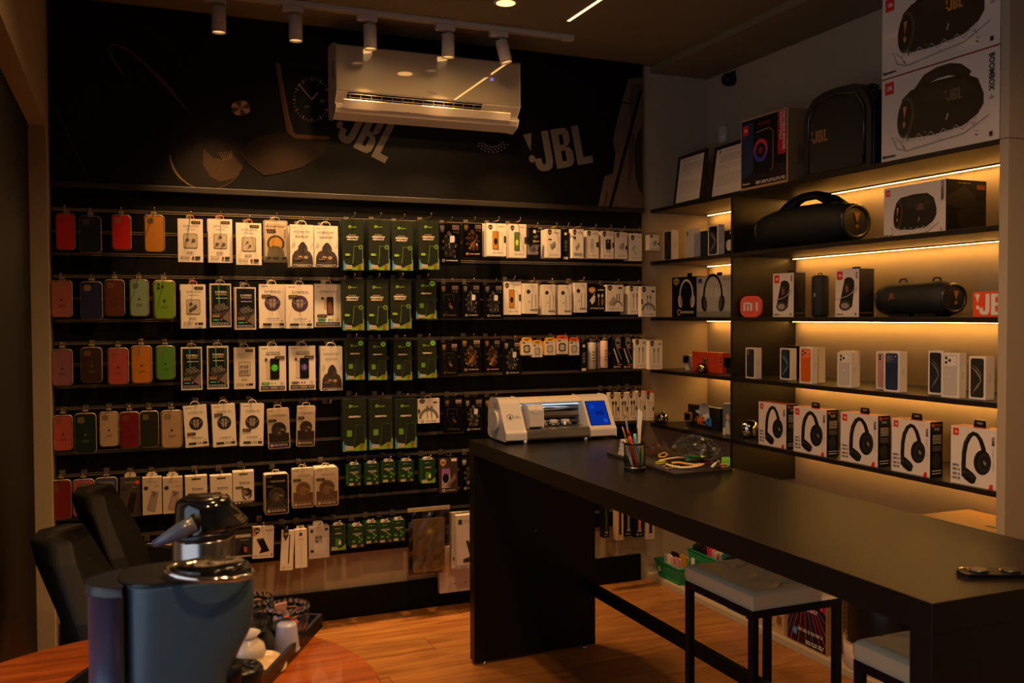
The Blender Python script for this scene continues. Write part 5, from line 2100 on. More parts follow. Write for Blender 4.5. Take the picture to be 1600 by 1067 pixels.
# ---- black party speaker
t = thing('party_speaker', 'black rounded party speaker on the top shelf', 'speaker', (XS + .155, 2.905, ztop + .0004), R90 + .04)
w_, h_, d_ = .37, .335, .25
bd = MB()
prof = []
out = [(-.5, .02), (-.5, .62), (-.47, .78), (-.36, .93), (-.2, .985), (0, 1), (.2, .985), (.36, .93), (.47, .78), (.5, .62), (.5, .02), (.44, 0), (-.44, 0)]
o2 = [(a * w_, b * h_) for a, b in out]
SPK = mat('0B0A0A', .45, noise=.1)
GRL = mat('12100F', .55, noise=.4, scale=900, bump=.6)
bd.prism(o2, -d_ / 2 + .02, d_ / 2, SPK, smooth=True)
bd.prism([(a * .94, b * .97 + .004) for a, b in o2], -d_ / 2, -d_ / 2 + .02, SPK, smooth=True)
bd.build('housing', t, bevel=.008, seg=3)
fr = MB()
fr.tube([(-w_ * .40, -d_ / 2 - .002, .02), (-w_ * .40, -d_ / 2 - .002, h_ * .7), (-w_ * .3, -d_ / 2 - .002, h_ * .88), (0, -d_ / 2 - .002, h_ * .94), (w_ * .3, -d_ / 2 - .002, h_ * .88), (w_ * .40, -d_ / 2 - .002, h_ * .7), (w_ * .40, -d_ / 2 - .002, .02)], .006, mat('1C1A19', .25, coat=.5), 8)
fr.build('trim_frame', t)
MB().prism([(a * .76, b * .86 + .015) for a, b in o2], -d_ / 2 - .003, -d_ / 2, GRL).build('grille', t)
g_ = MB()
G(g_, w_, h_, -d_ / 2 - .0035).jbl(.26, .52, .13, mat('8A5A34', .4), 0, .58)
g_.build('logo', t)
MB().tube([(-.09, 0, h_ * .985), (-.07, 0, h_ * 1.02), (.07, 0, h_ * 1.02), (.09, 0, h_ * .985)], .010, SPK, 10).build('handle', t)

# ---- framed certificates leaning on the wall
for i, (y0, y1, lab) in enumerate(((4.12, 3.84, 'left of two dark-framed certificates leaning on the top shelf'), (3.83, 3.53, 'right framed certificate with a red seal, touching the party carton'))):
    w = y0 - y1 - .006
    t = thing('framed_certificate', lab, 'frame', (XS + .055 + .02 * i, (y0 + y1) / 2, ztop + .001), R90 - .06, 'framed certificates', rx=-.13)
    hh = .262
    FRM = mat('2A1A12', .4)
    for (a, b, c, e_) in ((-w / 2, w / 2, 0, .016), (-w / 2, w / 2, hh - .016, hh), (-w / 2, -w / 2 + .016, .016, hh - .016), (w / 2 - .016, w / 2, .016, hh - .016)):
        MB().box(a, b, -.008, .008, c, e_, FRM).build('frame_bar', t, bevel=.001)
    MB().box(-w / 2 + .016, w / 2 - .016, -.002, .004, .016, hh - .016, mat('E2D4C0', .35)).build('paper', t)
    g_ = MB()
    g = G(g_, w - .032, hh - .032, -.002, z0=.016)
    g.e(.18 if i == 0 else .12, .06, .035, GREY, n=10)
    if i == 1:
        g.ring(.93, .06, .05, .07, mat('B03020', .4), 14)
        g.e(.93, .06, .02, mat('B03020', .4), n=8)
    g.fine(.28, .80, .045, 2, .025, GREY, .008)
    g.fine(.15, .92, .14, 8, .022, GREY, .008)
    g.fine(.10, .92, .36 if i else .34, 3, .03, mat('A08070', .5), .006)
    g.fine(.10, .90, .55, 9, .03, mat('9A8A7C', .5), .006)
    g_.build('certificate_print', t)

# ---- siren and motion sensor on the wall
t = thing('siren', 'small round black device high in the corner above the certificates', 'siren', (XW, 4.02, 2.615), R90)
MB().lathe([(.030, 0), (.034, -.03), (.030, -.05), (.018, -.062)], PBLK, n=20, axis='y').build('housing', t)
MB().box(-.02, .02, -.004, 0, .02, .045, PBLK).build('bracket', t)
t = thing('motion_sensor', 'small white motion sensor on the wall above the certificates', 'sensor', (XW, 4.075, 2.30), R90 + .3)
MB().prism(rrect(-.024, .024, 0, .078, .01, 4), -.034, -.006, mat('B8AE9E', .35), smooth=True).build('housing', t, bevel=.003)
MB().prism(rrect(-.017, .017, .008, .036, .006, 3), -.0365, -.034, mat('CFC8BA', .3)).build('lens', t)
MB().box(-.012, .012, -.006, .003, .02, .06, WHITE).build('bracket', t)


# ---- barrel speakers
def barrel(name, label, cx, cy, zb, L, R, rz, handle, strap, group=None, flat=.9):
    t = thing(name, label, 'speaker', (cx, cy, zb + .0004), rz, group)
    body = MB()
    prof = [(.80, -.5), (.93, -.46), (1.0, -.36), (1.0, .36), (.93, .46), (.80, .5)] if not handle else [(.62, -.5), (.80, -.45), (.93, -.32), (1.0, -.15), (1.0, .15), (.95, .30), (.86, .42), (.74, .5)]
    vs, fs, n = [], [], 28
    for r, h in prof:
        for i in range(n):
            a = 2 * PI * i / n
            vs.append((h * L, -math.cos(a) * r * R, R * flat + math.sin(a) * r * R * flat))
    for k in range(len(prof) - 1):
        for i in range(n):
            j = (i + 1) % n
            fs.append((k * n + i, k * n + j, (k + 1) * n + j, (k + 1) * n + i))
    body.add(vs, fs, mat('0D0C0C', .6, noise=.4, scale=700, bump=.5), True)
    fs = [tuple(range(n - 1, -1, -1)), tuple(k_ + (len(prof) - 1) * n for k_ in range(n))]
    body.add(vs, fs, SPK)
    body.build('fabric_body', t)
    re = prof[-1][0] * R
    for sg in (-1, 1):
        rr = (prof[-1][0] if sg > 0 else prof[0][0]) * R
        rg = MB()
        pth = [(sg * (L / 2 + .004), math.cos(2 * PI * i / 28) * rr * .93, R * flat + math.sin(2 * PI * i / 28) * rr * .93 * flat) for i in range(28)]
        rg.tube(pth, R * .10, mat('1A1817', .35, coat=.3), 8, closed=True)
        rg.build('end_ring', t)
        cap = MB()
        vs = [(sg * (L / 2 + .006), math.cos(2 * PI * i / 28) * rr * .80, R * flat + math.sin(2 * PI * i / 28) * rr * .80 * flat) for i in range(28)]
        cap.add(vs + [(sg * (L / 2 + .012), 0, R * flat)], [(i, (i + 1) % 28, 28) if sg > 0 else ((i + 1) % 28, i, 28) for i in range(28)], mat('1E1B18', .4, noise=.5, scale=300, bump=.5), True)
        o = cap.build('driver_cap', t)
        lg = MB()
        GD = mat('C08A48', .3, .6)
        x_ = sg * (L / 2 + .0135)
        zc_ = R * flat
        s_ = rr * .62
        tri = [(x_, -s_ * .35, zc_ + s_ * .75), (x_, s_ * .35, zc_ + s_ * .75), (x_, s_ * .02, zc_ - s_ * .1)]
        lg.add([(p_[0] + q, p_[1], p_[2]) for q in (-.001, .001) for p_ in tri], [(0, 1, 2), (5, 4, 3), (0, 3, 4, 1), (1, 4, 5, 2), (2, 5, 3, 0)], GD)
        lg.build('emblem_wedge', t)
        MB().lathe([(s_ * .17, -.001), (s_ * .17, .001)], GD, (x_, 0, zc_ - s_ * .42), 14, 'x').build('emblem_dot', t)
    lg = MB()
    tx, tf = glyphs('JBL', .035)
    hgt = R * (.42 if not handle else .38)
    u0 = -L * .20
    q = []
    for a, b in tx:
        x, z = u0 + a * hgt * .62, b * hgt
        ang = z / R
        q.append((x, -math.cos(ang + .15) * (R + .0015), R * flat + math.sin(ang + .15) * (R + .0015) * flat))
    lg.add(q, tf, mat('8A4A2E' if not handle else '3A2C24', .4))
    lg.build('logo', t)
    if handle:
        hd = MB()
        hd.tube([(-L * .27, 0, R * 1.55 * flat), (-L * .20, 0, R * 1.98 * flat), (-L * .12, 0, R * 2.28 * flat), (-.02, 0, R * 2.40 * flat), (L * .10, 0, R * 2.40 * flat), (L * .20, 0, R * 2.20 * flat), (L * .29, 0, R * 1.92 * flat), (L * .36, 0, R * 1.55 * flat)],
                .02, SPK, 12, rs=[.045, .034, .022, .019, .019, .024, .034, .045])
        hd.build('handle', t)
    if strap:
        for sx_ in (-.25, .27):
            MB().tube([(L * sx_ - .022, 0, 2 * R * flat - .004), (L * sx_ - .012, 0, 2 * R * flat + .012), (L * sx_ + .012, 0, 2 * R * flat + .012), (L * sx_ + .022, 0, 2 * R * flat - .004)], .0035, SPK, 8).build('strap_loop', t)
    for sx_ in (-.2, .2):
        MB().box(L * sx_ - .05, L * sx_ + .05, -.04, .04, 0, .012, SPK).build('foot', t, bevel=.003)
    return t


barrel('portable_speaker', 'large black barrel speaker with a carry handle, second shelf', 2.735, 3.215, SHT[1], .52, .105, R90 + .06, True, False)
barrel('portable_speaker', 'black barrel speaker with strap loops beside the orange-red sign', 2.72, at(1436, 470, X=2.72).y, SHT[2], .31, .072, R90 - .02, False, True)

# ---- speaker carton, second shelf
it, t = SB_('speaker_carton', 'white and black speaker carton at the right end of the second shelf', 'carton', (1381, 375), (1477.5, 363.5), 295.6, X=XS + .02, d=.19, zl=SHT[1])
it.carton(mat('CDBFB4', .35, noise=.02, coat=.3), PBLK)
g = it.g()
redlogo(g, .03, .05, .075)
rr_speaker_print(g, .50, .56, .72, .44, gold=False, handle=False, logo_u=.14)
g.t('XTREME', .955, .20, .04, INK, 90, fit=.24, bold=.03)
g.t('4', .955, .38, .04, GREY, 90)
g.fine(.02, .16, .965, 1, .02, INK, .018)
g.r(.93, .92, .955, .97, KRAFT)
gs = it.gside()
gs.poly([(.02, .34), (.45, .10), (.72, .30), (.72, .50), (.30, .55), (.02, .48)], mat('1C1917', .3))
gs.poly([(.28, .62), (.62, .40), (.98, .38), (.98, .88), (.55, .95), (.30, .85)], mat('171412', .3))
gs.r(.76, .08, .97, .17, mat('B04A22', .4))
gs.fine(.30, .60, .05, 1, .02, KRAFT, .02)
it.make(t)

# ---- third shelf
z3 = SHT[2]
t = thing('brand_sign', 'rounded orange sign reading mi in front of the divider', 'sign', (XS + .07, at(1174, 481, X=XS + .07).y, z3 + .0004), R90 + .62)
s_ = .094
MB().prism(rrect(-s_ / 2, s_ / 2, 0, s_, .032, 6), -.01, .01, mat('D8481A', .35), smooth=True).build('plaque', t, bevel=.0015)
lt = MB()
q = s_ / 94
def mbx(x0, x1, z0, z1):
    lt.box(x0 * q, x1 * q, -.0125, -.010, z0 * q, z1 * q, WHITEP)
mbx(-33, -24, 28, 66); mbx(-33, -1, 57, 66); mbx(-17, -8, 28, 52); mbx(-2, 8, 28, 62); mbx(24, 33, 28, 66)
lt.build('lettering', t)


def flipbox(label, pl, pr, ytop, d):
    it, t = SB_('speaker_box', label, 'box', pl, pr, ytop, X=XS + .035, d=d, zl=z3)
    it.carton(mat('CDBFB4', .4, noise=.02), mat('1A1512', .35, coat=.2))
    g = it.g()
    redlogo(g, .07, .04, .24)
    B1 = mat('161112', .4)
    g.poly([(.36, .30), (.40, .20), (.54, .165), (.70, .185), (.80, .25), (.81, .34), (.72, .78), (.62, .83), (.38, .84), (.22, .78), (.20, .70)], B1)
    g.e(.42, .765, .25, mat('3A3432', .3), .15, 20)
    g.e(.42, .765, .17, mat('8A827C', .2), .09, 16)
    g.jbl(.50, .40, .13, mat('8A5A4A', .4), 82, .6)
    g.l([(.02, .64), (.22, .60), (.45, .58), (.66, .52), (.84, .42), (.95, .36)], .022, mat('A39A94', .3))
    g.l([(.66, .52), (.90, .46)], .012, mat('8A827C', .3))
    g.l([(.70, .50), (.94, .40)], .012, mat('8A827C', .3))
    g.t('FLIP', .90, .13, .07, INK, 90, fit=.18, bold=.03)
    g.t('7', .90, .195, .07, GREY, 90)
    g.fine(.06, .34, .935, 1, .02, INK, .02)
    g.r(.84, .92, .90, .96, INK)
    gs = it.gside()
    gs.poly([(.3, .30), (.8, .18), (.85, .50), (.45, .60)], mat('2A2320', .3))
    gs.poly([(.1, .60), (.6, .48), (.8, .78), (.2, .82)], mat('26201D', .3))
    gs.r(.05, .90, .9, .93, mat('5A4A34', .5))
    it.part('hook_tab').prism([(-.02, it.h), (.02, it.h), (.026, it.h + .010), (-.014, it.h + .010)], .004, .006, PBLK)
    it.make(t)


flipbox('smaller white speaker box, left of the upright black speaker', (1207.5, 497), (1240, 497), 428, .062)
flipbox('white speaker box with a dark side, right of the upright black speaker', (1305, 497.5), (1342, 497.5), 422, .075)
pc = at(1281.5, 497, X=XS + .09)
t = thing('portable_speaker', 'slim upright black speaker between the two white boxes', 'speaker', (pc.x, pc.y, z3 + .0004), R90 + .1)
MB().lathe([(.026, 0), (.032, .006), (.034, .012), (.034, .160), (.031, .168), (.024, .172)], mat('0B0A0B', .6, noise=.4, scale=700, bump=.4), n=24).build('fabric_body', t)
g_ = MB()
tx, tf = glyphs('JBL', .03)
g_.add([(-.0 + b_ * .014, -math.cos((b_ * .014) / .034) * .0347, .09 - a_ * .014) for a_, b_ in tx], tf, mat('8E867C', .4))
g_.build('logo', t)
MB().tube([(-.012, 0, .17), (-.008, 0, .180), (.008, 0, .180), (.012, 0, .17)], .0022, PBLK, 6).build('strap_loop', t)
for sx_ in (-.018, .018):
    MB().box(sx_ - .005, sx_ + .005, -.012, .012, -.0, .004, KRAFT).build('foot', t)

t = thing('logo_sign', 'orange-red block sign with white speaker lettering, shelf end', 'sign', (XS + .045, 2.192, z3 + .0004), R90)
MB().box(-.062, .085, -.012, .012, 0, .082, mat('D8431C', .4)).build('block', t, bevel=.001)
g_ = MB()
G(g_, .115, .082, -.0122, x0=-.060).jbl(.64, .5, .60, WHITEP, 0, .62)
g_.build('lettering', t)
t = thing('potted_plant', 'small green artificial plant behind the orange-red sign', 'plant', (XS + .12, 2.175, z3 + .0004))
MB().lathe([(.022, 0), (.028, .05), (.030, .05)], mat('B8AEA0', .5), n=18).build('pot', t)
rd = random.Random(4)
lf = MB()
for k in range(110):
    a, e_, L = rd.uniform(0, 2 * PI), rd.uniform(.1, 1.5), rd.uniform(.03, .055)
    d_ = Vector((math.cos(a) * math.cos(e_), math.sin(a) * math.cos(e_), math.sin(e_)))
    p0 = Vector((0, 0, .055)) + d_ * L * rd.uniform(.4, 1)
    s1 = d_.cross(Vector((0, 0, 1))).normalized() * .006
    lf.add([p0, p0 + s1 + d_ * .008, p0 + d_ * .02, p0 - s1 + d_ * .008], [(0, 1, 2, 3)], mat('2E5A24', .5, noise=.3))
o = lf.build('foliage', t)
o['kind'] = 'stuff'

# ---- headphone boxes and phone boxes near the corner
def headband(g, u, v, s, c1, c2):
    k = g.w / g.h
    pts = [(u + s * math.cos(math.radians(a)) * .62, v + (s * math.sin(math.radians(a)) * .8 - .1 * s) * k) for a in range(170, 375, 15)]
    g.l(pts, .05, c1)
    for sg in (-1, 1):
        g.e(u + sg * s * .60, v + .25 * s * k, s * .20, c1, s * .34, 18, sg * .2)
        g.e(u + sg * s * .54, v + .25 * s * k, s * .12, c2, s * .26, 16, sg * .2)


it, t = SB_('headphone_box', 'black box picturing cream headphones, near the corner', 'box', (1050, 497), (1088, 497), 434, X=XS + .06, d=.07, zl=z3, group='headphone boxes in the corner bay')
it.carton(PBLK, PBLK)
g = it.g()
shield(g, .18, .12, .12, mat('B8903A', .4), INK)
headband(g, .60, .50, .42, mat('C8BAA8', .4), mat('9A8C7C', .4))
g.ring(.30, .88, .05, .075, mat('C89A3A', .4), 12)
g.t('HEADPHONE FLEX', .64, .88, .055, mat('D8C8B0', .4), fit=.52, bold=.02)
it.part('hook_tab').box(-.02, .02, -.001, .001, it.h, it.h + .02, PBLK)
it.make(t)
it, t = SB_('headphone_box', 'grey box picturing black headphones beside the divider', 'box', (1088.6, 497), (1142.5, 497), 433, X=XS + .06, d=.07, zl=z3, group='headphone boxes in the corner bay')
it.carton(mat('A09A90', .4, noise=.03), mat('8A847A', .4))
g = it.g()
g.r(.04, .05, .16, .16, NAVY)
g.t('PURE BASS', .5, .40, .15, mat('BDB6AC', .4), fit=.76)
headband(g, .48, .52, .42, PBLK, mat('3A3632', .3))
g.fine(.76, .95, .07, 2, .03, INK, .01)
g.r(0, .86, 1, .99, mat('7E786E', .4))
it.part('hook_tab').box(-.02, .02, -.001, .001, it.h, it.h + .018, PBLK)
it.make(t)


def phonebox(label, pl, pr, ytop, face, d=.030, Z=None, X=None, zl=None, cams=3, camc='1A1A1C', back=True, dark=False, group='phone boxes', sidetext=True, wave=None, rz=None):
    it, t = SB_('phone_box', label, 'phone box', pl, pr, ytop, Z=Z, X=X, d=d, zl=zl, group=group, rz=rz)
    base = mat('CFC4B8', .35, noise=.02) if not dark else PBLK
    it.carton(base, base)
    g = it.g()
    if face:
        fm = mat(face, .2, noise=.03)
        g.rr(.10, .045, .88, .955, mat('0C0C0E', .2) if not back or cams == 0 else fm, .11)
        g.rr(.125, .06, .855, .94, fm, .10)
        if cams and back:
            hi = mat('%02X%02X%02X' % tuple(min(255, int(int(face[i:i + 2], 16) * 1.15 + 8)) for i in (0, 2, 4)), .25)
            if cams == 3:
                g.rr(.14, .07, .84, .29, hi, .09)
            pc_ = [(.27, .115), (.27, .215), (.47, .165)] if cams == 3 else [(.27, .12), (.27, .20)]
            for a, b in pc_:
                g.e(a, b, .085, GREY, n=14)
                g.e(a, b, .06, mat(camc, .2), n=14)
            if cams == 3:
                g.e(.75, .12, .025, WHITEP, n=8)
                g.e(.75, .20, .025, INK, n=8)
            apple(g, .48, .52, .05, hi)
        if wave:
            wv = mat(wave, .25)
            g.l([(.16, .26), (.42, .34), (.66, .48), (.70, .58), (.50, .70), (.22, .86)], [.02, .10, .12, .06, .12, .02], wv)
            g.l([(.20, .20), (.5, .28), (.8, .46)], [.01, .05, .01], wv)
    if sidetext:
        gs = it.gside()
        gs.t('iPhone', .5, .5, .30, GREY, 90, fit=.16 * it.h / it.d)
    it.make(t)
    return t


Z2 = SHT[1]
phonebox('phone box with a dark screen picture, leftmost in the corner bay', (1037, 407.8), (1050, 407), 361, '1C1A1C', X=XS + .06, zl=Z2, cams=0, wave='4A3A3C', d=.04)
phonebox('all-cream phone box standing in the corner bay', (1070.8, 405.5), (1084, 404.7), 358.7, 'C8B8A8', X=XS + .06, zl=Z2, cams=2, d=.04)
phonebox('dark phone box standing back behind the white ones', (1093.5, 402.5), (1106, 402), 362, '141418', X=XS + .10, zl=Z2, cams=0, dark=True, d=.03, sidetext=False, wave='24242A')
phonebox('taller phone box with a black planet screen, corner bay', (1106, 402.3), (1122.4, 400.8), 353, '101014', X=XS + .03, zl=Z2, cams=0, wave='6A6A70', d=.035)
it, t = SB_('phone_box', 'black box with a white apple mark beside the divider', 'phone box', (1130, 401), (1145, 399.5), 361, X=XS + .08, d=.04, zl=Z2, group='phone boxes')
it.carton(PBLK, PBLK)
g = it.g()
apple(g, .70, .60, .42, WHITEP)
it.make(t)

Z4 = SHT[3]
kw = dict(zl=Z4)
phonebox('phone box with a plain dark grey phone, in front of the divider', (1165, 594), (1180, 596.6), 543, '2A282C', X=XS + .02, zl=Z4, cams=2, d=.035)
phonebox('phone box with a blue wave screen, right after the divider', (1218.6, 594), (1236, 597), 543.7, '1C2634', X=XS + .10, zl=Z4, cams=0, wave='5A6E86', d=.03)
phonebox('dark box lying back behind the blue and orange phone boxes', (1228, 592), (1252, 594), 540, None, X=XS + .19, zl=Z4, dark=True, sidetext=False)
phonebox('phone box with a bright orange phone', (1249, 601), (1269, 604.5), 542, 'C4581E', X=XS + .03, zl=Z4, cams=3, camc='2A1610', d=.028)
phonebox('blank cream phone box right behind the orange one', (1273, 602), (1279, 603), 542.5, 'B8AC9E', X=XS + .09, zl=Z4, cams=0, d=.035, wave=None, sidetext=False)
phonebox('phone box with a silver phone, left of the navy one', (1308, 608), (1330, 612), 550, 'B4ABA2', X=XS + .03, zl=Z4, cams=3, d=.035)
phonebox('cream phone box edge behind the left silver box', (1312, 605), (1333, 608), 548, 'A89C90', X=XS + .075, zl=Z4, cams=0, d=.035, sidetext=False)
phonebox('phone box with a pink phone behind the navy one', (1368.6, 605), (1392, 609), 548.6, 'B07E78', X=XS + .085, zl=Z4, cams=2, d=.035, sidetext=False)
phonebox('phone box with a dark navy phone', (1380.6, 613), (1405.8, 617.6), 548.6, '1E2A48', X=XS + .03, zl=Z4, cams=3, camc='0C0E18', d=.035)
phonebox('phone box with a black planet screen behind the silver one', (1450, 615), (1473, 619), 547.5, '1A1A1E', X=XS + .075, zl=Z4, cams=0, wave='5A5A5E', d=.03, sidetext=False)
phonebox('phone box with a silver phone, right of the navy one', (1470.5, 620.6), (1498.7, 625.5), 551, 'B0A8A2', X=XS + .025, zl=Z4, cams=3, d=.032)
phonebox('phone box with a dark bronze wave screen, rightmost on the shelf', (1513.7, 617.5), (1540, 622), 556.5, '201C1A', X=XS + .05, zl=Z4, cams=0, wave='6E665E', d=.04)

# ---- headphone boxes on the lowest shelf
Z5 = SHT[4]
hb_ = [((1186, 697.5), (1227.6, 706.9), 627, 'leftmost of five white headphone boxes, beside the chrome apple'), ((1240.7, 708), (1290.6, 718.9), 634.5, 'second white headphone box from the divider'),
       ((1314, 723), (1370.5, 735), 643, 'middle white headphone box of the five'), ((1393.7, 738), (1451.9, 750.7), 652.5, 'fourth white headphone box from the divider'),
       ((1486, 757), (1556, 771.3), 663.7, 'rightmost white headphone box by the end panel')]
for i, (pl, pr, yt_, lab) in enumerate(hb_):
    it, t = SB_('headphone_box', lab, 'box', pl, pr, yt_, X=XS + .016, d=.062, zl=Z5, group='white headphone boxes on the lowest shelf', rz=R90 + .03)
    it.carton(mat('D0C4BC', .38, noise=.02, coat=.2), PBLK, top=mat('B0481E', .4))
    g = it.g()
    redlogo(g, .05, .04, .13)
    B1, B2, B3 = mat('141312', .35), mat('262524', .3), mat('3C3A38', .25)
    g.l([(.30, .86), (.29, .66), (.30, .45), (.34, .28), (.42, .15), (.50, .10), (.58, .115), (.66, .20), (.72, .34), (.74, .48)], [.10, .10, .10, .10, .09, .08, .08, .09, .10, .11], B1)
    g.l([(.27, .80), (.26, .60), (.28, .42), (.33, .26), (.42, .13)], .018, B3)
    g.e(.70, .57, .185, B1, .235, 26, .15)
    g.e(.735, .57, .14, B2, .19, 24, .15)
    g.e(.745, .57, .09, mat('1B1A1A', .3), .13, 20, .15)
    g.jbl(.75, .57, .05, GREY, 55, .6, .01)
    g.poly([(.27, .72), (.36, .70), (.52, .78), (.58, .84), (.54, .94), (.46, .96), (.32, .90), (.26, .84)], B1)
    g.poly([(.36, .74), (.52, .80), (.55, .85), (.50, .88), (.34, .80)], B2)
    g.e(.31, .78, .03, B3, n=10)
    g.t('TUNE', .925, .19, .06, INK, 88, fit=.17, bold=.04)
    g.t('520BT | 770NC', .925, .50, .05, mat('A8A098', .5), 88, fit=.42)
    for v0 in (.66, .73, .81, .88):
        g.fine(.05, .22, v0, 2, .022, INK, .011)
    g.poly([(.84, 1.0), (.87, .915), (.93, .915), (.93, 1.0)], mat('C81E1A', .4))
    gs = it.gside()
    gs.e(.2, .06, .10, mat('C8481E', .4), n=10)
    gs.fine(.3, .85, .05, 1, .02, mat('C8481E', .4), .016)
    gs.t('TUNE', .5, .13, .16, WHITEP, 0, fit=.4)
    gs.fine(.2, .85, .24, 5, .035, CREAM, .014)
    gs.fine(.2, .85, .44, 3, .035, mat('8A7A70', .5), .014)
    gs.poly([(.12, .66), (.5, .54), (.8, .66), (.7, .84), (.25, .84)], mat('2C2826', .3))
    gs.fine(.15, .85, .88, 1, .02, CREAM, .016)
    gs.fine(.15, .85, .93, 1, .02, CREAM, .016)
    if i:
        hk = it.part('hook_tab')
        hk.prism([(-.024, it.h), (.024, it.h), (.020, it.h + .022), (-.020, it.h + .022)], -.001, .001, PBLK)
        G(hk, .048, .022, -.001, z0=it.h).rr(.25, .25, .75, .6, mat('8A7A60', .5), .15)
    it.make(t)

# ---- chrome apples, watches and their boxes
CHROME = mat('C8C0B4', .07, 1.0, noise=.0)
GOLD = mat('C89A50', .10, 1.0, noise=.0)


def chrome_apple(label, px_, py_, Z, s, m=CHROME, top=True, X=None):
    p_ = at(px_, py_, Z=Z) if X is None else at(px_, py_, X=X)
    t = thing('chrome_apple_ornament', label, 'ornament', (p_.x, p_.y, Z + .0004), .4)
    prof = [(.30, 0), (.62, .05), (.9, .3), (1.0, .7), (.98, 1.05), (.80, 1.38), (.5, 1.52), (.22, 1.46), (.05, 1.36)]
    MB().lathe([(r * s, h * s) for r, h in prof], m, n=28).build('body', t)
    if top:
        MB().tube([(0, 0, s * 1.36), (s * .05, 0, s * 1.6), (s * .2, 0, s * 1.8)], s * .06, m, 8).build('stem', t)
        MB().ball((s * .42, 0, s * 1.62), s * .36, m, 16, 1, .45, .55).build('leaf', t)
    return t


chrome_apple('large chrome apple ornament left of the headphone boxes', 1169, 693, Z5, .055, X=XS + .10)
chrome_apple('small chrome ornament at the left tip of the lowest shelf', 1034, 664, Z5, .036, X=XS + .05)
chrome_apple('golden chrome ornament in front of the orange-red box', 1098, 585, Z4, .032, GOLD, X=XS + .05)


def watch(label, px_, py_, Z, X, case, strap_c, ang=R90 + .5):
    p_ = at(px_, py_, X=X)
    t = thing('watch_on_stand', label, 'watch', (p_.x, p_.y, Z + .0004), ang)
    MB().prism(rrect(-.024, .024, 0, .004, .001, 2), -.022, .022, clear('EFEAE2', .15)).build('stand_base', t)
    MB().box(-.008, .008, .006, .010, .004, .055, clear('EFEAE2', .15)).build('stand_post', t)
    MB().prism([(-.006, .008), (-.014, .03), (-.012, .05), (-.004, .062), (.012, .05), (.014, .03), (.008, .008), (.004, .010), (.008, .03), (.006, .048), (-.004, .054), (-.009, .03), (-.003, .010)], -.011, .011, mat(strap_c, .5), 'x').build('strap', t)
    MB().prism(rrect(-.019, .019, .040, .084, .008, 4), -.020, -.010, mat(case, .25, .8), smooth=True).build('case', t, bevel=.001)
    MB().prism(rrect(-.015, .015, .045, .079, .006, 4), -.0206, -.020, mat('0A0A0C', .1)).build('screen', t)


watch('silver smartwatch on a clear stand beside the orange-red box', 1075, 580, Z4, XS + .06, 'B0A89C', 'B8B0A4')
watch('dark watch on a stand against the divider', 1140, 588, Z4, XS + .05, '1A1816', '141210')
watch('gold smartwatch on a clear stand by the printed black box', 1077, 671, Z5, XS + .04, 'C08A3A', '141210')
it, t = SB_('watch_box', 'flat orange-red box standing in the corner bay', 'box', (1082, 581), (1129, 584), 549, X=XS + .11, d=.04, zl=Z4)
it.carton(mat('C23A1E', .45, noise=.04))
g = it.g()
g.t('Watch', .16, .20, .06, mat('8A2414', .4), fit=.2)
g.r(.34, .32, .52, .78, PBLK)
g.ring(.43, .48, .05, .065, mat('B09050', .4), 14)
g.poly([(.86, 0), (1, 0), (1, 1), (.86, 1)], mat('D0482A', .4))
for b in (.22, .42, .62):
    g.fine(.90, .97, b, 2, .04, INK, .03)
it.make(t)
it, t = SB_('watch_box', 'black box printed with an eagle head and colourful letters', 'box', (1075, 668), (1124.5, 674), 631, X=XS + .11, d=.03, zl=Z5)
it.carton(mat('101216', .35, coat=.2))
g = it.g()
g.e(.52, .26, .17, mat('8A8A92', .4), n=16)
g.poly([(.36, .20), (.24, .24), (.28, .34), (.40, .36)], mat('A8A8AC', .4))
g.poly([(.46, .40), (.66, .28), (.70, .46), (.58, .58), (.48, .54)], mat('C0BCC0', .4))
g.poly([(.40, .34), (.48, .38), (.44, .56), (.40, .48)], mat('6E7078', .4))
for ch, x, c_ in (('W', .38, 'C86A20'), ('E', .50, 'A03A20'), ('A', .62, '2A6AB8'), ('R', .73, '2A7AC8')):
    g.t(ch, x, .66, .15, mat(c_, .4), 0, .8, .04, shear=.15)
g.l([(.24, .60), (.28, .66), (.25, .72)], .02, mat('C86A20', .4))
g.fine(.34, .66, .80, 1, .02, mat('8A4A20', .4), .02)
it.make(t)
it, t = SB_('figure_box', 'grey-blue window box half hidden beside the divider', 'box', (1129.5, 682), (1144, 684), 630, X=XS + .06, d=.06, zl=Z5)
it.carton(mat('5A626C', .4, noise=.1))
g = it.g()
g.poly([(.2, .95), (.3, .6), (.5, .5), (.7, .62), (.8, .95)], mat('B0A8A0', .5))
g.e(.5, .42, .2, mat('B89A84', .5), n=12)
g.r(0, .78, .3, 1, mat('C0B8B0', .5))
it.make(t)

# ================================================================ goods stored on the low plinth
PZ = .0304


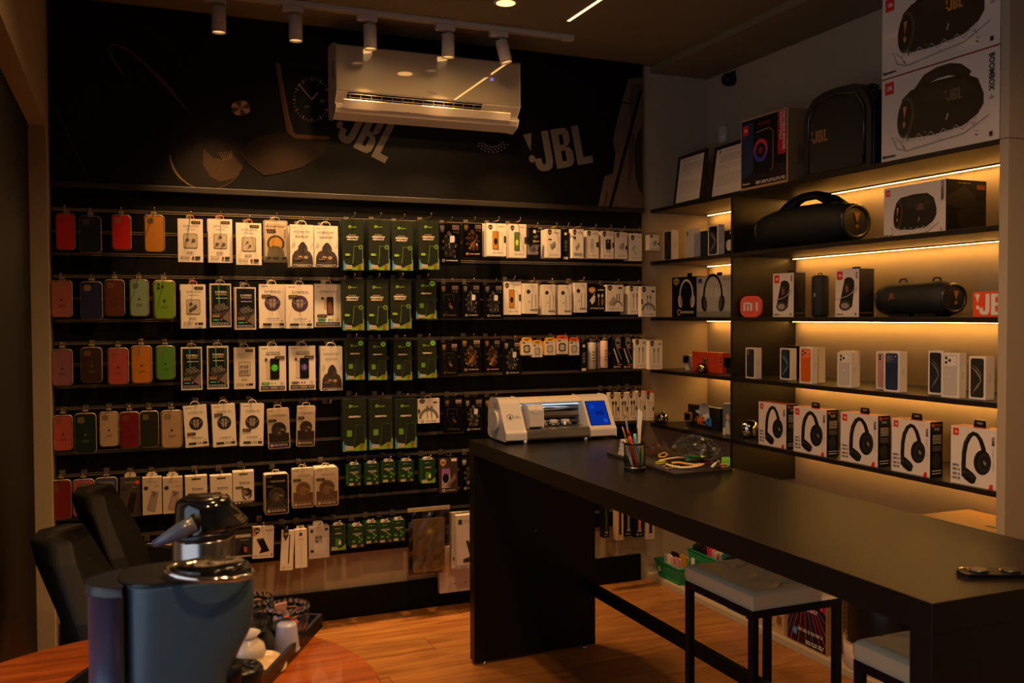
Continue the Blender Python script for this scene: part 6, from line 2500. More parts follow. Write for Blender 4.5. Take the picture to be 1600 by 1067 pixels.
def basket(name, label, x0, x1, y0, y1, z0, z1, c, slots=True):
    t = thing(name, label, 'basket', ((x0 + x1) / 2, (y0 + y1) / 2, z0), 0)
    hx, hy, H_ = (x1 - x0) / 2, (y1 - y0) / 2, z1 - z0
    m = mat(c, .45, noise=.05)
    b, k_ = .82, .0025
    def wall(p0, p1, q0, q1, nm):
        # p lower edge, q upper edge
        mb = MB()
        n = 14
        for i in range(n):
            f0, f1 = i / n, (i + .62) / n
            if i == 0 or i == n - 1:
                f0, f1 = i / n, (i + 1) / n
            def L(a, c_, f):
                return Vector(a).lerp(Vector(c_), f)
            A_, B_, C_, D_ = L(p0, p1, f0), L(p0, p1, f1), L(q0, q1, f1), L(q0, q1, f0)
            def mid(a, c_, s_):
                return a.lerp(c_, s_)
            quad = [A_, B_, C_, D_]
            nrm = (B_ - A_).cross(D_ - A_).normalized() * k_
            vs = quad + [q_ + nrm for q_ in quad]
            mb.add(vs, [(0, 1, 2, 3), (7, 6, 5, 4), (0, 4, 5, 1), (1, 5, 6, 2), (2, 6, 7, 3), (3, 7, 4, 0)], m)
        for s0, s1 in ((0, .22), (.78, 1)):
            quad = [Vector(p0).lerp(Vector(q0), s0), Vector(p1).lerp(Vector(q1), s0), Vector(p1).lerp(Vector(q1), s1), Vector(p0).lerp(Vector(q0), s1)]
            nrm = (quad[1] - quad[0]).cross(quad[3] - quad[0]).normalized() * (k_ * 1.3)
            vs = [q_ - nrm * .2 for q_ in quad] + [q_ + nrm for q_ in quad]
            mb.add(vs, [(0, 1, 2, 3), (7, 6, 5, 4), (0, 4, 5, 1), (1, 5, 6, 2), (2, 6, 7, 3), (3, 7, 4, 0)], m)
        mb.build('side_wall', t)
    lo = [(-hx * b, -hy * b, 0), (hx * b, -hy * b, 0), (hx * b, hy * b, 0), (-hx * b, hy * b, 0)]
    hi = [(-hx, -hy, H_), (hx, -hy, H_), (hx, hy, H_), (-hx, hy, H_)]
    for i in range(4):
        j = (i + 1) % 4
        wall(lo[j], lo[i], hi[j], hi[i], 'side_wall')
    MB().box(-hx * b, hx * b, -hy * b, hy * b, 0, .003, m).build('bottom', t)
    MB().tube([(-hx, -hy, H_), (hx, -hy, H_), (hx, hy, H_), (-hx, hy, H_)], .005, m, 6, closed=True).build('rim', t)
    return t


b1 = basket('plastic_basket', 'small green basket of phone cases nearest the back wall', 2.562, 2.70, 3.955, 4.19, PZ, .118, '14804E')
MB().box(-.071, -.0695, .06, .075, .035, .06, WHITEP).build('tag', b1)
b2 = basket('plastic_basket', 'larger green basket packed with dark and red cases', 2.60, 2.86, 3.60, 3.935, PZ, .225, '14804E')
MB().box(-.135, -.1325, .10, .13, .12, .16, WHITEP).build('tag', b2)
b3 = basket('plastic_basket', 'blue basket seen between the stool legs', 2.565, 2.75, 3.44, 3.59, PZ, .15, '1E62A8')
rd = random.Random(21)
cc = [('white phone case sticking out of the small green basket', 'D0C4B8', 2.59, 4.10), ('pink phone case beside the white one in the small basket', 'C8828A', 2.59, 4.02), ('black phone case at the back of the small basket', '16150F', 2.645, 4.12),
      ('red-trimmed yellow pack in the small basket', 'B88A2A', 2.645, 4.04)]
for i, (lab, c, x, y) in enumerate(cc):
    it = Item(.066, .125, .010)
    t = thing('phone_case', lab, CASE, (x, y, PZ + .004), R90, 'cases in the small green basket', rx=.0)
    mb = it.part('case_body')
    mb.prism(rrect(-.033, .033, 0, .125, .009, 4), -.005, .005, mat(c, .4), smooth=True)
    g = G(mb, .066, .125, -.005)
    if i < 2:
        for a, b_ in ((.22, .13), (.22, .26), (.42, .20)):
            g.e(a, b_, .06, INK, n=10)
        apple(g, .5, .45, .07, INK)
    it.make(t)
cols = ['16151A', '14261E', '1E1814', '101014', '2A1A16', '121C2C', 'C22A34', 'D0406A', 'C88A92', 'B8AEA4', 'B02420', '8A9A94', '2A6A5A', '1A1A1E']
for i, c in enumerate(cols):
    y = 3.90 - i * .0205
    t = thing('phone_case', ('black', 'dark green', 'brown-black', 'blue-black', 'maroon', 'dark navy', 'bright red', 'hot pink', 'pale pink', 'pale grey', 'deep red', 'grey-green', 'teal', 'glossy black')[i] + ' phone case filed in the large green basket', CASE, (2.70, y, PZ + .005), -.12, 'cases in the large green basket')
    MB().prism(rrect(-.085, .085, 0, .225 + rd.uniform(-.012, .012), .012, 3), -.0055, .0055, mat(c, .35), smooth=True).build('case_body', t)
for i, (c, w_) in enumerate((('2A6AB8', 'light blue'), ('1A3A8A', 'dark blue'), ('5A3A7A', 'purple'), ('7A2A6A', 'magenta'))):
    t = thing('phone_case', w_ + ' pack inside the blue basket', CASE, (2.655, 3.565 - i * .032, PZ + .005), 0, 'packs in the blue basket')
    MB().prism(rrect(-.06, .06, 0, .13, .008, 3), -.009, .009, mat(c, .35), smooth=True).build('case_body', t)
for i, (y0, y1, h, lab) in enumerate(((3.395, 3.295, .17, 'printed kraft carton left of the near stool leg'), (3.285, 3.165, .17, 'printed kraft carton between the two stool legs'))):
    w = y0 - y1
    t = thing('kraft_carton', lab, 'carton', (2.575 + .08, (y0 + y1) / 2, PZ), R90)
    it = Item(w, h, .16)
    it.carton(mat('B08A5E', .6, noise=.05))
    g = it.g()
    BR = mat('8A6438', .6)
    for a, b_, r_ in ((.3, .3, .22), (.7, .25, .16), (.35, .75, .2), (.75, .7, .22)):
        g.ring(a, b_, r_ * .6, r_ * .8, BR, 16, 20, 300)
    g.r(.60, .55, .86, .76, mat('6E4A26', .6))
    it.make(t)
t = thing('black_folder', 'thin black board standing right of the blue basket', 'board', (2.64, 3.415, PZ), 0)
MB().box(-.07, .07, -.006, .006, 0, .20, PBLK).build('board', t)
A, B = 3.145, 2.905
it = Item(A - B, .30, .30)
t = thing('party_speaker_carton', 'dark carton with pink neon grid print on the plinth', 'carton', (2.573 + .15, (A + B) / 2, PZ), R90)
it.carton(KRAFT, mat('8E6A44', .6, noise=.06))
g = it.g()
g.r(.015, .02, .985, .985, mat('0E0A12', .35))
g.poly([(.74, .02), (.985, .02), (.985, .46), (.80, .38)], mat('A01050', .4))
g.l([(.86, .02), (.87, .42)], .03, mat('E05A90', .4))
g.poly([(.10, .02), (.70, .02), (.72, .30), (.55, .40), (.20, .38)], mat('1A1414', .4))
PK, BL = mat('C03A6A', .4), mat('4A6AA8', .4)
for i in range(11):
    a = -.5 + i * .2
    g.l([(.45 + (a - .45) * .35, .46), (max(.02, min(.98, a)), .98 if .02 < a < .98 else .98 - abs(a - (.02 if a < .02 else .98)) * .8)], .012, BL if i % 4 == 2 else PK)
for b_, in ((.52,), (.60,), (.71,), (.86,)):
    g.l([(.02, b_ + .02), (.98, b_ + .02)], .006, mat('5A2A4A', .4))
g.t('PURE PARTY ENERGY', .44, .47, .07, mat('D8A8C8', .4), fit=.72, bold=.03)
g.r(.18, .78, .28, .87, mat('3A8AC8', .4))
g.fine(.30, .92, .76, 2, .025, WHITEP, .012)
g.fine(.50, .95, .90, 2, .03, WHITEP, .016)
it.make(t)
hs_ = MB()
gs = G(hs_, .30, .30, it.w / 2, x0=-.15, side=True)
for i in range(9):
    for j in range(13):
        gs.e(.10 + i * .10, .10 + j * .068, .012, mat('4A3018', .6), .018, 6)
        gs.k -= 1
hs_.build('punched_side', t)['kind'] = 'stuff'
t = thing('round_bin', 'wide white container with a kraft rim on the plinth', 'container', (2.715, 2.735, PZ), 0)
MB().lathe([(.150, 0), (.155, .01), (.158, .10), (.152, .10), (.148, .012), (.001, .012)], mat('C0ACA4', .5), n=40, caps=False).build('wall', t)
MB().tube([(.155 * math.cos(i * PI / 20), .155 * math.sin(i * PI / 20), .102) for i in range(40)], .004, KRAFT, 6, closed=True).build('rim', t)
t = thing('black_drum', 'big black drum standing inside the white container', 'drum', (2.715, 2.735, PZ + .013), 0)
MB().lathe([(.135, 0), (.142, .01), (.142, .36), (.13, .375)], mat('0A0908', .4), n=40).build('drum', t)
MB().tube([(.137 * math.cos(i * PI / 20), .137 * math.sin(i * PI / 20), .375) for i in range(40)], .006, PBLK, 6, closed=True).build('rim', t)
t = thing('product_carton', 'blue striped carton glimpsed behind the near stool', 'carton', (2.76, 2.30, PZ), R90)
it = Item(.16, .399, .25)
it.carton(mat('3A78B8', .4), KRAFT)
g = it.g()
for i in range(6):
    g.r(.08 + i * .15, .0, .12 + i * .15, 1, mat('A8C4D8', .4))
it.make(t)
t = thing('storage_carton', 'kraft carton with a hand hole behind the counter', 'carton', (2.745, 2.345, .431), R90)
it = Item(.385, .235, .345)
it.carton(mat('9A7444', .6, noise=.08), mat('9A7444', .6, noise=.08))
it.make(t)
mb = MB()
mb.prism(rrect(.03, .12, -.012, .012, .011, 4), .2352, .2356, PBLK, 'z')
mb.build('hand_hole', t)

# ================================================================ things on the counter
TOP = CZ + .0004
A, B = at(790, 690, Z=CZ + .012), at(963, 680.5, Z=CZ + .012)
ang = math.atan2(B.y - A.y, B.x - A.x)
PWD = math.hypot(B.x - A.x, B.y - A.y)
pr = thing('film_cutting_machine', 'white film cutting machine with a blue screen on the counter', 'machine', (A.x, A.y, TOP), ang)
PLA = mat('C9C0B8', .35, noise=.02, coat=.2)
PLD = mat('A49A92', .35, noise=.02)
SILV = mat('A8A29A', .25, .9)
DP, HT = .20, .168
side = [(0, .012), (0, .042), (.012, .052), (.078, .150), (.092, .164), (.11, HT), (DP - .03, HT), (DP, HT - .02), (DP + .005, .02), (DP - .02, .012)]
LW, RW = .088, .118
MB().prism([(-y_, z_) for y_, z_ in side][::-1] and side, .0, LW, PLA, 'x').build('left_housing', pr, bevel=.004, seg=3)
MB().prism(side, PWD - RW, PWD, PLA, 'x').build('right_housing', pr, bevel=.004, seg=3)
MB().prism([(.078, .150), (.092, .164), (.11, HT - .002), (DP - .03, HT - .002), (DP, HT - .02), (DP, .15), (.14, .148), (.10, .142)], LW, PWD - RW, mat('D6C6A8', .4, noise=.02), 'x').build('top_cover', pr, bevel=.002)
MB().prism([(-.002, .012), (-.006, .02), (-.004, .044), (.004, .052), (.13, .052), (.16, .14), (DP, .15), (DP, .012)], LW, PWD - RW, SILV, 'x').build('cutting_bed', pr, bevel=.001)
MB().tube([(LW, .12, .122), (PWD - RW, .12, .122)], .011, mat('C8CCD0', .18, 1.0), 16).build('roller', pr)
MB().box(LW, PWD - RW, .108, .118, .092, .108, SILV).build('guide_rail', pr)
MB().box(LW, PWD - RW, .104, .108, .083, .092, INK).build('belt', pr)
MB().tube([(LW, .108, .068), (PWD - RW, .108, .068)], .007, mat('8A8680', .3, .8), 12).build('roller', pr)
MB().box(LW + .004, PWD - RW - .004, .1, .11, .136, .139, emit('BFD4E8', .35)).build('work_light', pr)
cg = MB().prism([(.01, .06), (.012, .122), (.028, .140), (.08, .142), (.09, .06)], LW + .012, LW + .075, PLA, 'x')
cg.build('carriage', pr, bevel=.006, seg=3)
MB().prism([(LW + .016, .128), (LW + .071, .128), (LW + .044, .112)], .0095, .0112, mat('D8CEC4', .35), 'y').build('carriage_crest', pr, bevel=.001)
for k in range(3):
    x_ = LW + .098 + k * .052
    MB().box(x_ - .014, x_ + .014, .075, .10, .056, .078, PLA).build('pinch_bracket', pr, bevel=.003)
    MB().tube([(x_ - .018, .072, .062), (x_ + .018, .072, .062)], .0065, CHROME, 12).build('pinch_wheel', pr)
for x_ in (LW - .004, PWD - RW + .03 - .045):
    MB().lathe([(.007, 0), (.007, .012)], mat('C8CCC8', .3), (x_, .006, 0), 12).build('foot', pr)
for x_ in (.02, PWD - .03):
    MB().lathe([(.007, 0), (.007, .012)], mat('C8CCC8', .3), (x_, DP - .03, 0), 12).build('foot', pr)
MB().lathe([(.040, -.012), (.040, -.004), (.036, .001)], PLA, (0, .105, .082), 28, 'x').build('side_knob', pr)
MB().box(-.002, .001, .09, .13, .135, .155, PLD).build('side_vent', pr)
# slanted panel frame: origin at lower edge of slope
sl = Vector((0, .078 - .012, .150 - .052))
SLH = sl.length
sl.normalize()
nn = Vector((0, -sl.z, sl.y))
def onslope(name, x0, w, fn):
    mb = MB()
    mb.M = Matrix(((1, 0, 0, x0 + w / 2), (0, -nn.y, sl.y, .012), (0, -nn.z, sl.z, .052), (0, 0, 0, 1)))
    g = G(mb, w, SLH, -.0006)
    fn(g)
    mb.build(name, pr)
def logo_(g):
    shield(g, .40, .52, .15, INK, PLA)
    shield(g, .40, .52, .12, PLA, PLA)
    g.poly([(.34, .56), (.38, .48), (.44, .44), (.45, .54), (.40, .60)], INK)
    g.t('FILM', .72, .49, .05, INK, fit=.18)
    g.t('ARMOR', .76, .54, .05, INK, fit=.26)
onslope('logo', 0, LW, logo_)
def scr_(g):
    g.rr(.10, .02, .86, .97, mat('0A0C14', .15), .03)
def scr2_(g):
    g.rr(.13, .04, .83, .95, emit('0A2A8C', .2), .02)
    g.e(.32, .25, .10, emit('0C3AA0', .22), n=10)
    g.rr(.40, .42, .68, .58, emit('081E6E', .2), .03)
    g.e(.70, .80, .08, emit('1446B0', .22), n=10)
onslope('screen_bezel', PWD - RW, RW, scr_)
onslope('screen', PWD - RW, RW, lambda g: (setattr(g, 'k', 4), scr2_(g)))

# ---- tray and its clutter
P0, P1, P2 = at(948, 707, Z=TOP + .008), at(1054, 741, Z=TOP + .008), at(1145, 732.5, Z=TOP + .008)
P3 = P0 + (P2 - P1)
P3.x, P2.x = min(P3.x, CX1 + .02), min(P2.x, CX1 + .01)
t = thing('cutting_mat', 'ribbed black mat on the counter under the small tools', 'mat', (P1.x, P1.y, TOP))
mb = MB().prism([(p_.x - P1.x, p_.y - P1.y) for p_ in (P1, P2, P3, P0)], 0, .008, mat('17120E', .5, noise=.2), 'z')
mb.build('board', t, bevel=.001)
u_, v_ = P2 - P1, P0 - P1
for k in range(26):
    a = P1 + v_ * (.02 + k * .037)
    MB().tube([(a.x - P1.x + u_.x * .03, a.y - P1.y + u_.y * .03, .0082), (a.x - P1.x + u_.x * .97, a.y - P1.y + u_.y * .97, .0082)], .0014, mat('1C1612', .5), 5).build('rib', t)
TM = TOP + .0102
# pen cup
pc = at(999, 737, Z=TOP)
CUPM = mat('14110F', .3, .5)
t = thing('pen_cup', 'black wire mesh pen cup standing before the mat', 'cup', (pc.x, pc.y + .03, TOP))
MB().lathe([(.034, 0), (.034, .003)], CUPM, n=28).build('bottom', t)
MB().tube([(.035 * math.cos(i * PI / 14), .035 * math.sin(i * PI / 14), .088) for i in range(28)], .0035, CUPM, 8, closed=True).build('rim', t)
MB().tube([(.034 * math.cos(i * PI / 14), .034 * math.sin(i * PI / 14), .012) for i in range(28)], .002, STEEL, 6, closed=True).build('base_ring', t)
ms = MB()
for i in range(36):
    a0, a1 = i * PI / 18, (i + 5) * PI / 18
    for sg in (1, -1):
        ms.tube([(.034 * math.cos(a0 * sg + (a1 - a0) * sg * q / 4), .034 * math.sin(a0 * sg + (a1 - a0) * sg * q / 4), .002 + .086 * q / 4) for q in range(5)], .0006, CUPM, 4)
ms.build('mesh', t)['kind'] = 'stuff'
px0, py0 = pc.x, pc.y + .03


def pen(name, label, cat, dx, dy, tx, ty, L, r, c, tip=None, flat=False):
    """stick standing in the cup, foot at (dx,dy), head leaning to (tx,ty)"""
    t = thing(name, label, cat, (px0 + dx, py0 + dy, TOP + .005))
    d_ = Vector((tx - dx, ty - dy, .088)).normalized()
    p_ = [d_ * (L * q) for q in (0, .3, .88, 1)]
    if flat:
        mb = MB()
        sdir = d_.cross(Vector((0, 1, 0))).normalized() * r
        w0 = Vector((0, .0015, 0))
        q = [-sdir * .7, sdir * .7, sdir + d_ * L * .96, sdir * .4 + d_ * L, -sdir + d_ * L * .95]
        mb.add([a + w0 for a in q] + [a - w0 for a in q], [(4, 3, 2, 1, 0), (5, 6, 7, 8, 9)] + [(i, (i + 1) % 5, (i + 1) % 5 + 5, i + 5) for i in range(5)], mat(c, .4))
        mb.build('blade', t, bevel=.0006)
    else:
        MB().tube(p_, r, mat(c, .35), 10, rs=[r * .8, r, r, r * .7]).build('barrel', t)
        if tip:
            MB().tube([d_ * L, d_ * (L + .012), d_ * (L + .022)], r, mat(tip, .35), 10, rs=[r * .9, r * .7, r * .15]).build('tip', t)


pen('pencil', 'yellow and black pencil leaning far left in the cup', 'pencil', .008, .012, -.026, .004, .150, .0028, 'B89A2A', '14110F')
pen('utility_knife', 'orange utility knife in the pen cup', 'knife', .010, -.006, -.020, -.012, .118, .0065, 'D2481E', 'B02A1A')
pen('marker', 'light teal marker in the pen cup', 'marker', .016, -.004, -.006, -.018, .120, .0062, '6AA8A8', None)
pen('marker', 'slim white marker leaning left in the pen cup', 'marker', -.010, -.010, -.030, .008, .095, .004, 'C8C4C0', None)
pen('pen', 'dark blue pen in the middle of the cup', 'pen', .012, .008, .004, -.006, .120, .0045, '141A24', '0A0A0A')
pen('brush', 'brown-tipped thin brush rising behind the dark pen', 'brush', .004, .014, -.008, .02, .165, .0032, '8E8E94', 'B08A4A')
pen('spatula', 'tall white plastic spatula in the pen cup', 'spatula', .008, .002, .016, .004, .190, .0085, 'D6CFC6', None, True)
pen('marker', 'yellow-green marker at the right of the cup', 'marker', .024, -.006, .024, -.012, .082, .0058, '9A9A2A', None)
pen('pen', 'thin brass-coloured pen right of the spatula', 'pen', .020, .010, .026, .010, .118, .003, 'A8842A', 'C8A84A')


def on(px_, py_, z=TM):
    return at(px_, py_, Z=z)


p_ = on(976, 711)
t = thing('label_roll_stack', 'small white stacked block behind the pen cup', 'block', (p_.x, p_.y, TM))
for k in range(4):
    w_ = .017 - k * .0018
    MB().box(-w_, w_, -w_, w_, k * .014, k * .014 + .0125, mat('C8BCB0', .4)).build('layer', t, bevel=.001)
t = thing('candy_wrapper', 'shiny red and gold crumpled wrapper beside the cup', 'wrapper', (*on(1022, 712)[:2], TM))
rd = random.Random(8)
mb = MB()
for k in range(26):
    c_ = Vector((rd.uniform(-.022, .022), rd.uniform(-.018, .018), rd.uniform(.004, .034)))
    q = [c_ + Vector((rd.uniform(-.013, .013), rd.uniform(-.013, .013), rd.uniform(-.004, .010))) for _ in range(3)]
    mb.add(q, [(0, 1, 2)], mat(('B8301A', 'D8A040', '8A1A10')[k % 3], .18, .7))
mb.build('foil', t)['kind'] = 'stuff'
t = thing('yellow_tape', 'yellow-green strap clip beside the wrapper', 'clip', (*on(1032, 724)[:2], TM), .2)
MB().prism(rrect(-.02, .02, -.007, .007, .005, 4), 0, .007, mat('A8A81E', .4), 'z').build('clip_body', t, bevel=.001)
for i, (lab, pts, c, r) in enumerate((
        ('cream beaded strap in front on the mat', [(1042, 728), (1052, 731), (1066, 733), (1080, 732), (1092, 730), (1100, 727)], 'D8C090', .0035),
        ('long cream band lying across the mat', [(1030, 722), (1044, 719), (1058, 717), (1070, 717), (1080, 716)], 'D0B484', .0035),
        ('amber strap curled on the mat', [(1050, 726), (1060, 725), (1072, 727), (1086, 729), (1094, 727)], 'C08A30', .004),
        ('pale gold loop at the left of the mat', [(1030, 712), (1038, 709), (1043, 712), (1038, 716), (1030, 716)], 'B8923E', .003),
        ('thin gold ring of cord on the mat', [(1036, 730), (1042, 727), (1052, 728), (1052, 732), (1042, 733)], 'A8823A', .0014))):
    w = [on(*q) for q in pts]
    o_ = w[0]
    t = thing('watch_strap', lab, 'strap', (o_.x, o_.y, TM + .001))
    path = [(q.x - o_.x, q.y - o_.y, r) for q in w]
    mb = MB().tube(path, r, mat(c, .4), 8, closed=i in (3, 4))
    if i == 0:
        for k in range(12):
            f = k / 12 * (len(path) - 1)
            a, b = Vector(path[int(f)]), Vector(path[min(int(f) + 1, len(path) - 1)])
            mb.ball(a.lerp(b, f % 1), r * 1.35, mat(c, .4), 8)
    mb.build('band', t)
def lump(name, label, cat, px_, py_, sx, sy, sz, c, rz=0, rough=.4):
    q = on(px_, py_)
    if q.x > 1.775:
        q = Vector((1.765, at(px_, py_, X=1.765).y, 0))
    t = thing(name, label, cat, (q.x, q.y, TM), rz)
    MB().prism(rrect(-sx, sx, -sy, sy, min(sx, sy) * .8, 5), 0, sz, mat(c, rough), 'z', True).build('body', t, bevel=min(sz * .4, .004), seg=3)
lump('cutter_tool', 'bright green plastic cutter on the mat', 'tool', 1088, 714, .034, .010, .014, '4AA82A', -.5)
lump('cutter_tool', 'pinkish white plastic cutter beside the green one', 'tool', 1082, 719, .020, .006, .008, 'C0A8A0', -.5)
lump('leather_pouch', 'flat black leather pouch across the mat', 'pouch', 1096, 722, .050, .012, .010, '1C1512', .35)
lump('cutter_tool', 'small crimson clip behind the pouch', 'tool', 1106, 712, .012, .006, .012, '8A1A2E', 0)
lump('sticker_roll', 'pink sticker roll at the right mat edge', 'roll', 1128, 724, .014, .008, .008, 'B05A6A', .2)
q = at(1120, 712, X=1.75)
t = thing('pliers', 'black and white handled pliers at the back of the mat', 'pliers', (min(q.x, 1.80), q.y, TM), .9)
MB().tube([(-.045, -.012, .006), (0, -.006, .008), (.03, .004, .012)], .0045, PBLK, 8).build('handle', t)
MB().tube([(-.045, .012, .006), (0, .006, .008), (.03, -.004, .012)], .0045, mat('B8B4B0', .4), 8).build('handle', t)
MB().tube([(.03, .003, .012), (.055, 0, .012)], .004, STEEL, 8).build('jaw', t)
q = at(1134, 712, X=1.78)
t = thing('name_tag', 'lime green tag with black dots standing at the mat corner', 'tag', (min(q.x, 1.80), q.y, TM), -.2)
MB().prism(rrect(-.014, .014, .0, .030, .004, 3), -.001, .001, mat('7AB82A', .4)).build('plate', t)
g_ = MB()
g = G(g_, .028, .030, -.001)
for a in (.25, .5, .75):
    g.e(a, .5, .07, INK, n=8)
g_.build('dots', t)
# crinkled plastic bag
q = on(1090, 706)
t = thing('plastic_bag', 'crumpled grey plastic bag behind the mat clutter', 'bag', (1.76, at(1088, 700, X=1.76).y, TM))
rd = random.Random(15)
mb = MB()
n, m_ = 26, 14
vs, fs = [], []
for k in range(m_ + 1):
    ph = PI * k / m_
    for i in range(n):
        a = 2 * PI * i / n
        rr = 1 + rd.uniform(-.20, .14)
        vs.append(((.045) * rr * math.sin(ph) * math.cos(a), .12 * rr * math.sin(ph) * math.sin(a), max(.0, .042 - .042 * rr * math.cos(ph))))
for k in range(m_):
    for i in range(n):
        j = (i + 1) % n
        fs.append((k * n + i, k * n + j, (k + 1) * n + j, (k + 1) * n + i))
mb.add(vs, fs, clear('C4C4C8', .10, .16))
mb.build('crumpled_film', t)

# dark gadget near the counter's near end
q = at(1562, 899, Z=TOP)
t = thing('phone_charger_stand', 'low dark gadget with gold edges on the near counter end', 'charger', (q.x, q.y, TOP), -.42)
MB().prism(rrect(-.075, .075, -.022, .022, .010, 4), 0, .008, PBLK, 'z').build('base', t, bevel=.002)
for x_ in (-.04, .02):
    MB().lathe([(.018, .008), (.018, .0115), (.015, .013)], mat('100E0D', .3), (x_, 0, 0), 24).build('pad', t)
    MB().tube([(x_ + .0185 * math.cos(i * PI / 12), .0185 * math.sin(i * PI / 12), .010) for i in range(13)], .0018, mat('C89A5A', .25, .9), 6).build('gold_edge', t)
MB().tube([(-.070, .016, .009), (-.050, .019, .009)], .002, mat('C89A5A', .25, .9), 6).build('gold_edge', t)

# ================================================================ coffee table in the left foreground
TBX, TBY, TBR, TBZ = .02, 1.66, .398, .75
TW = wood('8A3E12', 'B85C1E', .25, 2.0, 0, .3)
t = thing('coffee_table', 'round orange wooden table in the left foreground', 'table', (TBX, TBY, 0))
MB().lathe([(TBR - .02, TBZ - .035), (TBR, TBZ - .025), (TBR, TBZ - .004), (TBR - .004, TBZ)], TW, n=72).build('tabletop', t)
MB().lathe([(.03, .02), (.03, TBZ - .035)], BLACKM, n=20).build('column', t)
MB().lathe([(.20, 0), (.20, .012), (.03, .02)], BLACKM, n=40).build('foot_plate', t)
# tray
P = Vector((.375, 1.93, 0))
U, V = Vector((-.472, -.882, 0)), Vector((-.882, .472, 0))
LU, LV = .42, .33
tc_ = P + U * LU / 2 + V * LV / 2
t = thing('serving_tray', 'black rectangular serving tray on the round table', 'tray', (tc_.x, tc_.y, TBZ + .0005), math.atan2(-U.y, -U.x))
TRM = mat('0D0B0A', .35, noise=.15)
MB().box(-LU / 2, LU / 2, -LV / 2, LV / 2, 0, .008, TRM).build('base', t, bevel=.001)
for a in ((-LU / 2, LU / 2, -LV / 2, -LV / 2 + .008), (-LU / 2, LU / 2, LV / 2 - .008, LV / 2), (-LU / 2, -LU / 2 + .008, -LV / 2 + .008, LV / 2 - .008), (LU / 2 - .008, LU / 2, -LV / 2 + .008, LV / 2 - .008)):
    MB().box(*a, .008, .028, TRM).build('rim', t, bevel=.001)
TZ = TBZ + .0090


def glass_bowl(label, x, y, s=1.0):
    t = thing('glass_bowl', label, 'bowl', (x, y, TZ), 0, 'cut glass bowls on the tray')
    n = 48
    prof = [(.016, 0), (.024, .004), (.032, .018), (.039, .038), (.040, .055), (.037, .066), (.034, .066), (.037, .055), (.036, .038), (.029, .020), (.018, .010), (.001, .009)]
    vs, fs = [], []
    for r, h in prof:
        for i in range(n):
            a = 2 * PI * i / n
            rr = r * s * (1 + .035 * math.cos(12 * a))
            vs.append((rr * math.cos(a), rr * math.sin(a), h * s))
    for k in range(len(prof) - 1):
        for i in range(n):
            j = (i + 1) % n
            fs.append((k * n + i, k * n + j, (k + 1) * n + j, (k + 1) * n + i))
    fs.append(tuple(range(n - 1, -1, -1)))
    MB().add(vs, fs, glass(), True).build('bowl', t)
    bd = MB()
    for i in range(20):
        a = 2 * PI * i / 20
        bd.ball((.0365 * s * math.cos(a), .0365 * s * math.sin(a), .069 * s), .0058 * s, glass(), 10)
    bd.build('beaded_rim', t)['kind'] = 'stuff'
    return t


glass_bowl('cut glass bowl behind, beside the coffee maker', .232, 1.925)
glass_bowl('cut glass bowl in front holding sweets', .292, 1.850)
for i, (x, y, z, c, lab) in enumerate(((.272, 1.846, .046, 'D8A088', 'pale pink paper sachet sticking out of the front glass bowl'), (.283, 1.838, .028, 'C85A20', 'orange wrapped sweet in the front glass bowl'), (.303, 1.856, .024, 'A8481C', 'dark orange sweet in the front glass bowl'))):
    t = thing('sachet' if i == 0 else 'sweet', lab, 'sachet' if i == 0 else 'sweet', (x, y, TZ + z), .4 + i, rx=.3)
    if i == 0:
        MB().prism(rrect(-.013, .013, 0, .036, .002, 2), -.001, .001, mat(c, .5)).build('paper', t)
    else:
        MB().ball((0, 0, .008), .009, mat(c, .25, coat=.4), 12, 1.2, .8, .7).build('wrapper', t)
q = at(450, 1019, Z=TZ)
t = thing('sugar_cup', 'small white upturned cup before the glass bowl', 'cup', (q.x, q.y + .012, TZ))
MB().lathe([(.0235, 0), (.0235, .006), (.019, .048), (.0175, .052), (.0005, .052)], mat('A8A4B8', .3, coat=.3), n=32, caps=False).build('cup_body', t)
MB().tube([(.0235 * math.cos(i * PI / 16), .0235 * math.sin(i * PI / 16), .003) for i in range(32)], .0012, mat('A8A4B8', .3), 6, closed=True).build('lip', t)
q = at(388, 1040, Z=TZ)
CER = mat('C8B8A4', .22, noise=.02, coat=.5)
t = thing('milk_jug', 'round white china jug with a wide lip on the tray', 'jug', (q.x, q.y + .012, TZ))
MB().lathe([(.018, 0), (.030, .008), (.034, .022), (.030, .036), (.019, .045), (.017, .050), (.024, .058), (.0225, .058), (.015, .050), (.014, .046)], CER, n=36, caps=False).build('body', t)
MB().tube([(-.028, 0, .040), (-.042, 0, .036), (-.047, 0, .022), (-.034, 0, .012)], .003, CER, 8).build('handle', t)
q = at(420, 1042, Z=TZ)
t = thing('saucer', 'small cream saucer leaning against the china jug', 'saucer', (q.x + .004, q.y + .005, TZ + .003), .6, rx=.5)
MB().lathe([(.001, .002), (.018, 0), (.028, .005), (.0285, .007), (.018, .0025), (.001, .0045)], mat('C8A878', .25, coat=.4), n=32, caps=False).build('dish', t)
q = at(385, 1062, Z=TZ)
t = thing('black_cup', 'small black lidded cup at the front of the tray', 'cup', (.176, 1.625, TZ))
MB().lathe([(.030, 0), (.036, .012), (.037, .040), (.033, .046)], mat('0C0B0B', .3), n=32).build('cup_body', t)
for k in range(8):
    a = k * PI / 4
    MB().tube([(.006 * math.cos(a), .006 * math.sin(a), .047), (.027 * math.cos(a), .027 * math.sin(a), .047)], .0018, mat('1A1818', .3), 6).build('rib', t)

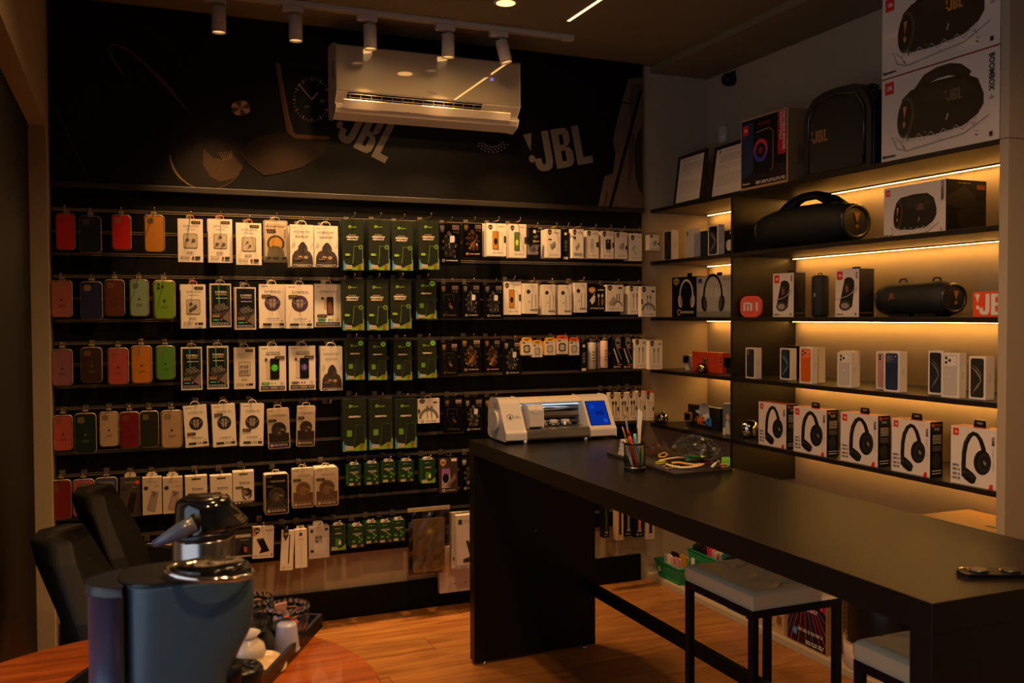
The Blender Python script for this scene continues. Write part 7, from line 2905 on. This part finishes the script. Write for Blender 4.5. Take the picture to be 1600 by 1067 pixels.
# ---- airpot
AX, AY = at(318, 860, Y=1.87).x, 1.87
t = thing('airpot', 'steel vacuum airpot with a glossy black pump head', 'flask', (AX, AY, TZ))
BRUSH = mat('A8A49E', .22, 1.0, noise=.03, scale=200)
GBL = mat('0B0C0E', .12, noise=.05, coat=.8)
r_ = .0575
ZS_ = at(318, 837, Y=1.87).z - TZ
MB().lathe([(r_ * .96, .006), (r_, .012), (r_, ZS_ - .004), (r_ * .985, ZS_)], BRUSH, n=48).build('steel_body', t)
MB().lathe([(r_ * .98, 0), (r_ * 1.02, .003), (r_ * 1.02, .010)], PBLK, n=48).build('base_ring', t)
MB().lathe([(r_ * 1.0, ZS_), (r_ * 1.03, ZS_ + .002), (r_ * 1.03, ZS_ + .011), (r_ * 1.0, ZS_ + .014)], mat('101114', .3), n=48).build('collar', t)
hd = MB()
vs, fs, n = [], [], 40
for k, (r, z, ox) in enumerate((q_[0], q_[1] + ZS_, q_[2]) for q_ in ((1.0, .014, .0), (1.04, .018, .006), (1.04, .026, .007), (.97, .044, .004), (.90, .060, .001), (.84, .069, 0), (.70, .074, 0))):
    for i in range(n):
        a = 2 * PI * i / n
        e_ = max(0, math.cos(a)) ** 3 * (.30 if k in (1, 2) else .18 if k == 3 else .05)
        vs.append((r_ * (r + e_) * math.cos(a) + ox, r_ * r * math.sin(a), z))
for k in range(6):
    for i in range(n):
        j = (i + 1) % n
        fs.append((k * n + i, k * n + j, (k + 1) * n + j, (k + 1) * n + i))
fs.append(tuple(6 * n + i for i in range(n)))
hd.add(vs, fs, GBL, True)
hd.build('pump_head', t)
MB().lathe([(.036, ZS_ + .074), (.034, ZS_ + .077), (.001, ZS_ + .077)], mat('1C1612', .25, coat=.5), n=32, caps=False).build('pump_button', t)
lv = MB()
lv.tube([(-.020, -.054, ZS_ + .036), (-.045, -.058, ZS_ + .026), (-.072, -.060, ZS_ + .014), (-.092, -.058, ZS_ + .006)], .012, mat('4A5060', .35, coat=.3), 12, rs=[.017, .016, .011, .006])
lv.build('lever', t)
MB().ball((-.018, -.050, ZS_ + .036), .019, PBLK, 16, .8, .5, 1).build('lever_hub', t)

# ---- capsule coffee maker
MX, MY = .052, 1.40
t = thing('coffee_maker', 'slate blue capsule coffee maker with an oval chrome lid ring', 'coffee maker', (MX, MY, TBZ + .0005))
t.scale = (1, 1, 1.01)
SLATE = mat('304658', .42, noise=.05, coat=.1)
zt = .283
vs, fs, n = [], [], 44


def outline(z):
    """plan outline of the body at height z: head juts to the right near the top"""
    f = z / zt
    xr = .078 + .040 * max(0, min(1, (f - .42) / .30)) ** 1.2 - .006 * (f > .97)
    xl, ry_ = -.062, .056
    pts = []
    for i in range(n):
        a = 2 * PI * i / n
        c_, s_ = math.cos(a), math.sin(a)
        ex = abs(c_) ** .7 * (1 if c_ > 0 else -1)
        ey = abs(s_) ** .7 * (1 if s_ > 0 else -1)
        pts.append(((xr if c_ > 0 else -xl) * ex, ry_ * ey, z))
    return pts


zs = [0, .01, .06, .11, .14, .17, .20, .24, .272, .280]
for z in zs:
    vs += outline(z)
for k in range(len(zs) - 1):
    for i in range(n):
        j = (i + 1) % n
        fs.append((k * n + i, k * n + j, (k + 1) * n + j, (k + 1) * n + i))
MB().add(vs, fs + [tuple(range(n - 1, -1, -1)), tuple((len(zs) - 1) * n + i for i in range(n))], SLATE, True).build('body', t)
o2 = outline(.28)
MB().prism([(a[0] * 1.005, a[1] * 1.005) for a in o2], .280, .2845, mat('15171A', .35), 'z').build('top_plate', t, bevel=.001)
tk = MB()
o3 = [(a[0] - .004, a[1] * .90) for a in outline(.1) if a[0] < -.02]
o3.sort(key=lambda q: q[1])
pts = [(-.058, .050), (-.058, -.050)] + [(-.058 - .046 * math.sin(PI * (i + 1) / 12) ** .6, -.050 + .10 * (i + 1) / 12) for i in range(11)]
tk.prism(pts, .004, .268, mat('22344C', .3, noise=.35, scale=9), 'z', True)
tk.build('water_tank', t)
MB().prism([(a * 1.02, b * 1.02) for a, b in pts], .268, .282, mat('1A1E24', .35), 'z', True).build('tank_lid', t, bevel=.001)
rg = MB()
pth = []
for i in range(40):
    a = 2 * PI * i / 40
    pth.append((.056 + .058 * math.cos(a), -.030 + .046 * math.sin(a), .286 - .007 * math.cos(a)))
rg.tube(pth, .0042, CHROME, 10, closed=True)
rg.build('chrome_ring', t)
MB().lathe([(.042, 0), (.044, .006), (.040, .0075), (.001, .0055)], mat('0C0C0D', .1, coat=.8), (.056, -.008, .2850), 36, sx=1.18, caps=False).build('lid', t)
MB().lathe([(.012, .12), (.016, .150)], PBLK, (.085, -.02, 0), 20).build('spout', t)

# ================================================================ dark chairs by the left wall
LEA = mat('090705', .68, noise=.25, scale=18, bump=.25, spec=.3)


def chair(label, x, y, rz, s=1.0):
    t = thing('lounge_chair', label, 'chair', (x, y, 0), rz, 'dark leather chairs by the left wall')
    # back shell: faceted, leaning backwards (towards -x), seat towards +x
    prof = [(.44, .23, .05), (.56, .25, .0), (.72, .22, -.05), (.84, .16, -.10), (.885, .11, -.115)]
    vs = []
    for z, hw, x_ in prof:
        for yy, dx in ((-hw, .055), (-hw * .45, .0), (hw * .45, 0), (hw, .055)):
            vs.append((x_ + dx, yy, z * s))
    nrow = len(prof)
    vb = [(a + .05, b * .9, c) for a, b, c in vs]
    fs = []
    for k in range(nrow - 1):
        for i in range(3):
            a = k * 4 + i
            fs.append((a, a + 1, a + 5, a + 4))
    off = len(vs)
    f2 = [tuple(off + q for q in f[::-1]) for f in fs]
    edge = [0, 1, 2, 3] + [k * 4 + 3 for k in range(1, nrow)] + [(nrow - 1) * 4 + i for i in (2, 1, 0)] + [k * 4 for k in range(nrow - 2, 0, -1)]
    f3 = [(edge[(i + 1) % len(edge)], edge[i], edge[i] + off, edge[(i + 1) % len(edge)] + off) for i in range(len(edge))]
    MB().add(vs + vb, fs + f2 + f3, LEA).build('backrest', t, bevel=.012, seg=3)
    st = MB()
    seat = [(.02, -.22), (.02, .22), (.20, .24), (.36, .19), (.36, -.19), (.20, -.24)]
    st.prism(seat, .36 * s, .45 * s, LEA, 'z')
    st.build('seat', t, bevel=.02, seg=3)
    for sg in (-1, 1):
        MB().prism([(-.02, .40), (.28, .42), (.20, .62), (-.05, .66)], sg * .23 - .02, sg * .23 + .02, LEA, 'y').build('armrest', t, bevel=.01)
    MB().lathe([(.025, .02), (.025, .36)], BLACKM, (.18, 0, 0), 16).build('column', t)
    MB().lathe([(.20, 0), (.20, .012), (.03, .022)], BLACKM, (.18, 0, 0), 32).build('foot_plate', t)
    return t


chair('nearer dark leather chair, leftmost, behind the coffee maker', -.095, 2.46, -.08)
chair('farther dark leather chair with a leaning back', -.035, 3.04, -.10)

for o in bpy.data.objects:
    if 'label' in o.keys():
        n_ = len(o['label'].split())
        if n_ < 4 or n_ > 16:
            print('LABEL', n_, o['label'])
